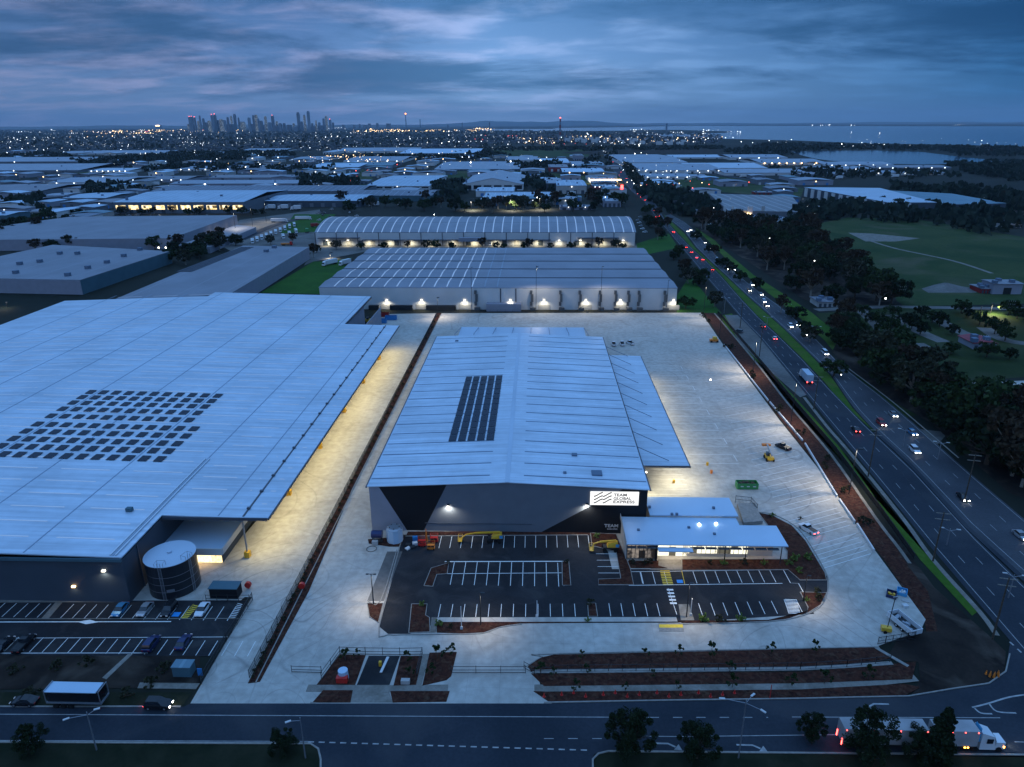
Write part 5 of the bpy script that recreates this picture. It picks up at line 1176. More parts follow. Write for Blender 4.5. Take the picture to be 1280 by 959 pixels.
for k, (px_, pt, wp_, red) in enumerate(TW):
    side = 'left' if px_ < 300 else 'middle' if px_ < 360 else 'right'
    hgt = 'tallest' if pt < 142 else 'tall' if pt < 147 else 'mid-height' if pt < 152 else 'low'
    nb_ = ['north end', 'far left end', 'left shoulder', 'left centre', 'centre', 'gap edge', 'right centre', 'right shoulder', 'far right end']
    lab = '%s %s tower, number %s from the left of the skyline%s' % (hgt, kinds[k % 7], ['one', 'two', 'three', 'four', 'five', 'six', 'seven', 'eight', 'nine', 'ten', 'eleven', 'twelve', 'thirteen', 'fourteen', 'fifteen', 'sixteen', 'seventeen', 'eighteen', 'nineteen', 'twenty', 'twenty-one', 'twenty-two', 'twenty-three', 'twenty-four', 'twenty-five', 'twenty-six', 'twenty-seven', 'twenty-eight', 'twenty-nine', 'thirty', 'thirty-one', 'thirty-two', 'thirty-three', 'thirty-four', 'thirty-five', 'thirty-six', 'thirty-seven', 'thirty-eight', 'thirty-nine', 'forty', 'forty-one', 'forty-two', 'forty-three', 'forty-four', 'forty-five', 'forty-six', 'forty-seven', 'forty-eight', 'forty-nine', 'fifty', 'fifty-one'][k], ', red beacon on top' if red else '')
    tower(px_, pt, wp_, ['win_tower', 'tower_glass', 'tower_glass', 'tower_pale'][k*7 % 4], lab, red=bool(red), crown=(k % 5 == 0))
def chimney(px, ptop, ybase, r0, r1, label, banded=False, m='tower_glass', beacon='far_red'):
    x, y = G(px, ybase); h = HT(px, ptop, x, y); t = thing('chimney', label, 'chimney', (x, y, 0))
    n = 6
    for k in range(n if banded else 1):
        a, b = (k/n, (k+1)/n) if banded else (0, 1); mb = MB(); mb.tube((x, y, h*a), (x, y, h*b-.01), r0+(r1-r0)*a, r0+(r1-r0)*b, 12); mb.build('shaft', ('wall_red' if k % 2 else 'tower_pale') if banded else m, t)
    if beacon: mb = MB(); mb.ball((x, y, h+3), y/1100, 6, 4); mb.build('beacon', beacon, t)
chimney(507.8, 142.5, 160.5, 14, 9, 'tall dark refinery chimney with an orange light, left of the pair', beacon='glow_orange')
chimney(525.5, 149, 160.5, 12, 10, 'shorter dark chimney right of the orange lit one', beacon=None)
chimney(700, 148, 173, 7, 4.5, 'red and white banded refinery stack at the centre of the plain', banded=True)
# low city blocks along the horizon
for k, (px_, pt, wp_) in enumerate([(199, 156.5, 5), (443, 156, 3), (450, 155, 2), (462, 154.5, 3), (472, 154, 2.5), (486, 154.5, 5), (430, 156, 3), (560, 156, 2), (612, 153, 1.5), (833, 154.5, 2), (578, 153.2, 1), (457, 156.5, 5)]):
    x, y = G(px_, 161.5); h = HT(px_, pt, x, y); wd = wp_*math.hypot(x, y)*.94/F_PX
    t = thing('tower', 'hazy lone block on the horizon, %s' % ['with orange lit top far left of the towers', 'first right of the towers', 'second right of the towers', 'broad one before the orange lit chimney', 'thin one before the orange lit chimney', 'wide one close to the orange lit chimney', 'nearest to the last skyline tower', 'between the dark chimney and the strait', 'above the pale inlet', 'above the bay shore on the right', 'a mast like one above the refinery lamps', 'low one among the first blocks'][k], 'tower', (x, y, 0), 'lone blocks on the horizon')
    mb = MB(); mb.box(x-wd/2, x+wd/2, y-wd/2, y+wd/2, 0, h); mb.build('shaft', 'tower_glass', t)
    if k == 0: mb = MB(); mb.box(x-wd/2, x+wd/2, y-wd/2-5, y-wd/2-1, h*.72, h*.98); mb.build('lit_top', 'far_warm', t)

# ================================================================== TREES
def rnd_dir():
    while True:
        v = Vector((random.uniform(-1, 1), random.uniform(-1, 1), random.uniform(-1, 1)))
        if .05 < v.length < 1: return v.normalized()
def leaf_clump(mb, c, r, n, s):
    for _ in range(n):
        p = Vector(c)+rnd_dir()*r*random.random()**.4; u = rnd_dir(); v = u.cross(rnd_dir()).normalized(); k = s*random.uniform(.6, 1.3)
        mb.face([p-u*k-v*k*.6, p+u*k-v*k*.6, p+u*k*.7+v*k*.7, p-u*k*.7+v*k*.7])
def tree_proto(name, H_, R_, leaf, nclump, nleaf, ls, bark='bark', conical=False, low=.3, flat=1.0):
    root = thing(name, 'tree', 'tree', (0, 0, 0)); tr = MB(); tr.tube((0, 0, -.2), (0, 0, H_*.35), R_*.075, R_*.05, 7)
    top = Vector((random.uniform(-.4, .4), random.uniform(-.4, .4), H_*.35)); cr = MB()
    if not conical and R_ > 4: nclump = int(nclump*1.7); nleaf = int(nleaf*.66); flat = .78; ls *= .85
    for k in range(nclump):
        f = (k+.5)/nclump; a = k*2.399+random.uniform(-.4, .4)
        if conical: z = H_*(low+(1-low)*f); rr = R_*(1-f)**.6*random.uniform(.35, .85); cs = R_*.34*(1.15-f*.7)
        else:
            z = H_*(low+(.93-low)*random.random()**.8); q = (z/H_-low)/(1-low); rr = R_*math.sqrt(max(.05, 1-(2*q-.9)**2*.9))*random.uniform(.15, 1.12); cs = R_*random.uniform(.16, .38)
        c = Vector((math.cos(a)*rr, math.sin(a)*rr, z))
        if k % 3 == 0 or (R_ > 4 and k % 2 == 0): tr.tube(top*.8, c*.85+Vector((0, 0, z*.12)), R_*.03, R_*.012, 5)
        leaf_clump(cr, c, cs*flat, nleaf, ls)
    tr.build('trunk', bark, root); cr.build('crown', leaf, root); return root
random.seed(11)
PR = [tree_proto('gum_tree', 11, 5.2, 'leaf_olive', 22, 62, .50, 'bark_pale'), tree_proto('gum_tree', 9, 5.6, 'leaf_green', 20, 66, .50), tree_proto('broadleaf_tree', 8, 4.6, 'leaf_dark', 20, 66, .46), tree_proto('gum_tree', 12, 4.6, 'leaf_rust', 20, 50, .48, 'bark_pale', low=.4), tree_proto('gum_tree', 8, 6.0, 'leaf_dark', 22, 66, .52, low=.25)]
PC = tree_proto('pencil_tree', 8, 2.2, 'leaf_dark', 40, 130, .17, conical=True, low=.06)
PB = tree_proto('street_tree', 9, 3.9, 'leaf_dark', 46, 190, .15, low=.16, flat=.8)
PS = tree_proto('sapling', 2.6, 1.0, 'leaf_green', 10, 26, .14, low=.25)
PSB = tree_proto('shrub', 1.2, 1.0, 'leaf_bright', 9, 26, .14, low=.05)
PSO = tree_proto('shrub', 1.0, .9, 'leaf_olive', 8, 24, .13, low=.05)
used = set(); n_tree = [0]
def put(proto, x, y, label, cat='tree', group=None, s=1.0, z=0.0):
    if id(proto) not in used:
        used.add(id(proto)); o = proto; o.location = (x, y, z); o.rotation_euler = (0, 0, random.uniform(0, 6.28)); o.scale = (s, s, s*random.uniform(.85, 1.15)); o['label'] = label; o['category'] = cat
        if group: o['group'] = group
    else:
        o = copy_tree(proto, (x, y, z), random.uniform(0, 6.28), label, group, (s, s, s*random.uniform(.85, 1.15))); o['category'] = cat
        if not group and 'group' in o: del o['group']
    n_tree[0] += 1; return o
def inside(p, poly):
    c = False; j = len(poly)-1
    for i in range(len(poly)):
        if (poly[i][1] > p[1]) != (poly[j][1] > p[1]) and p[0] < (poly[j][0]-poly[i][0])*(p[1]-poly[i][1])/(poly[j][1]-poly[i][1])+poly[i][0]: c = not c
        j = i
    return c
def scatter(pts, n, mind):
    pl = P(*pts); xs = [p[0] for p in pl]; ys = [p[1] for p in pl]; out = []; tries = 0
    while len(out) < n and tries < n*60:
        tries += 1; p = (random.uniform(min(xs), max(xs)), random.uniform(min(ys), max(ys)))
        if inside(p, pl) and all((p[0]-q[0])**2+(p[1]-q[1])**2 > mind*mind for q in out): out.append(p)
    return out
def grove(pts, n, mind, label, group, protos=PR, s=(.8, 1.15)):
    for p in scatter(pts, n, mind): put(random.choice(protos), *p, label, group=group, s=random.uniform(*s))
grove([(868, 284), (940, 278), (1000, 292), (1050, 318), (1112, 358), (1118, 380), (1060, 388), (1005, 372), (950, 335), (905, 305)], 92, 6.5, 'dark gum tree in the dense belt between the highway and the green paddock', 'gum trees in the belt beside the highway', s=(1.2, 1.7))
grove([(1095, 455), (1120, 450), (1200, 520), (1300, 520), (1320, 640), (1262, 612), (1215, 570), (1172, 530), (1128, 500), (1085, 470)], 56, 6.5, 'big dark gum tree in the black thicket right of the highway', 'gum trees in the thicket right of the highway', s=(1.2, 1.7))
for (a, b) in (((1075, 392), (1128, 432)), ((1110, 392), (1160, 425)), ((1145, 392), (1200, 424)), ((1195, 388), (1262, 430)), ((1250, 390), (1300, 410)), ((1035, 400), (1110, 445)), ((1160, 440), (1290, 452))):
    A1, B1 = Vector(G(*a)), Vector(G(*b)); n = max(3, int((B1-A1).length/11))
    for k in range(n):
        q = A1+(B1-A1)*(k+random.uniform(.2, .8))/n; put(random.choice(PR[1:3]), q.x, q.y, 'rounded dark tree in the rows of the camping ground', group='trees in rows in the camping ground', s=random.uniform(.65, .95))
grove([(1030, 415), (1060, 405), (1100, 440), (1110, 460), (1080, 455), (1050, 440)], 12, 7, 'brownish gum tree between the service road and the camping ground', 'gum trees by the service road', s=(.8, 1.2))
grove([(800, 262), (812, 258), (838, 290), (845, 305), (832, 303), (812, 285)], 14, 6, 'dark tree on the verge between the arched warehouse and the highway', 'trees between the arched warehouse and the highway')
grove([(834, 318), (856, 312), (868, 335), (880, 356), (866, 362), (846, 352)], 9, 6, 'dark tree on the lawn corner behind the cold store', 'trees behind the cold store corner', s=(.7, 1.0))
for k, (a, b, lab) in enumerate(((893, 384, 'wide lone tree on the lawn by the slip lane'), (857, 386, 'pale slender tree beside the right corner lamp of the cold store'), (886, 316, 'dark tree overhanging the oncoming lanes near the highest bend'), (893, 322, 'dark tree on the median below the highest bend'), (903, 334, 'dark median tree beside a pair of headlights'), (912, 342, 'rounded median tree among oncoming cars'), (925, 352, 'broad median tree right of the oncoming queue'), (945, 362, 'median tree between two pairs of oncoming headlights'), (976, 392, 'broad tree spreading over the oncoming lanes'), (994, 398, 'bushy tree at the edge of the service road'), (1012, 428, 'ragged tree beside the van on the oncoming lanes'), (1042, 470, 'lone dark tree standing on the median beside the service road mouth'), (1005, 420, 'low dark tree left of the van'), (822, 300, 'round tree on the small lawn by the arched warehouse'), (870, 300, 'tall dark tree above the oncoming lanes'))):
    put(PR[k % 5], *G(a, b), lab, s=.85)
grove([(560, 268), (640, 266), (700, 266), (760, 264), (790, 262), (790, 250), (740, 248), (690, 254), (620, 256), (560, 262)], 34, 8, 'dark rounded tree in the row behind the arched warehouse', 'trees behind the arched warehouse', s=(1.1, 1.7))
grove([(395, 268), (470, 264), (560, 264), (560, 254), (480, 256), (420, 257), (390, 262)], 16, 9, 'dark tree between the teal fronted warehouse and the arched one', 'trees before the teal fronted warehouse', s=(1.0, 1.5))
grove([(150, 272), (330, 270), (330, 263), (200, 264), (150, 266)], 20, 7, 'low dark tree in front of the yellow lit windows', 'trees along the yellow lit office', s=(.7, 1.1))
grove([(212, 328), (222, 312), (262, 306), (284, 312), (262, 326), (225, 333)], 12, 6, 'dark tree between the vented shed and the solar strip shed', 'trees between the grey sheds', s=(1.0, 1.4))
grove([(-20, 285), (60, 276), (118, 266), (110, 272), (50, 292), (-20, 310)], 16, 8, 'dark tree in the hedge at the left edge', 'trees in the left hedge', s=(1.0, 1.5))
for k, (a, b, lab) in enumerate(((46, 316, 'large dark tree left of the broad warehouse front'), (66, 314, 'round dark tree in front of the broad warehouse front'), (88, 312, 'flat topped tree in front of the broad warehouse front'), (194, 312, 'small palm like tree by the corner of the broad warehouse'), (268, 306, 'dark tree left of the truck depot drive'), (276, 303, 'dark tree right beside the truck depot drive'), (295, 307, 'rounded tree at the depot entrance'), (338, 306, 'low dark tree beside the parked white trucks'), (366, 306, 'reddish tree at the end of the truck rows'), (396, 316, 'dark tree by the arched warehouse end'), (392, 322, 'leaning dark tree beside the green lawn'))):
    put(PR[(k+3) % 5] if 'reddish' not in lab else PR[3], *G(a, b), lab, s=.8 if k > 6 else 1.1)
for k, px_ in enumerate((421, 452, 480, 510, 533, 545, 565, 603, 620, 630, 655, 661, 688, 714, 735, 748, 770, 778)):
    put(PR[k % 4], *G(px_, 312), 'small dark tree standing in front of the lit loading docks', group='trees in front of the lit docks', s=random.uniform(.5, .85))
for a, b, s, pr, lab in ((786, 944, .95, PB, 'dense round street tree left of the two on the near verge'), (871, 948, .82, PB, 'rounded street tree right of the two on the near verge'), (1083, 950, .95, PB, 'conical dark tree in front of the long trailer'), (1170, 952, 1.35, PC, 'tall black conifer in front of the truck gap'), (1150, 950, .75, PB, 'ragged low tree at the foot of the tall conifer'), (1013, 925, .55, PB, 'small rusty leaved tree on the near verge'), (354, 942, .55, PB, 'small dark tree on the left near verge beside the lamp post'), (40, 942, .62, PB, 'dark tree at the left end of the near verge')):
    put(pr, *G(a, b), lab, s=s)
# young plants in the garden beds
lab_s = 'young dark sapling in the mulch beds of the street frontage'
for a, b in ((727, 823), (806, 822), (889, 821), (849, 821), (964, 818), (1018, 815), (676, 843), (692, 845), (816, 846), (912, 841), (720, 864), (782, 864), (846, 862), (915, 860), (990, 858), (1030, 855), (1085, 850), (565, 820), (540, 845), (547, 824), (432, 826), (447, 822), (509, 827), (512, 846), (733, 841)):
    put(PS, *G(a, b), lab_s, 'sapling', 'saplings in the street garden beds', s=random.uniform(.6, 1.2), z=.2)
for a, b in ((985, 706), (993, 700), (999, 716), (1010, 700), (1020, 742), (1022, 750), (1008, 752), (955, 706), (930, 706), (905, 706), (888, 706), (926, 776), (900, 777), (880, 777), (790, 706), (806, 706), (812, 705), (735, 662), (724, 662), (746, 672), (708, 704), (560, 705), (738, 756), (527, 757), (548, 782), (563, 785), (735, 777), (1000, 650), (965, 646)):
    put(random.choice((PSB, PSO, PSO)), *G(a, b), 'small leafy shrub in the car park mulch', 'shrub', 'shrubs in the car park beds', s=random.uniform(.6, 1.3), z=.2)
for k in range(64):
    t = k/63; a, b = 546+(314-546)*t, 396+(848-396)*t; q = G(a, b)
    put(PSO, q[0]+random.uniform(.1, .7), q[1], 'low dark shrub against the fence of the dividing strip', 'shrub', 'shrubs along the dividing strip', s=random.uniform(.35, .85), z=.2)
for k in range(26):
    a, b = [(893, 400), (921, 432), (951, 468), (984, 512), (1010, 545), (1038, 580), (1066, 615), (1090, 650)][k % 8]; q = G(a-6+random.uniform(-9, 4), b+random.uniform(-8, 8))
    put(PSO, *q, 'wispy shrub in the long mulch bank beside the truck bays', 'shrub', 'shrubs in the mulch bank', s=random.uniform(.8, 1.6), z=.1)
for a, b in ((40, 868), (78, 868), (160, 870), (20, 840), (70, 835), (110, 832), (205, 838), (190, 858)):
    put(PSO, *G(a, b), 'dark shrub in the bed below the neighbour car park', 'shrub', 'shrubs below the neighbour car park', s=1.6)
# far tree belts and the suburb: nobody could count these
def belt(name, segs, dens, smin, smax, lab, leaf='leaf_far'):
    mb = MB(); rs = random.Random(5)
    for pts, n in segs:
        pl = P(*pts); xs = [p[0] for p in pl]; ys = [p[1] for p in pl]; k = 0; tr = 0
        while k < n and tr < n*30:
            tr += 1; p = (rs.uniform(min(xs), max(xs)), rs.uniform(min(ys), max(ys)))
            if not inside(p, pl): continue
            k += 1; s = rs.uniform(smin, smax)
            for _ in range(dens):
                c = Vector((p[0]+rs.uniform(-s, s)*.8, p[1]+rs.uniform(-s, s)*.8, s*rs.uniform(.2, 1.3))); u = Vector((rs.uniform(-1, 1), rs.uniform(-1, 1), rs.uniform(-.4, .4))).normalized()*s*.55; v = Vector((rs.uniform(-.5, .5), rs.uniform(-.5, .5), 1)).normalized()*s*.5
                mb.face([c-u-v*.6, c+u*.9-v*.5, c+u*.5+v, c-u*.7+v*.8])
    o = mb.build(name, leaf); return tag(o, lab, 'trees', kind='stuff')
belt('distant_trees', [([(90, 203), (215, 193), (360, 191), (370, 196), (240, 203), (110, 206)], 900), ([(-60, 200), (60, 192), (100, 197), (0, 203)], 260), ([(900, 191), (960, 180), (1060, 182), (1200, 184), (1400, 186), (1400, 196), (1200, 196), (1180, 189), (1060, 187), (1000, 190), (990, 197), (930, 194)], 1100),
  ([(600, 186), (905, 184), (905, 187), (760, 189), (600, 189)], 420), ([(560, 192), (600, 188), (640, 196), (600, 199)], 120), ([(430, 197), (600, 196), (590, 201), (500, 200)], 160), ([(1180, 206), (1290, 204), (1400, 214), (1400, 232), (1250, 226), (1190, 212)], 420),
  ([(1110, 236), (1200, 238), (1290, 250), (1400, 262), (1400, 270), (1250, 262), (1200, 248)], 260), ([(1000, 262), (1060, 258), (1180, 262), (1250, 268), (1280, 285), (1240, 296), (1170, 283), (1050, 274), (985, 280)], 240), ([(790, 240), (840, 236), (900, 262), (880, 282), (850, 274), (810, 252)], 130),
  ([(160, 214), (240, 208), (420, 212), (420, 216), (250, 215)], 150), ([(370, 222), (440, 224), (450, 238), (380, 236)], 90), ([(630, 206), (700, 204), (700, 210), (640, 212)], 70), ([(650, 222), (690, 222), (690, 240), (655, 238)], 40), ([(545, 232), (580, 228), (580, 250), (540, 250)], 40), ([(960, 212), (1200, 218), (1200, 224), (1000, 224)], 90), ([(100, 236), (150, 234), (200, 240), (120, 246)], 60), ([(10, 256), (50, 248), (60, 262), (20, 268)], 40), ([(700, 212), (770, 190), (775, 200), (740, 222)], 50), ([(780, 205), (800, 228), (830, 248), (820, 250), (790, 225)], 60)], 9, 4, 9, 'belts of far dark trees between the warehouses, the lake and the bay')
belt('suburb_trees', [([(-160, 190), (-160, 164), (230, 163), (700, 164), (905, 170), (905, 180), (600, 186), (380, 188), (100, 190)], 5200)], 5, 6, 14, 'tree cover of the low suburb spread below the skyline')
mb = MB(); rs = random.Random(3)
pl = P((-160, 192), (-160, 165), (230, 163.5), (700, 164.5), (905, 170), (900, 180), (600, 187), (380, 190), (100, 193))
for k in range(5200):
    px_ = rs.uniform(-100, 900); py_ = 164.5+(rs.random()**.7)*24*(1 if px_ < 600 else .62); x, y = G(px_, py_)
    s = rs.uniform(5, 9)*(1+y/9000); a = rs.uniform(0, 3.14); h = rs.uniform(2.6, 4)*(1+y/12000); mb.obox(x, y, 0, s*1.5, s, h, a)
tag(mb.build('suburb_houses', 'house_far'), 'thousands of small house roofs of the far suburb below the skyline', 'houses', kind='stuff')

# ================================================================== VEHICLES
def car_proto(paint, kind='sedan', lights=None, name='car'):
    "car facing +y, 4.5 m long"
    L2 = {'sedan': 2.25, 'suv': 2.3, 'ute': 2.6, 'van': 2.5, 'hatch': 2.0}[kind]; wv = .92 if kind != 'suv' else .95
    top = {'sedan': 1.42, 'suv': 1.72, 'ute': 1.75, 'van': 1.95, 'hatch': 1.48}[kind]; belt = .92 if kind in ('sedan', 'hatch') else 1.08
    t = thing(name, 'car', 'car', (0, 0, 0)); mb = MB()
    st = [(-L2, wv*.86, .38, belt*.82), (-L2+.25, wv*.97, .24, belt*.97), (-L2*.3, wv, .22, belt), (L2*.35, wv, .22, belt*.98), (L2-.5, wv*.97, .24, belt*.84), (L2-.05, wv*.84, .36, belt*.66)]
    for (y0, w0, a0, b0), (y1, w1, a1, b1) in zip(st[:-1], st[1:]): mb.hexa([(-w0, y0, a0), (w0, y0, a0), (w1, y1, a1), (-w1, y1, a1)], [(-w0, y0, b0), (w0, y0, b0), (w1, y1, b1), (-w1, y1, b1)])
    b = mb.build('body', paint, t)
    cab = {'sedan': (-1.75, 1.05, -1.05, .25), 'hatch': (-1.85, 1.0, -1.45, .25), 'suv': (-2.15, 1.05, -1.85, .35), 'ute': (-.35, 1.35, -.2, .7), 'van': (-2.4, 1.75, -2.3, 1.1)}[kind]
    mb = MB(); mb.hexa([(-wv*.93, cab[0], belt*.97), (wv*.93, cab[0], belt*.97), (wv*.93, cab[1], belt*.95), (-wv*.93, cab[1], belt*.95)], [(-wv*.74, cab[2], top-.05), (wv*.74, cab[2], top-.05), (wv*.74, cab[3], top-.05), (-wv*.74, cab[3], top-.05)]); mb.build('window_glass', 'glass_dark', t)
    mb = MB(); mb.box(-wv*.75, wv*.75, cab[2]-.03, cab[3]+.03, top-.048, top); mb.build('roof', paint, t)
    if kind == 'ute': mb = MB(); mb.box(-wv*.86, wv*.86, -2.45, -.45, belt*.99, belt*1.0+.02); mb.build('tray', 'black_paint', t)
    for sx_ in (-1, 1):
        for yy in (-L2*.62, L2*.62):
            mb = MB(); mb.tube((sx_*(wv-.2), yy, .33), (sx_*(wv+.02), yy, .33), .33, n=10); w_ = mb.build('wheel', 'tyre', t)
            mb = MB(); mb.tube((sx_*(wv+.022), yy, .33), (sx_*(wv+.035), yy, .33), .19, n=8); mb.build('rim', 'steel', w_) if kind != 'van' else None
        hl = 'glow_white' if lights in ('on', 'head') else 'skylight'; tl = 'glow_red' if lights in ('on', 'tail') else 'car_red'
        mb = MB(); mb.box(sx_*.58-.20, sx_*.58+.20, L2-.06, L2+.02, .52, .70); mb.build('headlight', 'beam' if lights in ('on', 'head') else hl, t)
        mb = MB(); mb.box(sx_*.60-.20, sx_*.60+.20, -L2-.03, -L2+.05, .62, .80); mb.build('taillight', 'brake' if lights in ('on', 'tail') else tl, t)
    return t
emat('beam', (1, .95, .85), 24); emat('brake', (1, .05, .04), 14); emat('indicator', (1, .35, .04), 18)
def place(o, x, y, rot, label, z=.13, cat=None, group=None, s=None, first=set()):
    if o.name not in first:
        first.add(o.name); o.location = (x, y, z); o.rotation_euler = (0, 0, rot); o['label'] = label
        if s: o.scale = (s,)*3
    else: o = copy_tree(o, (x, y, z), rot, label, group, s)
    if cat: o['category'] = cat
    if group: o['group'] = group
    return o
CARS = {}
def car(paint, kind, lights, px, py, rot, label, **k):
    key = (paint, kind, lights)
    if key not in CARS: CARS[key] = car_proto(paint, kind, lights, {'ute': 'pickup', 'van': 'van'}.get(kind, 'car'))
    return place(CARS[key], *G(px, py), R(rot), label, cat={'ute': 'pickup', 'van': 'van'}.get(kind, 'car'), **k)
car('car_blue', 'sedan', None, 151, 765, 180, 'light blue car parked in the neighbour car park top row')
car('car_silver', 'sedan', None, 182, 765, 180, 'silver car parked right of the light blue car')
car('car_black', 'suv', None, 212, 765, 180, 'black car parked beside the blue accessible bay')
car('car_white', 'sedan', None, 253.5, 765, 180, 'white sedan parked beside the yellow hatching')
car('car_navy', 'suv', None, 190, 808, 0, 'deep blue car in the lower row above the pale path')
car('car_navy', 'sedan', None, 230, 806, 0, 'dark blue car at the right end of the lower row')
car('car_black', 'ute', None, 31, 808, 0, 'dark pickup parked in the lower row near the left edge')
car('car_black', 'sedan', None, 6, 809, 0, 'dark car at the left edge of the lower row')
car('car_black', 'sedan', None, 32, 880, 90, 'dark car parked on the street left of the long trailer')
c_ = car('car_black', 'suv', 'on', 199, 884, -90, 'dark car with lit headlights pulling out onto the street')
car('car_white', 'ute', None, 767, 432, 0, 'white pickup partly hidden behind the depot roof corner')
car('car_white', 'ute', None, 777.5, 431.5, 0, 'middle white pickup behind the depot roof corner')
car('car_white', 'ute', None, 787.5, 430.5, 25, 'white pickup farthest right behind the depot roof corner')
car('car_black', 'ute', None, 978.5, 561, 35, 'black pickup parked beside the yellow lift in the truck bays')
car('car_white', 'ute', 'tail', 1009.5, 664, 28, 'white pickup braking beside the curved garden')
car('car_grey', 'suv', None, 922.5, 416, 50, 'dark car stopped beside the slip lane')
def road_dir(line, x, y):
    i = min(range(len(line)-1), key=lambda i: (line[i][0]-x)**2+(line[i][1]-y)**2); d = Vector(line[i+1])-Vector(line[i]); return math.atan2(d.y, d.x)
AW = [(797, 243), (801, 247), (806, 251), (811, 257), (818, 264), (823, 271), (828, 276.5), (841.5, 291), (857.5, 310), (864, 316), (870.5, 323), (878, 325.5), (890, 338), (953, 409), (968, 424.5), (1069, 539), (766, 203), (771, 209), (776, 216), (783, 224), (812, 259), (820, 272)]
ORD = ['first', 'second', 'third', 'fourth', 'fifth', 'sixth', 'seventh', 'eighth', 'ninth', 'tenth', 'eleventh', 'twelfth', 'thirteenth', 'fourteenth', 'fifteenth', 'sixteenth', 'seventeenth', 'eighteenth', 'nineteenth', 'twentieth', 'twenty-first', 'twenty-second', 'twenty-third', 'twenty-fourth', 'twenty-fifth', 'twenty-sixth', 'twenty-seventh', 'twenty-eighth']
AW.sort(key=lambda p: -p[1])
for k, (a, b) in enumerate(AW):
    x, y = G(a, b); th = road_dir(la, x, y); s = 1.25 if b < 300 else None
    key = [('car_grey', 'sedan', 'tail'), ('car_red', 'suv', 'tail'), ('car_black', 'sedan', 'tail'), ('car_white', 'hatch', 'tail')][(k*3) % 4 if k else 2]
    if key not in CARS: CARS[key] = car_proto(*key)
    place(CARS[key], x, y, th+math.pi/2, '%s %s car driving away on the near highway lanes, %s from the camera end' % ({'car_grey': 'grey', 'car_red': 'red', 'car_black': 'dark', 'car_white': 'white'}[key[0]], 'tail lit', ORD[k]), cat='car', group='cars driving away on the highway', s=s)
ON = [(1275, 672), (1203, 624), (1170, 596) if False else (1143, 565), (1116, 520), (988, 409), (996, 407), (955, 378), (951, 369), (958, 383), (940, 357), (936.5, 364), (917, 338), (910, 337), (896, 325), (886, 311), (881, 304), (869.5, 295), (863, 288.5), (859.5, 290), (779, 213), (786, 220), (790, 226), (1008, 419), (774, 206), (792, 230)]
for k, (a, b) in enumerate(sorted(ON, key=lambda p: -p[1])):
    x, y = G(a, b); th = road_dir(ra, x, y); s = 1.25 if b < 300 else None
    key = [('car_silver', 'sedan', 'head'), ('car_white', 'suv', 'head'), ('car_black', 'sedan', 'head')][k*2 % 3]
    if key not in CARS: CARS[key] = car_proto(*key)
    place(CARS[key], x, y, th-math.pi/2, '%s car with lit headlights on the far highway lanes, %s from the camera end' % ({'car_silver': 'silver', 'car_white': 'white', 'car_black': 'dark'}[key[0]], ORD[k]), cat='car', group='oncoming cars on the highway', s=s)
x, y = G(1101, 531); car('car_red', 'suv', 'head', 1101, 531, math.degrees(road_dir(ra, x, y))-90, 'red car with lit headlights beside the dark median kerb')
x, y = G(1140, 543); car('car_blue', 'hatch', 'head', 1140, 543, math.degrees(road_dir(ra, x, y))-90, 'blue hatchback on the far lane near the driveway mouth')
x, y = G(1031, 443); car('car_white', 'van', 'head', 1031, 443, math.degrees(road_dir(ra, x, y))-90, 'white van coming down beside the lone median tree')
def truck(name, label, x, y, rot, Lb, paint='car_white', cab='car_white', lit=False, hb=3.9, low=1.1, z=.13, group=None, gap=None):
    "box truck facing +y, cab at the front"
    t = thing(name, label, 'truck', (x, y, z), group, rot); t['_o'] = [0.0, 0.0, 0.0]; t.rotation_euler = (0, 0, rot)
    if Lb: mb = MB(); mb.box(-1.25, 1.25, -Lb/2, Lb/2, low, hb); b = mb.build('box_body', paint, t); mb = MB(); mb.box(-1.1, 1.1, -Lb/2+.2, Lb/2, .75, low-.003); mb.build('chassis', 'steel_dark', t)
    mb = MB(); y0 = Lb/2+.5; mb.hexa([(-1.2, y0, .6), (1.2, y0, .6), (1.15, y0+2.1, .5), (-1.15, y0+2.1, .5)], [(-1.2, y0, 3.5), (1.2, y0, 3.5), (1.05, y0+1.6, 2.9), (-1.05, y0+1.6, 2.9)]); mb.build('cab', cab, t)
    mb = MB(); mb.hexa([(-1.02, y0+1.95, 1.75), (1.02, y0+1.95, 1.75), (1.02, y0+2.0, 1.75), (-1.02, y0+2.0, 1.75)], [(-.98, y0+1.67, 2.65), (.98, y0+1.67, 2.65), (.98, y0+1.72, 2.65), (-.98, y0+1.72, 2.65)]); mb.build('windscreen', 'glass_dark', t)
    ws = [y0+1.0, -Lb/2+1.2, -Lb/2+2.5]+([-Lb/2+3.8] if Lb > 10 else [])
    for yy in ws:
        for s in (-1, 1): mb = MB(); mb.tube((s*.85, yy, .5), (s*1.2, yy, .5), .5, n=10); mb.build('wheel', 'tyre', t)
    for s in (-1, 1):
        mb = MB(); mb.box(s*.85-.15, s*.85+.15, y0+2.1, y0+2.16, .75, 1.0); mb.build('headlight', 'beam' if lit else 'skylight', t)
        mb = MB(); mb.box(s*.95-.15, s*.95+.15, -Lb/2-.06, -Lb/2-.003, .85, 1.15); mb.build('taillight', 'brake' if lit else 'car_red', t)
    return t
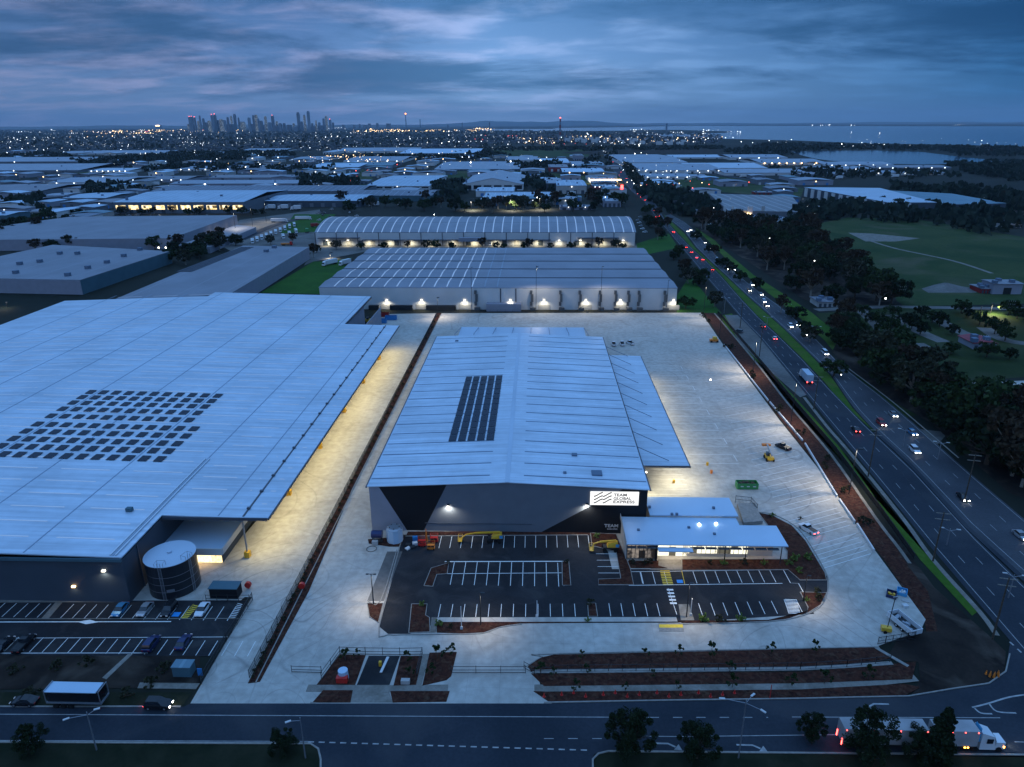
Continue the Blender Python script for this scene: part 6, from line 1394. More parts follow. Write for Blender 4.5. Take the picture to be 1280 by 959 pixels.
# long two-trailer truck on the street, facing right
gy = G(1150, 938)[1]; xa, xb, xc = G(1052, 938)[0], G(1160, 938)[0], G(1224, 938)[0]
T = thing('road_train', 'white two-trailer truck with lit cab front driving right along the street', 'truck', (xa, gy, .12))
for k, (p, q) in enumerate(((xa, xb-.6), (xb+.6, xc-.9))):
    mb = MB(); mb.box(p, q, gy-.2, gy+2.3, 1.25, 4.3); tr = mb.build('trailer', 'trailer_white', T)
    mb = MB(); mb.box(p+.3, q, gy, gy+2.1, .85, 1.24); mb.build('chassis', 'steel_dark', T)
    for j in range(3):
        for s in (gy-.15, gy+1.9): xx = p+1.3+j*1.35; mb = MB(); mb.tube((xx, s, .5), (xx, s+.35, .5), .5, n=12); mb.build('wheel', 'tyre', T)
    for j in range(4): xx = p+.3+(q-p-.6)*j/3; mb = MB(); mb.box(xx-.07, xx+.07, gy-.26, gy-.203, 4.05, 4.17); mb.build('marker_lamp', 'brake', T)
    for j in range(2): xx = p+4.9+j*.5; mb = MB(); mb.box(xx-.12, xx+.12, gy-.26, gy-.203, .95, 1.12); mb.build('marker_lamp', 'indicator', T)
mb = MB(); mb.box(xa-.06, xa-.003, gy+.0, gy+.2, .8, 2.0); mb.build('taillight', 'brake', T); mb = MB(); mb.box(xa-.06, xa-.003, gy+1.9, gy+2.1, .8, 2.0); mb.build('taillight', 'brake', T)
c0 = xc-.4
mb = MB(); mb.hexa([(c0, gy-.15, .6), (c0+2.6, gy-.15, .6), (c0+2.6, gy+2.25, .6), (c0, gy+2.25, .6)], [(c0, gy-.1, 3.9), (c0+2.1, gy-.05, 3.1), (c0+2.1, gy+2.15, 3.1), (c0, gy+2.2, 3.9)]); mb.build('cab', 'car_white', T)
mb = MB(); mb.box(c0+2.62, c0+4.1, gy+.05, gy+2.05, .6, 1.9); mb.build('bonnet', 'car_white', T)
mb = MB(); mb.hexa([(c0+2.62, gy+.1, 1.95), (c0+2.68, gy+.1, 1.95), (c0+2.68, gy+2.0, 1.95), (c0+2.62, gy+2.0, 1.95)], [(c0+2.18, gy+.15, 3.0), (c0+2.24, gy+.15, 3.0), (c0+2.24, gy+1.95, 3.0), (c0+2.18, gy+1.95, 3.0)]); mb.build('windscreen', 'glass_dark', T)
mb = MB(); mb.box(c0+.9, c0+1.9, gy-.2, gy-.152, 1.9, 2.8); mb.build('side_window', 'glass_dark', T)
mb = MB(); mb.hexa([(c0-.5, gy+.1, 2.0), (c0-.02, gy+.1, 2.0), (c0-.02, gy+2.0, 2.0), (c0-.5, gy+2.0, 2.0)], [(c0-.1, gy+.3, 4.3), (c0-.02, gy+.3, 4.5), (c0-.02, gy+1.8, 4.5), (c0-.1, gy+1.8, 4.3)]); mb.build('wind_deflector', 'cyan_paint', T)
for xx in (c0+3.2, c0-.6, c0-2.0):
    for s in (gy-.1, gy+1.85): mb = MB(); mb.tube((xx, s, .5), (xx, s+.35, .5), .5, n=12); mb.build('wheel', 'tyre', T)
for s in (gy+.15, gy+1.75): mb = MB(); mb.box(c0+4.1, c0+4.16, s, s+.3, .85, 1.15); mb.build('headlight', 'beam', T)
for s in (gy+.02,): mb = MB(); mb.box(c0+3.9, c0+4.05, s-.04, s-.002, .9, 1.2); mb.build('indicator_lamp', 'indicator', T)
lamp('SPOT', 'headlight_beam', (c0+4.4, gy+1, 1.0), 250, (1, .92, .8), T, .1, spot=R(70), direct=(1, 0, -.25))
lamp('SPOT', 'headlight_beam', (G(206, 884)[0]+.4, G(206, 884)[1], .8), 250, (1, .92, .8), None, .1, spot=R(70), direct=(1, 0, -.3))
# parked trailer at the left kerb
ya = G(97, 887)[1]; xa, xb = G(60, 886)[0], G(130, 886)[0]
t = thing('trailer', 'long dark trailer with pale blue roof parked at the kerb below the neighbour car park', 'trailer', (xa, ya, .12))
mb = MB(); mb.box(xa, xb, ya, ya+2.5, 1.2, 1.5); mb.build('deck', 'steel', t)
mb = MB(); mb.box(xa+.2, xb-.2, ya+.15, ya+2.35, 1.51, 3.6); mb.build('curtain_side', 'car_black', t)
mb = MB(); mb.box(xa+.05, xb-.6, ya, ya+2.5, 3.61, 3.75); mb.build('roof', 'roof_blue', t)
for xx in (xa+.1, xb-.1): mb = MB(); mb.beam((xx, ya-.02, 1.5), (xx, ya-.02, 3.9), .12); mb.beam((xx, ya+2.5, 1.5), (xx, ya+2.5, 3.9), .12); mb.beam((xx, ya, 3.9), (xx, ya+2.5, 3.9), .12); mb.build('end_frame', 'steel', t)
for j in range(3):
    for s in (ya+.05, ya+2.1): mb = MB(); mb.tube((xa+1.5+j*1.3, s, .5), (xa+1.5+j*1.3, s+.35, .5), .5, n=10); mb.build('wheel', 'tyre', t)
# depot trucks far left
base = truck('delivery_truck', 'small white delivery truck parked in the long row of the truck depot', *G(316, 304), R(200), 5.5, z=.07)
base['group'] = 'delivery trucks parked in rows'
for k in range(1, 10):
    t_ = k/9; copy_tree(base, (*G(316+52*t_, 304-21*t_), .07), R(200), group='delivery trucks parked in rows')
for k in range(3): copy_tree(base, (*G(354+8*k, 298-3.5*k), .07), R(205), 'small white delivery truck in the short second row of the truck depot', 'delivery trucks in the short row')
truck('semi_trailer', 'long white trailer parked at the top of the truck depot, left one', *G(348, 278), R(-88), 15, z=.07)
truck('semi_trailer', 'long white trailer parked beside the green lawn top, right one', *G(378, 275), R(-88), 15, z=.07)
truck('truck', 'green truck parked in the truck depot', *G(384, 291), R(10), 6, 'green_paint', 'green_paint', z=.07)
truck('truck', 'dark red truck parked beyond the green truck', *G(393, 284), R(-75), 7, 'car_red', 'car_red', z=.07)
truck('truck', 'low orange red truck at the near end of the depot rows', *G(357, 307), R(-85), 7, 'orange_paint', 'red_paint', hb=2.0, z=.07)
truck('truck', 'large white and blue truck parked on the lot by the bright green lawn', *G(414, 331), R(150), 11, z=.07)
truck('truck', 'white truck parked right of the large white and blue truck', *G(433, 331), R(150), 8, z=.07)
truck('truck', 'white truck standing at the lit docks of the arched warehouse', *G(615, 306), R(170), 9, z=.07)
truck('truck', 'grey covered truck braking on the near highway lanes', *G(1008, 477), R(90)+road_dir(la, *G(1008, 477)), 8, 'roof_white', 'car_white', lit=True)
lots = [((882, 276), (1008, 283), 26, 'parked car on the ground before the market hall', 'cars before the market hall'), ((398, 262), (446, 276), 12, 'parked car left of the arched warehouse end', 'cars left of the arched warehouse'), ((150, 270), (300, 273), 12, 'parked car before the yellow lit office windows', 'cars before the yellow lit office'), ((30, 262), (70, 276), 12, 'parked car among the low brownish sheds', 'cars among the low brownish sheds'), ((600, 252), (690, 256), 12, 'parked car under the tree row beside the long canopy', 'cars by the long canopy'), ((655, 228), (700, 242), 9, 'parked car between the showrooms', 'cars between the showrooms'), ((735, 240), (770, 248), 8, 'parked car in front of the petrol station', 'cars by the petrol station'), ((800, 226), (860, 234), 10, 'parked car on the lot right of the crossroads', 'cars right of the crossroads'), ((440, 225), (458, 244), 8, 'parked car on the strip left of the shaded glass warehouse', 'cars left of the shaded glass warehouse')]
for (a, b), (c, d), n, lab, grp in lots:
    for k in range(n):
        kk = [('car_white', 'hatch'), ('car_silver', 'suv'), ('car_grey', 'sedan')][k % 3]
        car(kk[0], kk[1], None, random.uniform(a, c), random.uniform(b, d), random.choice((0, 90, 85)), lab, group=grp, s=1.15)
for k, (a, b) in enumerate(((340, 262), (356, 262), (372, 263), (470, 258), (505, 257), (100, 252), (36, 250), (196, 232), (548, 216), (600, 216), (640, 250), (716, 245), (930, 222), (990, 224), (1050, 224), (860, 218), (1120, 222))):
    copy_tree(base, (*G(a, b), .07), R(88+(k*17) % 9), 'white delivery truck parked outside a warehouse on the plain', 'trucks outside the warehouses on the plain', 1.5)
# parked cars by the arched warehouse end
for k, (a, b) in enumerate(((797, 276), (799, 279.5), (801, 283), (803, 287), (800, 272), (806, 291))): car('car_white' if k % 2 else 'car_silver', 'hatch', None, a, b, 90, 'small parked car in the line beside the end of the arched warehouse', group='parked cars beside the arched warehouse')

# ================================================================== MACHINES AND YARD THINGS
def wheels(t, pts, r, wd, m='tyre', ax='y'):
    for x, y, z in pts:
        mb = MB(); mb.tube((x, y-wd/2, z), (x, y+wd/2, z), r, n=12) if ax == 'y' else mb.tube((x-wd/2, y, z), (x+wd/2, y, z), r, n=12); w_ = mb.build('wheel', m, t)
        mb = MB(); mb.tube((x, y-wd/2-.03, z), (x, y-wd/2-.004, z), r*.45, n=8) if ax == 'y' else mb.tube((x-wd/2-.03, y, z), (x-wd/2-.004, y, z), r*.45, n=8); mb.build('hub', 'wall_white', w_)
def boom_lift(label, x, y, reach, s=1.0, drop=0):
    t = thing('boom_lift', label, 'boom lift', (x, y, .12)); o = (x, y, .12); A = lambda a, b, c: (x+a*s, y+b*s, .12+c*s)
    mb = MB(); mb.box(x-1.6*s, x+1.6*s, y-.7*s, y+.7*s, .12+.7*s, .12+1.1*s); mb.build('chassis', 'steel_dark', t)
    wheels(t, [A(-1.3, -1.0, .5), A(1.3, -1.0, .5), A(-1.3, 1.0, .5), A(1.3, 1.0, .5)], .5*s, .35*s)
    mb = MB(); mb.hexa([A(-.7, -.8, 1.12), A(1.9, -.8, 1.12), A(1.9, .8, 1.12), A(-.7, .8, 1.12)], [A(-.3, -.6, 1.9), A(1.8, -.7, 2.3), A(1.8, .7, 2.3), A(-.3, .6, 1.9)]); mb.build('turntable', 'yellow_paint', t)
    mb = MB(); mb.box(x+1.3*s, x+2.1*s, y-.95*s, y-.92*s, .12+1.3*s, .12+2.1*s); mb.build('engine_cover', 'cyan_paint', t)
    mb = MB(); mb.beam(A(1.4, 0, 2.6), A(-reach*.55, 0, 2.2), .32*s, .38*s); mb.build('main_boom', 'yellow_paint', t)
    mb = MB(); mb.beam(A(-reach*.55, 0, 2.2), A(-reach*.85, 0, 1.7), .22*s, .26*s); mb.build('inner_boom', 'yellow_paint', t)
    mb = MB(); mb.beam(A(-reach*.85, 0, 1.7), A(-reach*.97, -.4, .9+drop), .22*s); mb.build('jib', 'yellow_paint', t)
    bx, by, bz = A(-reach, -.4, .45+drop); mb = MB(); mb.box(bx-.5, bx+.5, by-.9, by+.9, bz, bz+.08)
    for q in ((-.5, -.9), (.5, -.9), (.5, .9), (-.5, .9)): mb.beam((bx+q[0], by+q[1], bz), (bx+q[0], by+q[1], bz+1.1), .06)
    for z in (.55, 1.1):
        for a_, b_ in (((-.5, -.9), (.5, -.9)), ((.5, -.9), (.5, .9)), ((.5, .9), (-.5, .9)), ((-.5, .9), (-.5, -.9))): mb.beam((bx+a_[0], by+a_[1], bz+z), (bx+b_[0], by+b_[1], bz+z), .05)
    mb.build('basket', 'yellow_paint', t); return t
boom_lift('yellow boom lift with its long boom reaching left along the depot wall', *G(618, 677), 8.3)
boom_lift('yellow boom lift standing in the garden corner by the office', *G(762, 688), 4.4, 1.0)
def scissor(label, x, y, m, rot=0, h=1.0):
    t = thing('scissor_lift', label, 'lift', (x, y, .12)); mb = MB(); mb.box(x-.9, x+.9, y-.45, y+.45, .3, .85); mb.build('chassis', m, t)
    wheels(t, [(x-.7, y-.5, .32), (x+.7, y-.5, .32), (x-.7, y+.5, .32), (x+.7, y+.5, .32)], .2, .14)
    mb = MB()
    for k in range(2): z = .9+k*.35*h; mb.beam((x-.8, y-.35, z), (x+.8, y-.35, z+.3*h), .08); mb.beam((x+.8, y-.35, z), (x-.8, y-.35, z+.3*h), .08)
    mb.build('scissor_arms', 'steel_dark', t); z0 = .9+.72*h; mb = MB(); mb.box(x-.9, x+.9, y-.42, y+.42, z0, z0+.12)
    for q in ((-.9, -.42), (.9, -.42), (.9, .42), (-.9, .42)): mb.beam((x+q[0], y+q[1], z0), (x+q[0], y+q[1], z0+1.0), .06)
    for a_, b_ in (((-.9, -.42), (.9, -.42)), ((.9, -.42), (.9, .42)), ((.9, .42), (-.9, .42)), ((-.9, .42), (-.9, -.42))): mb.beam((x+a_[0], y+a_[1], z0+1.0), (x+b_[0], y+b_[1], z0+1.0), .06)
    mb.build('platform', m, t)
scissor('red scissor lift in the corner by the silver tank', *G(528, 683), 'red_paint')
scissor('small red and orange lift right of the red scissor lift', *G(543, 678), 'red_paint', h=.6)
scissor('orange lift nearest the car park entry, below the red ones', *G(539, 687), 'orange_paint', h=.5)
x, y = G(533, 676); t = thing('safety_flag', 'tall slim orange cone like flag behind the red scissor lift', 'flag', (x, y, .12)); mb = MB(); mb.tube((x, y, .12), (x, y, 3.4), .32, .08, 8); mb.build('cone', 'orange_paint', t)
x, y = G(515, 684); t = thing('pallet_stack', 'pile of dark and white building material on pallets beside the red lifts', 'pallets', (x, y, .12))
for k, (a, b, c, m_) in enumerate(((-1, .4, .5, 'steel_dark'), (.6, .9, .7, 'wall_white'), (.3, -.6, .5, 'steel_dark'), (-.8, -.9, .3, 'wall_white'))): mb = MB(); mb.obox(x+a, y+b, .12, 1.2, 1.0, c, .3*k); mb.build('pallet_load', m_, t)
x, y = G(519, 676); t = tag(MB().obox(x, y, .2, 1.2, .8, 1.0, .2).build('crate', 'blue_paint'), 'small blue crate against the depot wall beside the orange flag', 'crate')
# silver tank, pump and hose
x, y = G(494, 676); t = thing('water_tank', 'small silver eight sided water tank at the depot front corner', 'tank', (x, y, .2)); mb = MB(); mb.tube((x, y, .2), (x, y, 3.6), 2.0, n=10); mb.build('shell', 'roof_blue', t); mb = MB(); mb.tube((x, y, 3.61), (x, y, 3.95), 2.05, 1.5, 10); mb.build('lid', 'steel', t)
for k in range(5): a = k*1.2; mb = MB(); mb.ball((x+1.2*math.cos(a), y+1.2*math.sin(a), 4.0), .15, 6, 4); mb.build('fitting', 'steel_dark', t)
mb = MB(); mb.beam((x-.3, y+1, 3.9), (x-.6, y+1.1, 5.0), .15); mb.build('vent_pipe', 'steel', t)
x, y = G(472, 677); t = thing('pump_unit', 'dark blue pump unit on a frame left of the small silver tank', 'pump', (x, y, .2)); mb = MB(); mb.tube((x-1.3, y, 2.1), (x+1.3, y, 2.1), .95, n=12); mb.build('vessel', 'car_navy', t)
mb = MB(); [mb.beam((x+a, y+b, .2), (x+a, y+b, 1.5), .15) for a in (-1, 1) for b in (-.6, .6)]; mb.box(x-1.2, x+1.2, y-.75, y+.75, .2, .35); mb.build('frame', 'steel_dark', t); mb = MB(); mb.box(x-1.0, x+.4, y-1.8, y-1.0, .2, 1.1); mb.build('control_box', 'wall_concrete', t)
x, y = G(464.5, 687); mb = MB()
for k in range(24): a, b = k*math.pi/12, (k+1)*math.pi/12; mb.tube((x+1.2*math.cos(a), y+1.2*math.sin(a), .2), (x+1.2*math.cos(b), y+1.2*math.sin(b), .2), .06, n=5, cap=False)
tag(mb.build('hose_coil', 'steel_dark'), 'thin dark hose coiled in a ring on the concrete below the pump unit', 'hose')
# large black tank
x, y, tr_, th_ = -79.3, 130.6, 5.2, 8.2
t = thing('fire_water_tank', 'large black round tank with white domed top in the neighbour notch', 'tank', (x, y, .1)); mb = MB(); mb.tube((x, y, .1), (x, y, th_), tr_, n=40); mb.build('shell', 'tank_black', t); mb = MB(); mb.tube((x, y, th_+.01), (x, y, th_+.12), tr_+.12, n=40); mb.tube((x, y, th_+.12), (x, y, th_+.5), tr_, .3, n=40, cap=False); mb.build('lid', 'roof_white', t)
for z in (1.9, 3.7, 5.5): mb = MB(); mb.tube((x, y, z), (x, y, z+.12), tr_+.05, n=40, cap=False); mb.build('band', 'steel', t)
mb = MB(); mb.tube((x, y, th_+.5), (x, y, th_+.8), .5, n=12); mb.build('hatch', 'roof_white', t)
for an in (-1.5, -.35):
    cx_, cy_ = x+(tr_+.35)*math.cos(an), y+(tr_+.35)*math.sin(an); ux, uy = -math.sin(an)*.3, math.cos(an)*.3; mb = MB()
    mb.beam((cx_-ux, cy_-uy, .2), (cx_-ux, cy_-uy, th_+1.3), .07); mb.beam((cx_+ux, cy_+uy, .2), (cx_+ux, cy_+uy, th_+1.3), .07)
    for k in range(26): mb.beam((cx_-ux, cy_-uy, .4+k*.32), (cx_+ux, cy_+uy, .4+k*.32), .05)
    mb.build('ladder', 'steel', t)
    mb = MB(); ix, iy = x+(tr_-1.0)*math.cos(an), y+(tr_-1.0)*math.sin(an)
    for q in (-3, 3): mb.beam((cx_+ux*q, cy_+uy*q, th_+.1), (cx_+ux*q, cy_+uy*q, th_+1.2), .06); mb.beam((ix+ux*q, iy+uy*q, th_+.1), (ix+ux*q, iy+uy*q, th_+1.2), .06); mb.beam((cx_+ux*q, cy_+uy*q, th_+1.2), (ix+ux*q, iy+uy*q, th_+1.2), .06)
    mb.beam((ix-ux*3, iy-uy*3, th_+1.2), (ix+ux*3, iy+uy*3, th_+1.2), .06); mb.build('guard_rail', 'steel', t)
mb = MB(); a = -1.25; mb.obox(x+(tr_+.12)*math.cos(a), y+(tr_+.12)*math.sin(a), 2.1, 1.6, .06, .6, a+math.pi/2); mb.build('name_plate', 'steel', t)
# substation kiosk with fence, transformer and hydrants
x, y = G(283, 745); t = thing('substation_kiosk', 'dark green kiosk shed beside the neighbour gate', 'kiosk', (x, y, .11)); mb = MB(); mb.box(x-3, x+3, y-1.2, y+1.4, .11, 2.6); mb.build('body', 'wall_black', t); mb = MB(); mb.box(x-3.15, x+3.15, y-1.35, y+1.55, 2.61, 2.8); mb.build('roof', 'wall_teal', t)
x, y = G(231, 842); t = thing('transformer', 'pale green transformer cabinet in the dark bed below the neighbour car park', 'cabinet', (x, y, .05)); mb = MB(); mb.box(x-1.7, x+1.7, y-1, y+1, .05, 2.2); mb.build('cabinet', 'wall_teal', t); mb = MB(); mb.box(x-1.8, x+1.8, y-1.1, y+1.1, 2.21, 2.35); mb.build('lid', 'roof_teal', t)
for a, b, lab in ((311, 736, 'red round hydrant cover beside the dark green kiosk'), (378, 737, 'red round hydrant cover in the dividing strip')):
    x, y = G(a, b); t = thing('hydrant', lab, 'hydrant', (x, y, .11)); mb = MB(); mb.tube((x, y-.4, 1.1), (x, y+.3, 1.1), .7, n=14); mb.build('reel_cover', 'red_paint', t); mb = MB(); mb.tube((x, y, .11), (x, y, .6), .15, n=8); mb.build('pipe', 'red_paint', t)
x, y = G(251, 846); tag(MB().obox(x, y, .3, .9, .1, 1.6).build('sign', 'blue_paint'), 'small blue sign at the foot of the neighbour fence', 'sign')
# things in the yard
x, y = G(933, 610); t = thing('skip_bin', 'green open skip bin with dark rubbish standing in the yard', 'skip', (x, y, .11)); mb = MB(); Lx, Ly = 2.9, 1.2
for (p, q, r_, s) in ((-Lx, Lx, -Ly, -Ly+.1), (-Lx, Lx, Ly-.1, Ly), (-Lx, -Lx+.1, -Ly+.1, Ly-.1), (Lx-.1, Lx, -Ly+.1, Ly-.1)): mb.box(x+p, x+q, y+r_, y+s, .2, 1.9)
mb.box(x-Lx+.1, x+Lx-.1, y-Ly+.1, y+Ly-.1, .2, .4); mb.build('bin', 'green_paint', t)
mb = MB()
for k in range(14): mb.obox(x+random.uniform(-2.3, 2.3), y+random.uniform(-.7, .7), 1.0, random.uniform(.4, 1.3), random.uniform(.2, .6), random.uniform(.5, .95), random.uniform(0, 3))
mb.build('rubbish', 'bark', t)
for k in range(3): mb = MB(); mb.box(x-2.0+k*1.7, x-1.2+k*1.7, y-Ly-.03, y-Ly-.003, .9, 1.2); mb.build('number_plate', 'wall_white', t)
x, y = G(961, 575); t = thing('telehandler', 'yellow and orange telehandler with raised dark load in the truck bays', 'forklift', (x, y, .11)); mb = MB(); mb.box(x-1.0, x+1.0, y-1.6, y+1.8, .6, 1.5); mb.build('body', 'yellow_paint', t)
wheels(t, [(x-1.0, y-1.2, .55), (x+1.0, y-1.2, .55), (x-1.0, y+1.3, .55), (x+1.0, y+1.3, .55)], .55, .35, ax='x'); mb = MB(); mb.box(x-.9, x-.1, y-.6, y+.7, 1.5, 2.5); mb.build('cab', 'glass_dark', t)
mb = MB(); mb.beam((x+.4, y-1.3, 2.0), (x+.4, y+4.2, 3.2), .4); mb.build('boom', 'wall_concrete', t); mb = MB(); mb.box(x-1.0, x+1.6, y+4.2, y+5.1, 2.6, 3.2); mb.build('platform', 'orange_paint', t)
x, y = G(893, 428); t = thing('forklift', 'orange yard machine parked at the mulch edge far up the yard', 'forklift', (x, y, .11)); mb = MB(); mb.box(x-2.2, x+1.6, y-.9, y+.9, .6, 1.6); mb.build('body', 'orange_paint', t); mb = MB(); mb.box(x-.9, x+.9, y-.8, y+.8, 1.61, 2.7); mb.build('cab', 'yellow_paint', t); wheels(t, [(x-1.6, y-.9, .5), (x+1.2, y-.9, .5), (x-1.6, y+.9, .5), (x+1.2, y+.9, .5)], .5, .3)
x, y = G(1129, 785); t = thing('tipper_trailer', 'white open tray trailer with dark load at the corner of the yard', 'trailer', (x, y, .11), rot=R(18))
mb = MB()
for (p, q, r_, s) in ((-1.35, 1.35, -3.2, -3.08), (-1.35, 1.35, 3.08, 3.2), (-1.35, -1.25, -3.08, 3.08), (1.25, 1.35, -3.08, 3.08)): mb.box(p, q, r_, s, .8, 1.9)
mb.build('tray_sides', 'car_white', t); mb = MB(); mb.box(-1.25, 1.25, -3.08, 3.08, .8, .95); mb.build('tray_floor', 'black_paint', t)
mb = MB(); [mb.obox(random.uniform(-.7, .7), random.uniform(-2.4, 2.4), .95, random.uniform(.4, 1), random.uniform(.4, 1.2), random.uniform(.3, .8), random.uniform(0, 3)) for _ in range(9)]; mb.build('load', 'steel', t)
wheels(t, [(-1.2, -.8, .42), (1.2, -.8, .42), (-1.2, .6, .42), (1.2, .6, .42)], .42, .25, ax='x')
for a, b, rot_, m_, lab in ((1114, 745, -.5, 'yellow_paint', 'blue pallet crate with yellow packages by the corner edge'), (1127, 742, -.5, 'cyan_paint', 'pale blue pallet crate beside the crate of yellow packages')):
    x, y = G(a, b); t = thing('pallet_crate', lab, 'crate', (x, y, .11), rot=rot_); mb = MB()
    for (p, q, r_, s) in ((-1, 1, -1.2, -1.1), (-1, 1, 1.1, 1.2), (-1, -.9, -1.1, 1.1), (.9, 1, -1.1, 1.1)): mb.box(p, q, r_, s, .02, .7)
    mb.box(-.9, .9, -1.1, 1.1, .02, .15); mb.build('crate_frame', 'car_navy' if m_[0] == 'y' else 'cyan_paint', t); mb = MB(); [mb.obox(random.uniform(-.5, .5), random.uniform(-.7, .7), .15, .5, .4, .5, k) for k in range(5)]; mb.build('packages', m_ if m_[0] == 'y' else 'wall_white', t)
x, y = G(1132, 752); tag(MB().obox(x, y, .11, 1.6, .8, .15, -.5).build('pallet', 'wall_concrete'), 'flat wooden pallet below the blue pallet crates', 'pallet')
x, y = G(1131, 759); tag(MB().obox(x, y, .11, 1.1, .9, .5, .2).build('box', 'wall_white'), 'small white box beside the flat pallet', 'box')
x, y = G(1107, 790); t = thing('light_tower', 'yellow mobile light tower trailer with thin raised mast', 'light tower', (x, y, .11)); mb = MB(); mb.obox(x, y, .45, 1.9, 1.1, .8, -.25); mb.build('body', 'yellow_paint', t); mb = MB(); mb.tube((x+.2, y, 1.2), (x+.6, y+.2, 8.0), .08, n=6); mb.build('mast', 'steel_dark', t); wheels(t, [(x-.4, y-.65, .35), (x-.4, y+.65, .35)], .35, .2); mb = MB(); mb.box(x+.2, x+1.0, y+.1, y+.3, 8.0, 8.3); mb.build('lamp_head', 'steel', t)
for a, b, m_, rot_, ln, lab in ((476, 404, 'blue_paint', 0, 6, 'blue skip behind the neighbour roof corner, nearest one'), (489, 400, 'blue_paint', 0, 6, 'blue skip second behind the neighbour roof corner'), (480, 396, 'car_red', 0, 5.5, 'rusty red skip farthest behind the neighbour roof corner')):
    x, y = G(a, b); t = thing('skip_bin', lab, 'skip', (x, y, .11)); mb = MB()
    for (p, q, r_, s) in ((-ln/2, ln/2, -1.2, -1.1), (-ln/2, ln/2, 1.1, 1.2), (-ln/2, -ln/2+.1, -1.1, 1.1), (ln/2-.1, ln/2, -1.1, 1.1)): mb.box(x+p, x+q, y+r_, y+s, .2, 2.3)
    mb.build('bin', m_, t); mb = MB(); mb.box(x-ln/2+.1, x+ln/2-.1, y-1.1, y+1.1, .3, 1.7); mb.build('rubbish', 'steel_dark', t)
x, y = G(460, 404); t = thing('yellow_loader', 'yellow loader peeping out behind the neighbour roof', 'loader', (x, y, .11)); mb = MB(); mb.box(x-1.5, x+1.5, y-1, y+1, .6, 2.2); mb.build('body', 'yellow_paint', t); mb = MB(); mb.box(x-.6, x+.7, y-.8, y+.8, 2.21, 3.2); mb.build('cab', 'glass_dark', t); wheels(t, [(x-1.1, y-1, .6), (x+1.1, y-1, .6)], .6, .3)
x, y = G(479, 836); t = thing('surfboard_shaped_sign', 'long white leaning board on the dark crossover with a small yellow prop', 'board', (x, y, .13)); mb = MB(); mb.hexa([(x-.3, y-1.6, .5), (x+.15, y-1.6, .5), (x+.9, y+1.7, 1.2), (x+.4, y+1.7, 1.2)], [(x-.3, y-1.6, .65), (x+.15, y-1.6, .65), (x+.9, y+1.7, 1.35), (x+.4, y+1.7, 1.35)]); mb.build('board', 'wall_white', t); mb = MB(); mb.box(x-.9, x-.4, y+.4, y+.9, .13, 1.1); mb.build('prop', 'yellow_paint', t)
x, y = G(428, 853); t = thing('site_bin', 'red bin with pale rounded cover in the front garden left of the crossover', 'bin', (x, y, .2)); mb = MB(); mb.box(x-1.0, x+1.0, y-.5, y+.5, .2, 1.3); mb.build('bin', 'red_paint', t); mb = MB(); mb.tube((x, y+.9, .2), (x, y+.9, 2.0), 1.0, .9, 12); mb.build('cover', 'roof_blue', t)
x, y = G(507, 855); tag(MB().box(x-.8, x+.8, y-.4, y+.4, .2, 1.0).build('meter_box', 'wall_concrete'), 'pale meter box in the garden right of the crossover', 'box')
for k in range(15):
    a = 680+k*17+((k*5) % 7); x, y = G(a, 872-(k % 3)*2.2); t = MB(); t.tube((x, y, .24), (x, y, 1.0), .2, .05, 7); t.tube((x, y, .2), (x, y, .24), .3, n=7); tag(t.build('traffic_cone', 'red_paint'), 'small red cone in the row on the street verge of the long garden', 'traffic cone', 'red cones along the street verge')
for k in range(7):
    x, y = G(1232+k*2.6+(k % 2)*2, 844+((k*3) % 5)); t = MB(); t.tube((x, y, .2), (x, y, 1.1), .22, .06, 7); tag(t.build('traffic_cone', 'orange_paint'), 'orange cone in the cluster on the bare corner by the highway', 'traffic cone', 'orange cones on the bare corner')
for a, b, lab in ((961.5, 840, 'orange striped marker post standing on the verge'),): x, y = G(962, 874); t = MB(); t.tube((x, y, .2), (x, y, 3.2), .07, n=6); tag(t.build('marker_post', 'red_paint'), lab, 'post')
for k, (a, b) in enumerate(((884, 582), (889, 592), (842, 604))): x, y = G(a, b); t = MB(); t.box(x-.3, x+.3, y-.3, y+.3, .11, 1.1); tag(t.build('bollard', 'yellow_paint' if k != 1 else 'orange_paint'), ['yellow bollard at the front corner of the right canopy', 'orange bollard in the yard below the canopy corner', 'small yellow bollard near the office back wall'][k], 'bollard')

# ================================================================== POLES AND FENCES
def pole(label, px, pybase, ptop, heads=1, lit=True, power=0, kind='light_pole', r=.14, arm=1.2, col=(1, .89, .70), cat='light pole', group=None, hs=1.0, mt='steel_dark', z=.1, ang=0, direct=(0, 0, -1), spot=150):
    x, y = G(px, pybase); h = HT(px, ptop, x, y); t = thing(kind, label, cat, (x, y, z), group)
    mb = MB(); mb.tube((x, y, z), (x, y, h), r, r*.6, 8); mb.build('pole', mt, t)
    for k in range(heads):
        a = ang+k*2*math.pi/max(1, heads); ex, ey = x+arm*math.cos(a), y+arm*math.sin(a)
        mb = MB(); mb.beam((x, y, h-.1), (ex, ey, h), .1); mb.build('arm', mt, t)
        mb = MB(); mb.obox(ex, ey, h-.12, .8*hs, .5*hs, .16*hs, a); hd = mb.build('lamp_head', 'steel_dark', t)
        if lit: mb = MB(); mb.ball((ex, ey, h-.12-.1*hs), .24*hs, 8, 5); mb.build('bulb', 'glow_white', hd)
        if power: lamp('SPOT', 'lamp_light', (ex, ey, h-.5*hs), power/heads, col, t, .2, spot=R(spot), direct=direct)
    return t
pole('tall dark flood pole at the start of the dividing strip', 547.5, 397, 372, 1, True, 5000, arm=.5, hs=1.6)
pole('tall dark unlit pole between cold store and yard, left of the plant room', 590, 390, 334, 1, False, 0, arm=.6)
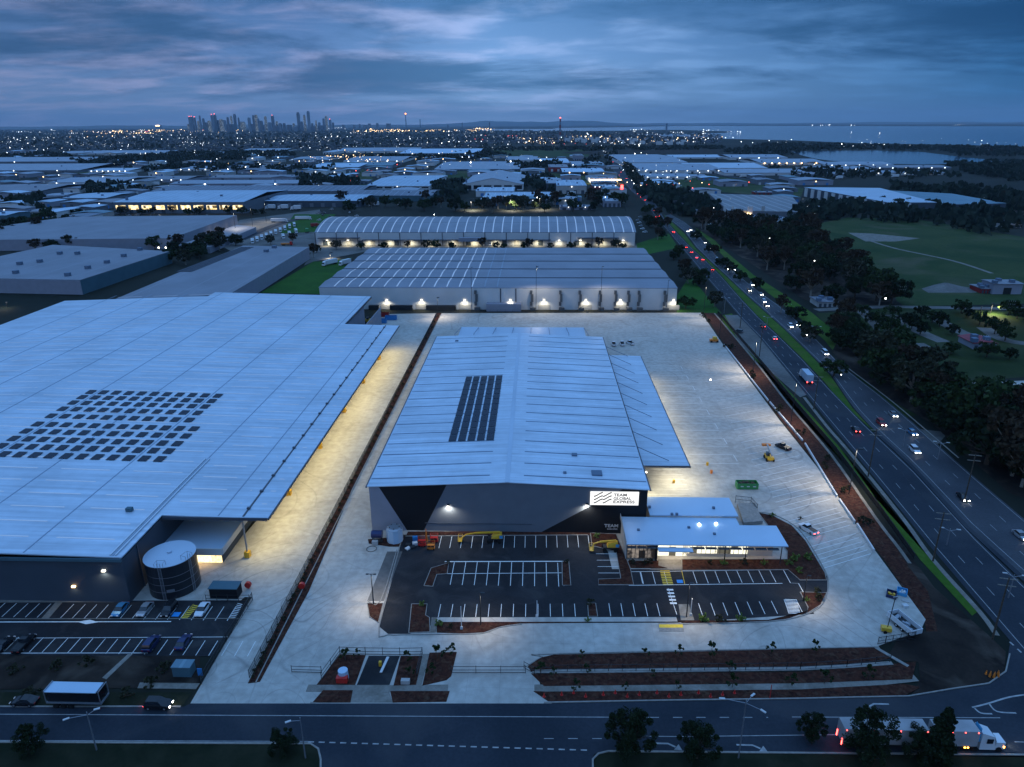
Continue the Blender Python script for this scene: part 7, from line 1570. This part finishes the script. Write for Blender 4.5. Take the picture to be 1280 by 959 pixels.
pole('tall flood pole with bright lamp in front of the cold store middle', 670, 390, 333, 1, True, 9000, arm=.5, hs=1.6, direct=(.1, -.4, -1))
pole('tall flood pole with small lamp before the right half of the cold store', 750.5, 390, 333, 1, True, 7000, arm=.5, hs=1.1, direct=(.1, -.4, -1))
pole('dark pole near the right corner of the cold store', 833, 388, 350, 1, False, arm=.5)
pole('dark pole at the top corner of the long mulch bank', 879, 398, 358, 1, True, 7000, arm=.6, hs=.8, direct=(-.5, -.3, -1))
pole('dark pole beside the fence at the top of the slip lane', 899, 424, 366, 1, False, arm=.5)
pole('dark pole in the mulch bank by the upper truck bays', 941, 468, 428, 1, True, 9500, arm=.6, hs=.8, direct=(-.7, 0, -1))
pole('dark pole with bright lamp in the mulch bank beside the middle truck bays', 988, 532, 478, 1, True, 9500, arm=.6, hs=1.0, direct=(-.7, 0, -1))
pole('tall lamp pole with round bright head beside the lower truck bays fence', 1061, 618, 559, 1, True, 9500, arm=1.0, hs=1.5, ang=0, direct=(-.8, 0, -1))
pole('double headed pole on the washed apron corner left of the car park', 467, 756, 717, 2, True, 1900, arm=.8, hs=.7)
pole('single car park lamp pole in the middle of the lower bay row', 601, 782, 741, 1, True, 1500, arm=.5, hs=1.0)
pole('car park lamp pole by the path from the zebra steps', 858, 772, 728, 1, True, 1500, arm=.5, hs=1.0)
pole('dark lamp pole in the right end of the car park', 1004, 752, 718, 1, True, 1200, arm=.5, hs=.7)
for k, (a, b, c, lab) in enumerate(((577, 787, 758, 'short white bollard light with camera in the lower mulch bed, left'), (671, 772, 751, 'short white bollard light in the lower bay row, centre'), (863, 770, 748, 'short white bollard light by the path end, right'))):
    x, y = G(a, b); h = HT(a, c, x, y); t = thing('camera_post', lab, 'post', (x, y, .12)); mb = MB(); mb.tube((x, y, .12), (x, y, h), .09, n=6); mb.build('pole', 'wall_white', t); mb = MB(); mb.box(x-.25, x+.25, y-.25, y-.05, .12, .8); mb.build('base_box', 'wall_white', t)
# high masts and far yard lamps
for a, b, c, lab in ((589, 263, 249, 'left one of the three high masts behind the arched warehouse'), (638, 263, 247, 'middle one of the three high masts behind the arched warehouse'), (674.5, 262, 244.5, 'brightest high mast right of the other two behind the arched warehouse')): pole(lab, a, b, c, 1, True, 60000, arm=1.2, hs=4.5, r=.3)
for a, b, c, lab in ((295, 292, 264, 'lamp pole at the corner of the broad grey warehouse'), (316, 284, 258.5, 'lamp pole at the truck depot drive'), (333, 278, 252.5, 'lamp pole by the trailers of the truck depot'), (413, 324, 316, 'short lamp pole behind the large white and blue truck'), (273, 276, 270, 'small lamp at the back edge of the broad grey warehouse')): pole(lab, a, b, c, 1, True, 14000, arm=1, hs=2.6, r=.2)
YL = [(5, 252, 247.5, 3), (9, 384, 378, 2.6), (782, 264, 258, 5), (791, 240, 229, 6), (808, 263, 257, 3.5), (795, 252, 244, 3), (1238, 392, 379, 2.6), (1225.5, 390, 383, 1.6), (715, 262, 256, 3.5), (707, 246, 243, 4), (799, 232, 227, 4), (801, 238, 234, 4), (806, 236, 231, 3), (760, 214, 209.5, 4), (797, 217, 210, 5), (1062, 180.5, 178, 6), (1097, 183, 180, 7), (345, 199, 196.5, 5), (327, 200, 198, 5), (165, 207, 204.5, 4), (30, 195.5, 194, 5), (53, 195.5, 194, 5), (51, 191, 189.5, 5), (109, 189, 187, 6), (205, 192, 190.5, 7), (182, 192, 190, 4), (19, 213, 210.5, 5), (40, 202, 200, 5), (84, 217, 212, 3), (149, 221.5, 219.5, 4), (157, 219, 216, 4), (178, 231, 229, 4), (73, 234, 232, 4), (497, 194, 191, 6), (553, 205, 202, 5), (535, 202, 200, 5), (562, 202, 198.5, 6), (583, 191.5, 187, 5), (584, 200, 196.5, 5), (610, 192, 190.5, 4), (436, 211, 208, 4), (880, 197, 195, 6), (924, 203, 200.5, 5), (938, 205, 203, 5), (1035, 212, 209.5, 5), (1047, 215, 207, 6), (871, 263, 257, 2.5), (1010, 265, 256, 3), (997, 268, 262, 3), (889, 268, 263, 2)]
for k, (a, b, c, s) in enumerate(YL):
    u_px = 'left plain' if a < 320 else 'middle plain' if a < 640 else 'crossroads plain' if a < 830 else 'right plain'
    pole('yard lamp on thin pole, %s from the left edge, %s' % ((['first', 'second', 'third', 'fourth', 'fifth', 'sixth', 'seventh', 'eighth', 'ninth', 'tenth', 'eleventh', 'twelfth', 'thirteenth', 'fourteenth', 'fifteenth', 'sixteenth', 'seventeenth', 'eighteenth', 'nineteenth', 'twentieth']+['twenty-'+w_ for w_ in ORD[:9]]+['thirtieth']+['thirty-'+w_ for w_ in ORD[:9]]+['fortieth']+['forty-'+w_ for w_ in ORD[:9]]+['fiftieth'])[sorted(YL).index((a, b, c, s))], u_px), a, b, c, 1, True, 0, arm=.3, hs=s*.62 if b > 230 else s*.8, r=.2 if b > 230 else .4, group='yard lamps across the plain')
x, y = G(1238, 392); lamp('SPOT', 'flood_light', (x, y-2, 5.5), 16000, (1, .88, .55), None, .4, spot=R(170), direct=(0, -.2, -1))
x, y = G(9, 384); lamp('SPOT', 'flood_light', (x, y-2, 5), 1500, (1, .95, .8), None, .4, spot=R(170), direct=(0, -.2, -1))
# street lamps with arms, unlit
def street_lamp(label, base, top, arms):
    x, y = G(*base); h = HT(top[0], top[1], x, y); t = thing('street_lamp', label, 'street lamp', (x, y, .1)); mb = MB(); mb.tube((x, y, .1), (x, y, h), .13, .07, 8); mb.build('pole', 'steel', t)
    for dx, dy in arms: mb = MB(); mb.tube((x, y, h-.6), (x+dx, y+dy, h), .05, n=6); mb.build('arm', 'steel', t); mb = MB(); mb.obox(x+dx*1.08, y+dy*1.08, h-.06, .9, .3, .14, math.atan2(dy, dx)); mb.build('lamp_head', 'wall_white', t)
street_lamp('street lamp with a drooping left arm in front of the neighbour', (121, 938), (113, 888), [(-2.2, -1.4), (1.2, .6)])
street_lamp('street lamp with a short left arm near the side street corner', (382, 948), (375, 897), [(-1.5, -.8)])
street_lamp('street lamp with crossed arms standing between the round street trees', (923, 948), (925, 873), [(-3.4, .2), (1.2, 1.0), (1.8, -2.0)])
for k, (a, b, c) in enumerate(((1018, 424, 408), (1128, 559, 536), (1172, 575, 552), (905, 392, 372), (1183, 682, 660), (1260, 748, 716), (958, 412, 396))):
    street_lamp('unlit highway lamp post, %s from the camera end' % ORD[[5, 3, 2, 6, 1, 0, 4][k]], (a, b), (a+2, c), [(-1.6, .4), (1.6, -.4)])
def power_pole(label, base, top, n=2):
    x, y = G(*base); h = HT(top[0], top[1], x, y); t = thing('power_pole', label, 'power pole', (x, y, .1)); mb = MB(); mb.tube((x, y, 0), (x, y, h), .2, .13, 8); mb.build('pole', 'bark', t)
    for k in range(n):
        z = h-.4-k*1.5; mb = MB(); mb.beam((x-1.5, y+.35, z), (x+1.5, y-.35, z), .14); ca = mb.build('crossarm', 'bark_pale', t)
        for s in (-1.3, -.5, .5, 1.3): mb = MB(); mb.tube((x+s, y-.23*s, z+.08), (x+s, y-.23*s, z+.35), .07, n=6); mb.build('insulator', 'wall_white', ca)
    return (x, y, h)
tops = [power_pole(lab, b, t_) for b, t_, lab in (((1240, 800), (1250, 718), 'power pole with two crossarms on the bare corner by the highway'), ((1166, 702), (1180, 640), 'power pole leaning over the footpath beside the highway, second from the corner'), ((1085, 596), (1094, 536), 'power pole beside the round headed lamp, third from the corner'), ((1017, 512), (1026, 470), 'power pole near the braking covered truck, fourth from the corner'), ((949, 446), (952, 403), 'power pole beside the slip lane, fifth from the corner'), ((925, 410), (927, 378), 'power pole near the fence top, farthest from the corner'))]
power_pole('lone power pole on the lawn corner behind the cold store', (1205, 628), (1212, 566), 2)
mb = MB()
for (x, y, h), (x2, y2, h2) in zip(tops[:-1], tops[1:]):
    for s in (-1.3, 1.3):
        for k in range(8):
            def pt(t): return (x+(x2-x)*t+s, y+(y2-y)*t-.23*s, h-.05+(h2-h)*t-1.4*4*t*(1-t))
            mb.tube(pt(k/8), pt((k+1)/8), .012, n=3, cap=False)
w_ = mb.build('power_line', 'steel_dark'); tag(w_, 'thin sagging wires strung along the highway power poles', 'power line')
# wire mesh fences
def fence(name, label, pts, h, m='steel_dark', post=2.5, pick=.0, mesh=False, z=.1, rails=2, cap=100, pr=.05):
    pl = P(*pts); t = thing(name, label, 'fence' if 'gate' not in name else 'gate', (*pl[0], z)); mb = MB(); n_ = 0
    for a, b in zip(pl[:-1], pl[1:]):
        for k in range(rails): zz = z+h*(k+1)/rails-.08 if rails > 1 else z+h; mb.beam((*a, zz), (*b, zz), .07)
        if rails > 1: mb.beam((*a, z+.15), (*b, z+.15), .07)
    mb.build('rail', m, t)
    if pick:
        mb = MB()
        for a, b in zip(pl[:-1], pl[1:]):
            n = int(math.dist(a, b)/pick)
            for k in range(n): q = k/n; mb.beam((a[0]+(b[0]-a[0])*q, a[1]+(b[1]-a[1])*q, z+.1), (a[0]+(b[0]-a[0])*q, a[1]+(b[1]-a[1])*q, z+h), .035)
        mb.build('pickets', m, t)
    if mesh:
        mb = MB()
        for a, b in zip(pl[:-1], pl[1:]): mb.strip([a, b], .03, z+.1, z+h-.1)
        mb.build('panel', mesh, t)
    for a, b in zip(pl[:-1], pl[1:]):
        n = max(1, int(math.dist(a, b)/post))
        for k in range(n+1):
            if n_ >= cap: break
            n_ += 1; q = k/n; mb = MB(); mb.beam((a[0]+(b[0]-a[0])*q, a[1]+(b[1]-a[1])*q, z), (a[0]+(b[0]-a[0])*q, a[1]+(b[1]-a[1])*q, z+h+.1), .09); mb.build('post', m, t)
    return t
fence('palisade_fence', 'long black picket fence along the planted strip between the two sites', [(546, 395), (312, 848)], 1.8, post=3, pick=.28)
fence('mesh_fence', 'long tall black mesh fence between the mulch bank and the highway verge', [(897, 392), (927, 427), (957, 462), (991, 503), (1045, 566), (1103, 645), (1142, 700)], 1.7, post=3.2, mesh='black_paint')
fence('boundary_fence', 'low black rail fence across the back of the yard before the cold store', [(556, 391.5), (878, 390.8)], 1.6, post=4, rails=2)
fence('garden_fence', 'black post fence running through the long street garden', [(692, 841), (1000, 838), (1058, 835), (1112, 829)], 1.7, post=2.5, rails=2)
fence('corner_fence', 'short black fence at the chamfered corner of the yard', [(1097, 806), (1143, 799)], 1.7, post=1.6, rails=2, pick=.3)
fence('sliding_gate', 'long black sliding gate across the main driveway mouth', [(564, 842), (657, 842)], 1.6, post=4.5, rails=2)
fence('sliding_gate', 'short black gate left of the fenced front gardens', [(365, 841), (402, 842)], 1.5, post=5, rails=2)
fence('garden_fence', 'black fence round the front gardens beside the dark crossover', [(402, 850), (425, 818), (457, 819), (500, 819.5), (528, 819), (521, 845)], 1.7, post=3, rails=2)
fence('gate_post_cluster', 'black gate track frame at the right end of the sliding gate', [(655, 836), (668, 843), (690, 843)], 1.6, post=2.2, rails=2)
fence('mesh_fence', 'dark mesh fence at the right end of the neighbour car park', [(316, 751), (283, 803), (252, 856)], 2.0, post=2.6, pick=.22)
fence('mesh_fence', 'short dark fence in front of the green kiosk', [(258, 752), (312, 752)], 1.6, post=2.0, rails=2)

# ================================================================== FAR LIGHTS AND REFINERY
rs = random.Random(9)
def lights(name, lab, m, groups, k0=1.0):
    mb = MB()
    for (a, b, c, d, n, bias) in groups:
        left_ = n
        while left_ > 0:
            px_ = rs.uniform(a, b); py_ = c+(d-c)*rs.random()**bias; x, y = G(px_, py_); m_ = min(left_, rs.choice((1, 1, 2, 3, 5, 8))); left_ -= m_; th = rs.choice((0.0, 0.0, .2, -.3, 1.45)); st = rs.uniform(22, 60)
            for q in range(m_):
                r_ = y/2400*rs.choice((.35, .5, .6, .7, .8, 1.0, 1.5))*k0; z = rs.uniform(4, 12); xx = x+math.cos(th)*st*q+rs.uniform(-8, 8); yy = y+math.sin(th)*st*q*3+rs.uniform(-8, 8)
                mb.ball((xx, yy, z+r_), r_, 4, 2)
    o = mb.build(name, m); tag(o, lab, 'lights', kind='stuff'); return o
lights('suburb_lights', 'small white lights sprinkled over the far suburb and the plain', 'far_white', [(-20, 230, 163, 186, 120, 1.0), (200, 620, 164, 188, 130, 1.1), (600, 900, 163, 186, 60, 1), (640, 860, 172, 182, 60, 1), (850, 912, 164, 170, 30, 1), (960, 1290, 178, 188, 40, 1), (1000, 1045, 157, 158, 8, 1), (980, 1280, 157, 158, 10, 1), (880, 1010, 257, 275, 14, 1), (-20, 220, 186, 215, 34, 1), (220, 640, 188, 214, 60, 1), (60, 160, 163, 170, 40, 1), (780, 860, 205, 235, 26, 1), (340, 440, 160.5, 165, 24, 1)])
lights('suburb_dim_lights', 'faint window lights among the houses of the far suburb', 'far_dim', [(-20, 640, 165, 190, 700, 1), (600, 905, 165, 184, 120, 1)])
lights('warm_lights', 'orange lights of the port and the yards near the horizon', 'far_warm', [(115, 215, 163.5, 168.5, 110, 1), (55, 120, 164, 175, 18, 1), (215, 290, 162.5, 167, 36, 1), (440, 600, 162.5, 166, 120, 1), (590, 612, 160.5, 163, 24, 1), (385, 432, 198.5, 203, 46, 1), (245, 275, 207, 212, 16, 1), (640, 700, 172, 181, 50, 1), (700, 860, 170, 182, 46, 1), (430, 470, 201, 205, 24, 1), (760, 802, 196, 246, 22, 1), (520, 545, 199, 204, 8, 1)])
lights('red_lights', 'scattered red lights on the far plain and at the crossroads', 'far_red', [(120, 300, 162, 168, 12, 1), (590, 612, 170, 180, 5, 1), (632, 640, 169.5, 173, 6, .5), (686, 700, 180, 186, 4, 1), (785, 803, 232, 246, 12, 1), (440, 458, 214, 240, 10, 1), (320, 440, 158, 163, 6, 1)])
emat('flare', (1, .25, .12), 8)
for k in range(26):
    px_ = 700+((k*47) % 158); py_ = 175+((k*29) % 7); x, y = G(px_, py_); r_ = 9+(k*13) % 9; hh = 12+(k*7) % 10
    t = thing('storage_tank', 'pale round storage tank of the refinery on the far plain', 'tank', (x, y, 0), 'storage tanks of the refinery'); mb = MB(); mb.tube((x, y, 0), (x, y, hh), r_, n=14); mb.build('shell', 'wall_white', t)
for k in range(14):
    px_ = 645+((k*31) % 70); py_ = 176+((k*11) % 5); x, y = G(px_, py_); hh = 28+(k*17) % 34
    t = thing('refinery_column', 'slim process column of the refinery left of the banded stack', 'tower', (x, y, 0), 'process columns of the refinery'); mb = MB(); mb.tube((x, y, 0), (x, y, hh), 3.2, n=8); mb.build('shaft', 'tower_pale', t); mb = MB(); mb.box(x-5, x+5, y-5, y+5, hh*.6, hh*.6+1.5); mb.build('platform', 'steel', t)

# ================================================================== AIR
m = bpy.data.materials.new('air'); m.use_nodes = True; n = m.node_tree.nodes; n.remove(n['Principled BSDF'])
v = n.new('ShaderNodeVolumePrincipled'); v.inputs['Color'].default_value = (.62, .75, .90, 1); v.inputs['Density'].default_value = HAZE = 2.6e-5; v.inputs['Anisotropy'].default_value = .0
m.node_tree.links.new(v.outputs[0], n['Material Output'].inputs['Volume']); MATS['air'] = m
if HAZE:
    mb = MB(); mb.box(-64000, 64000, -700, 50000, -2, 760); tag(mb.build('haze', 'air'), kind='stuff')
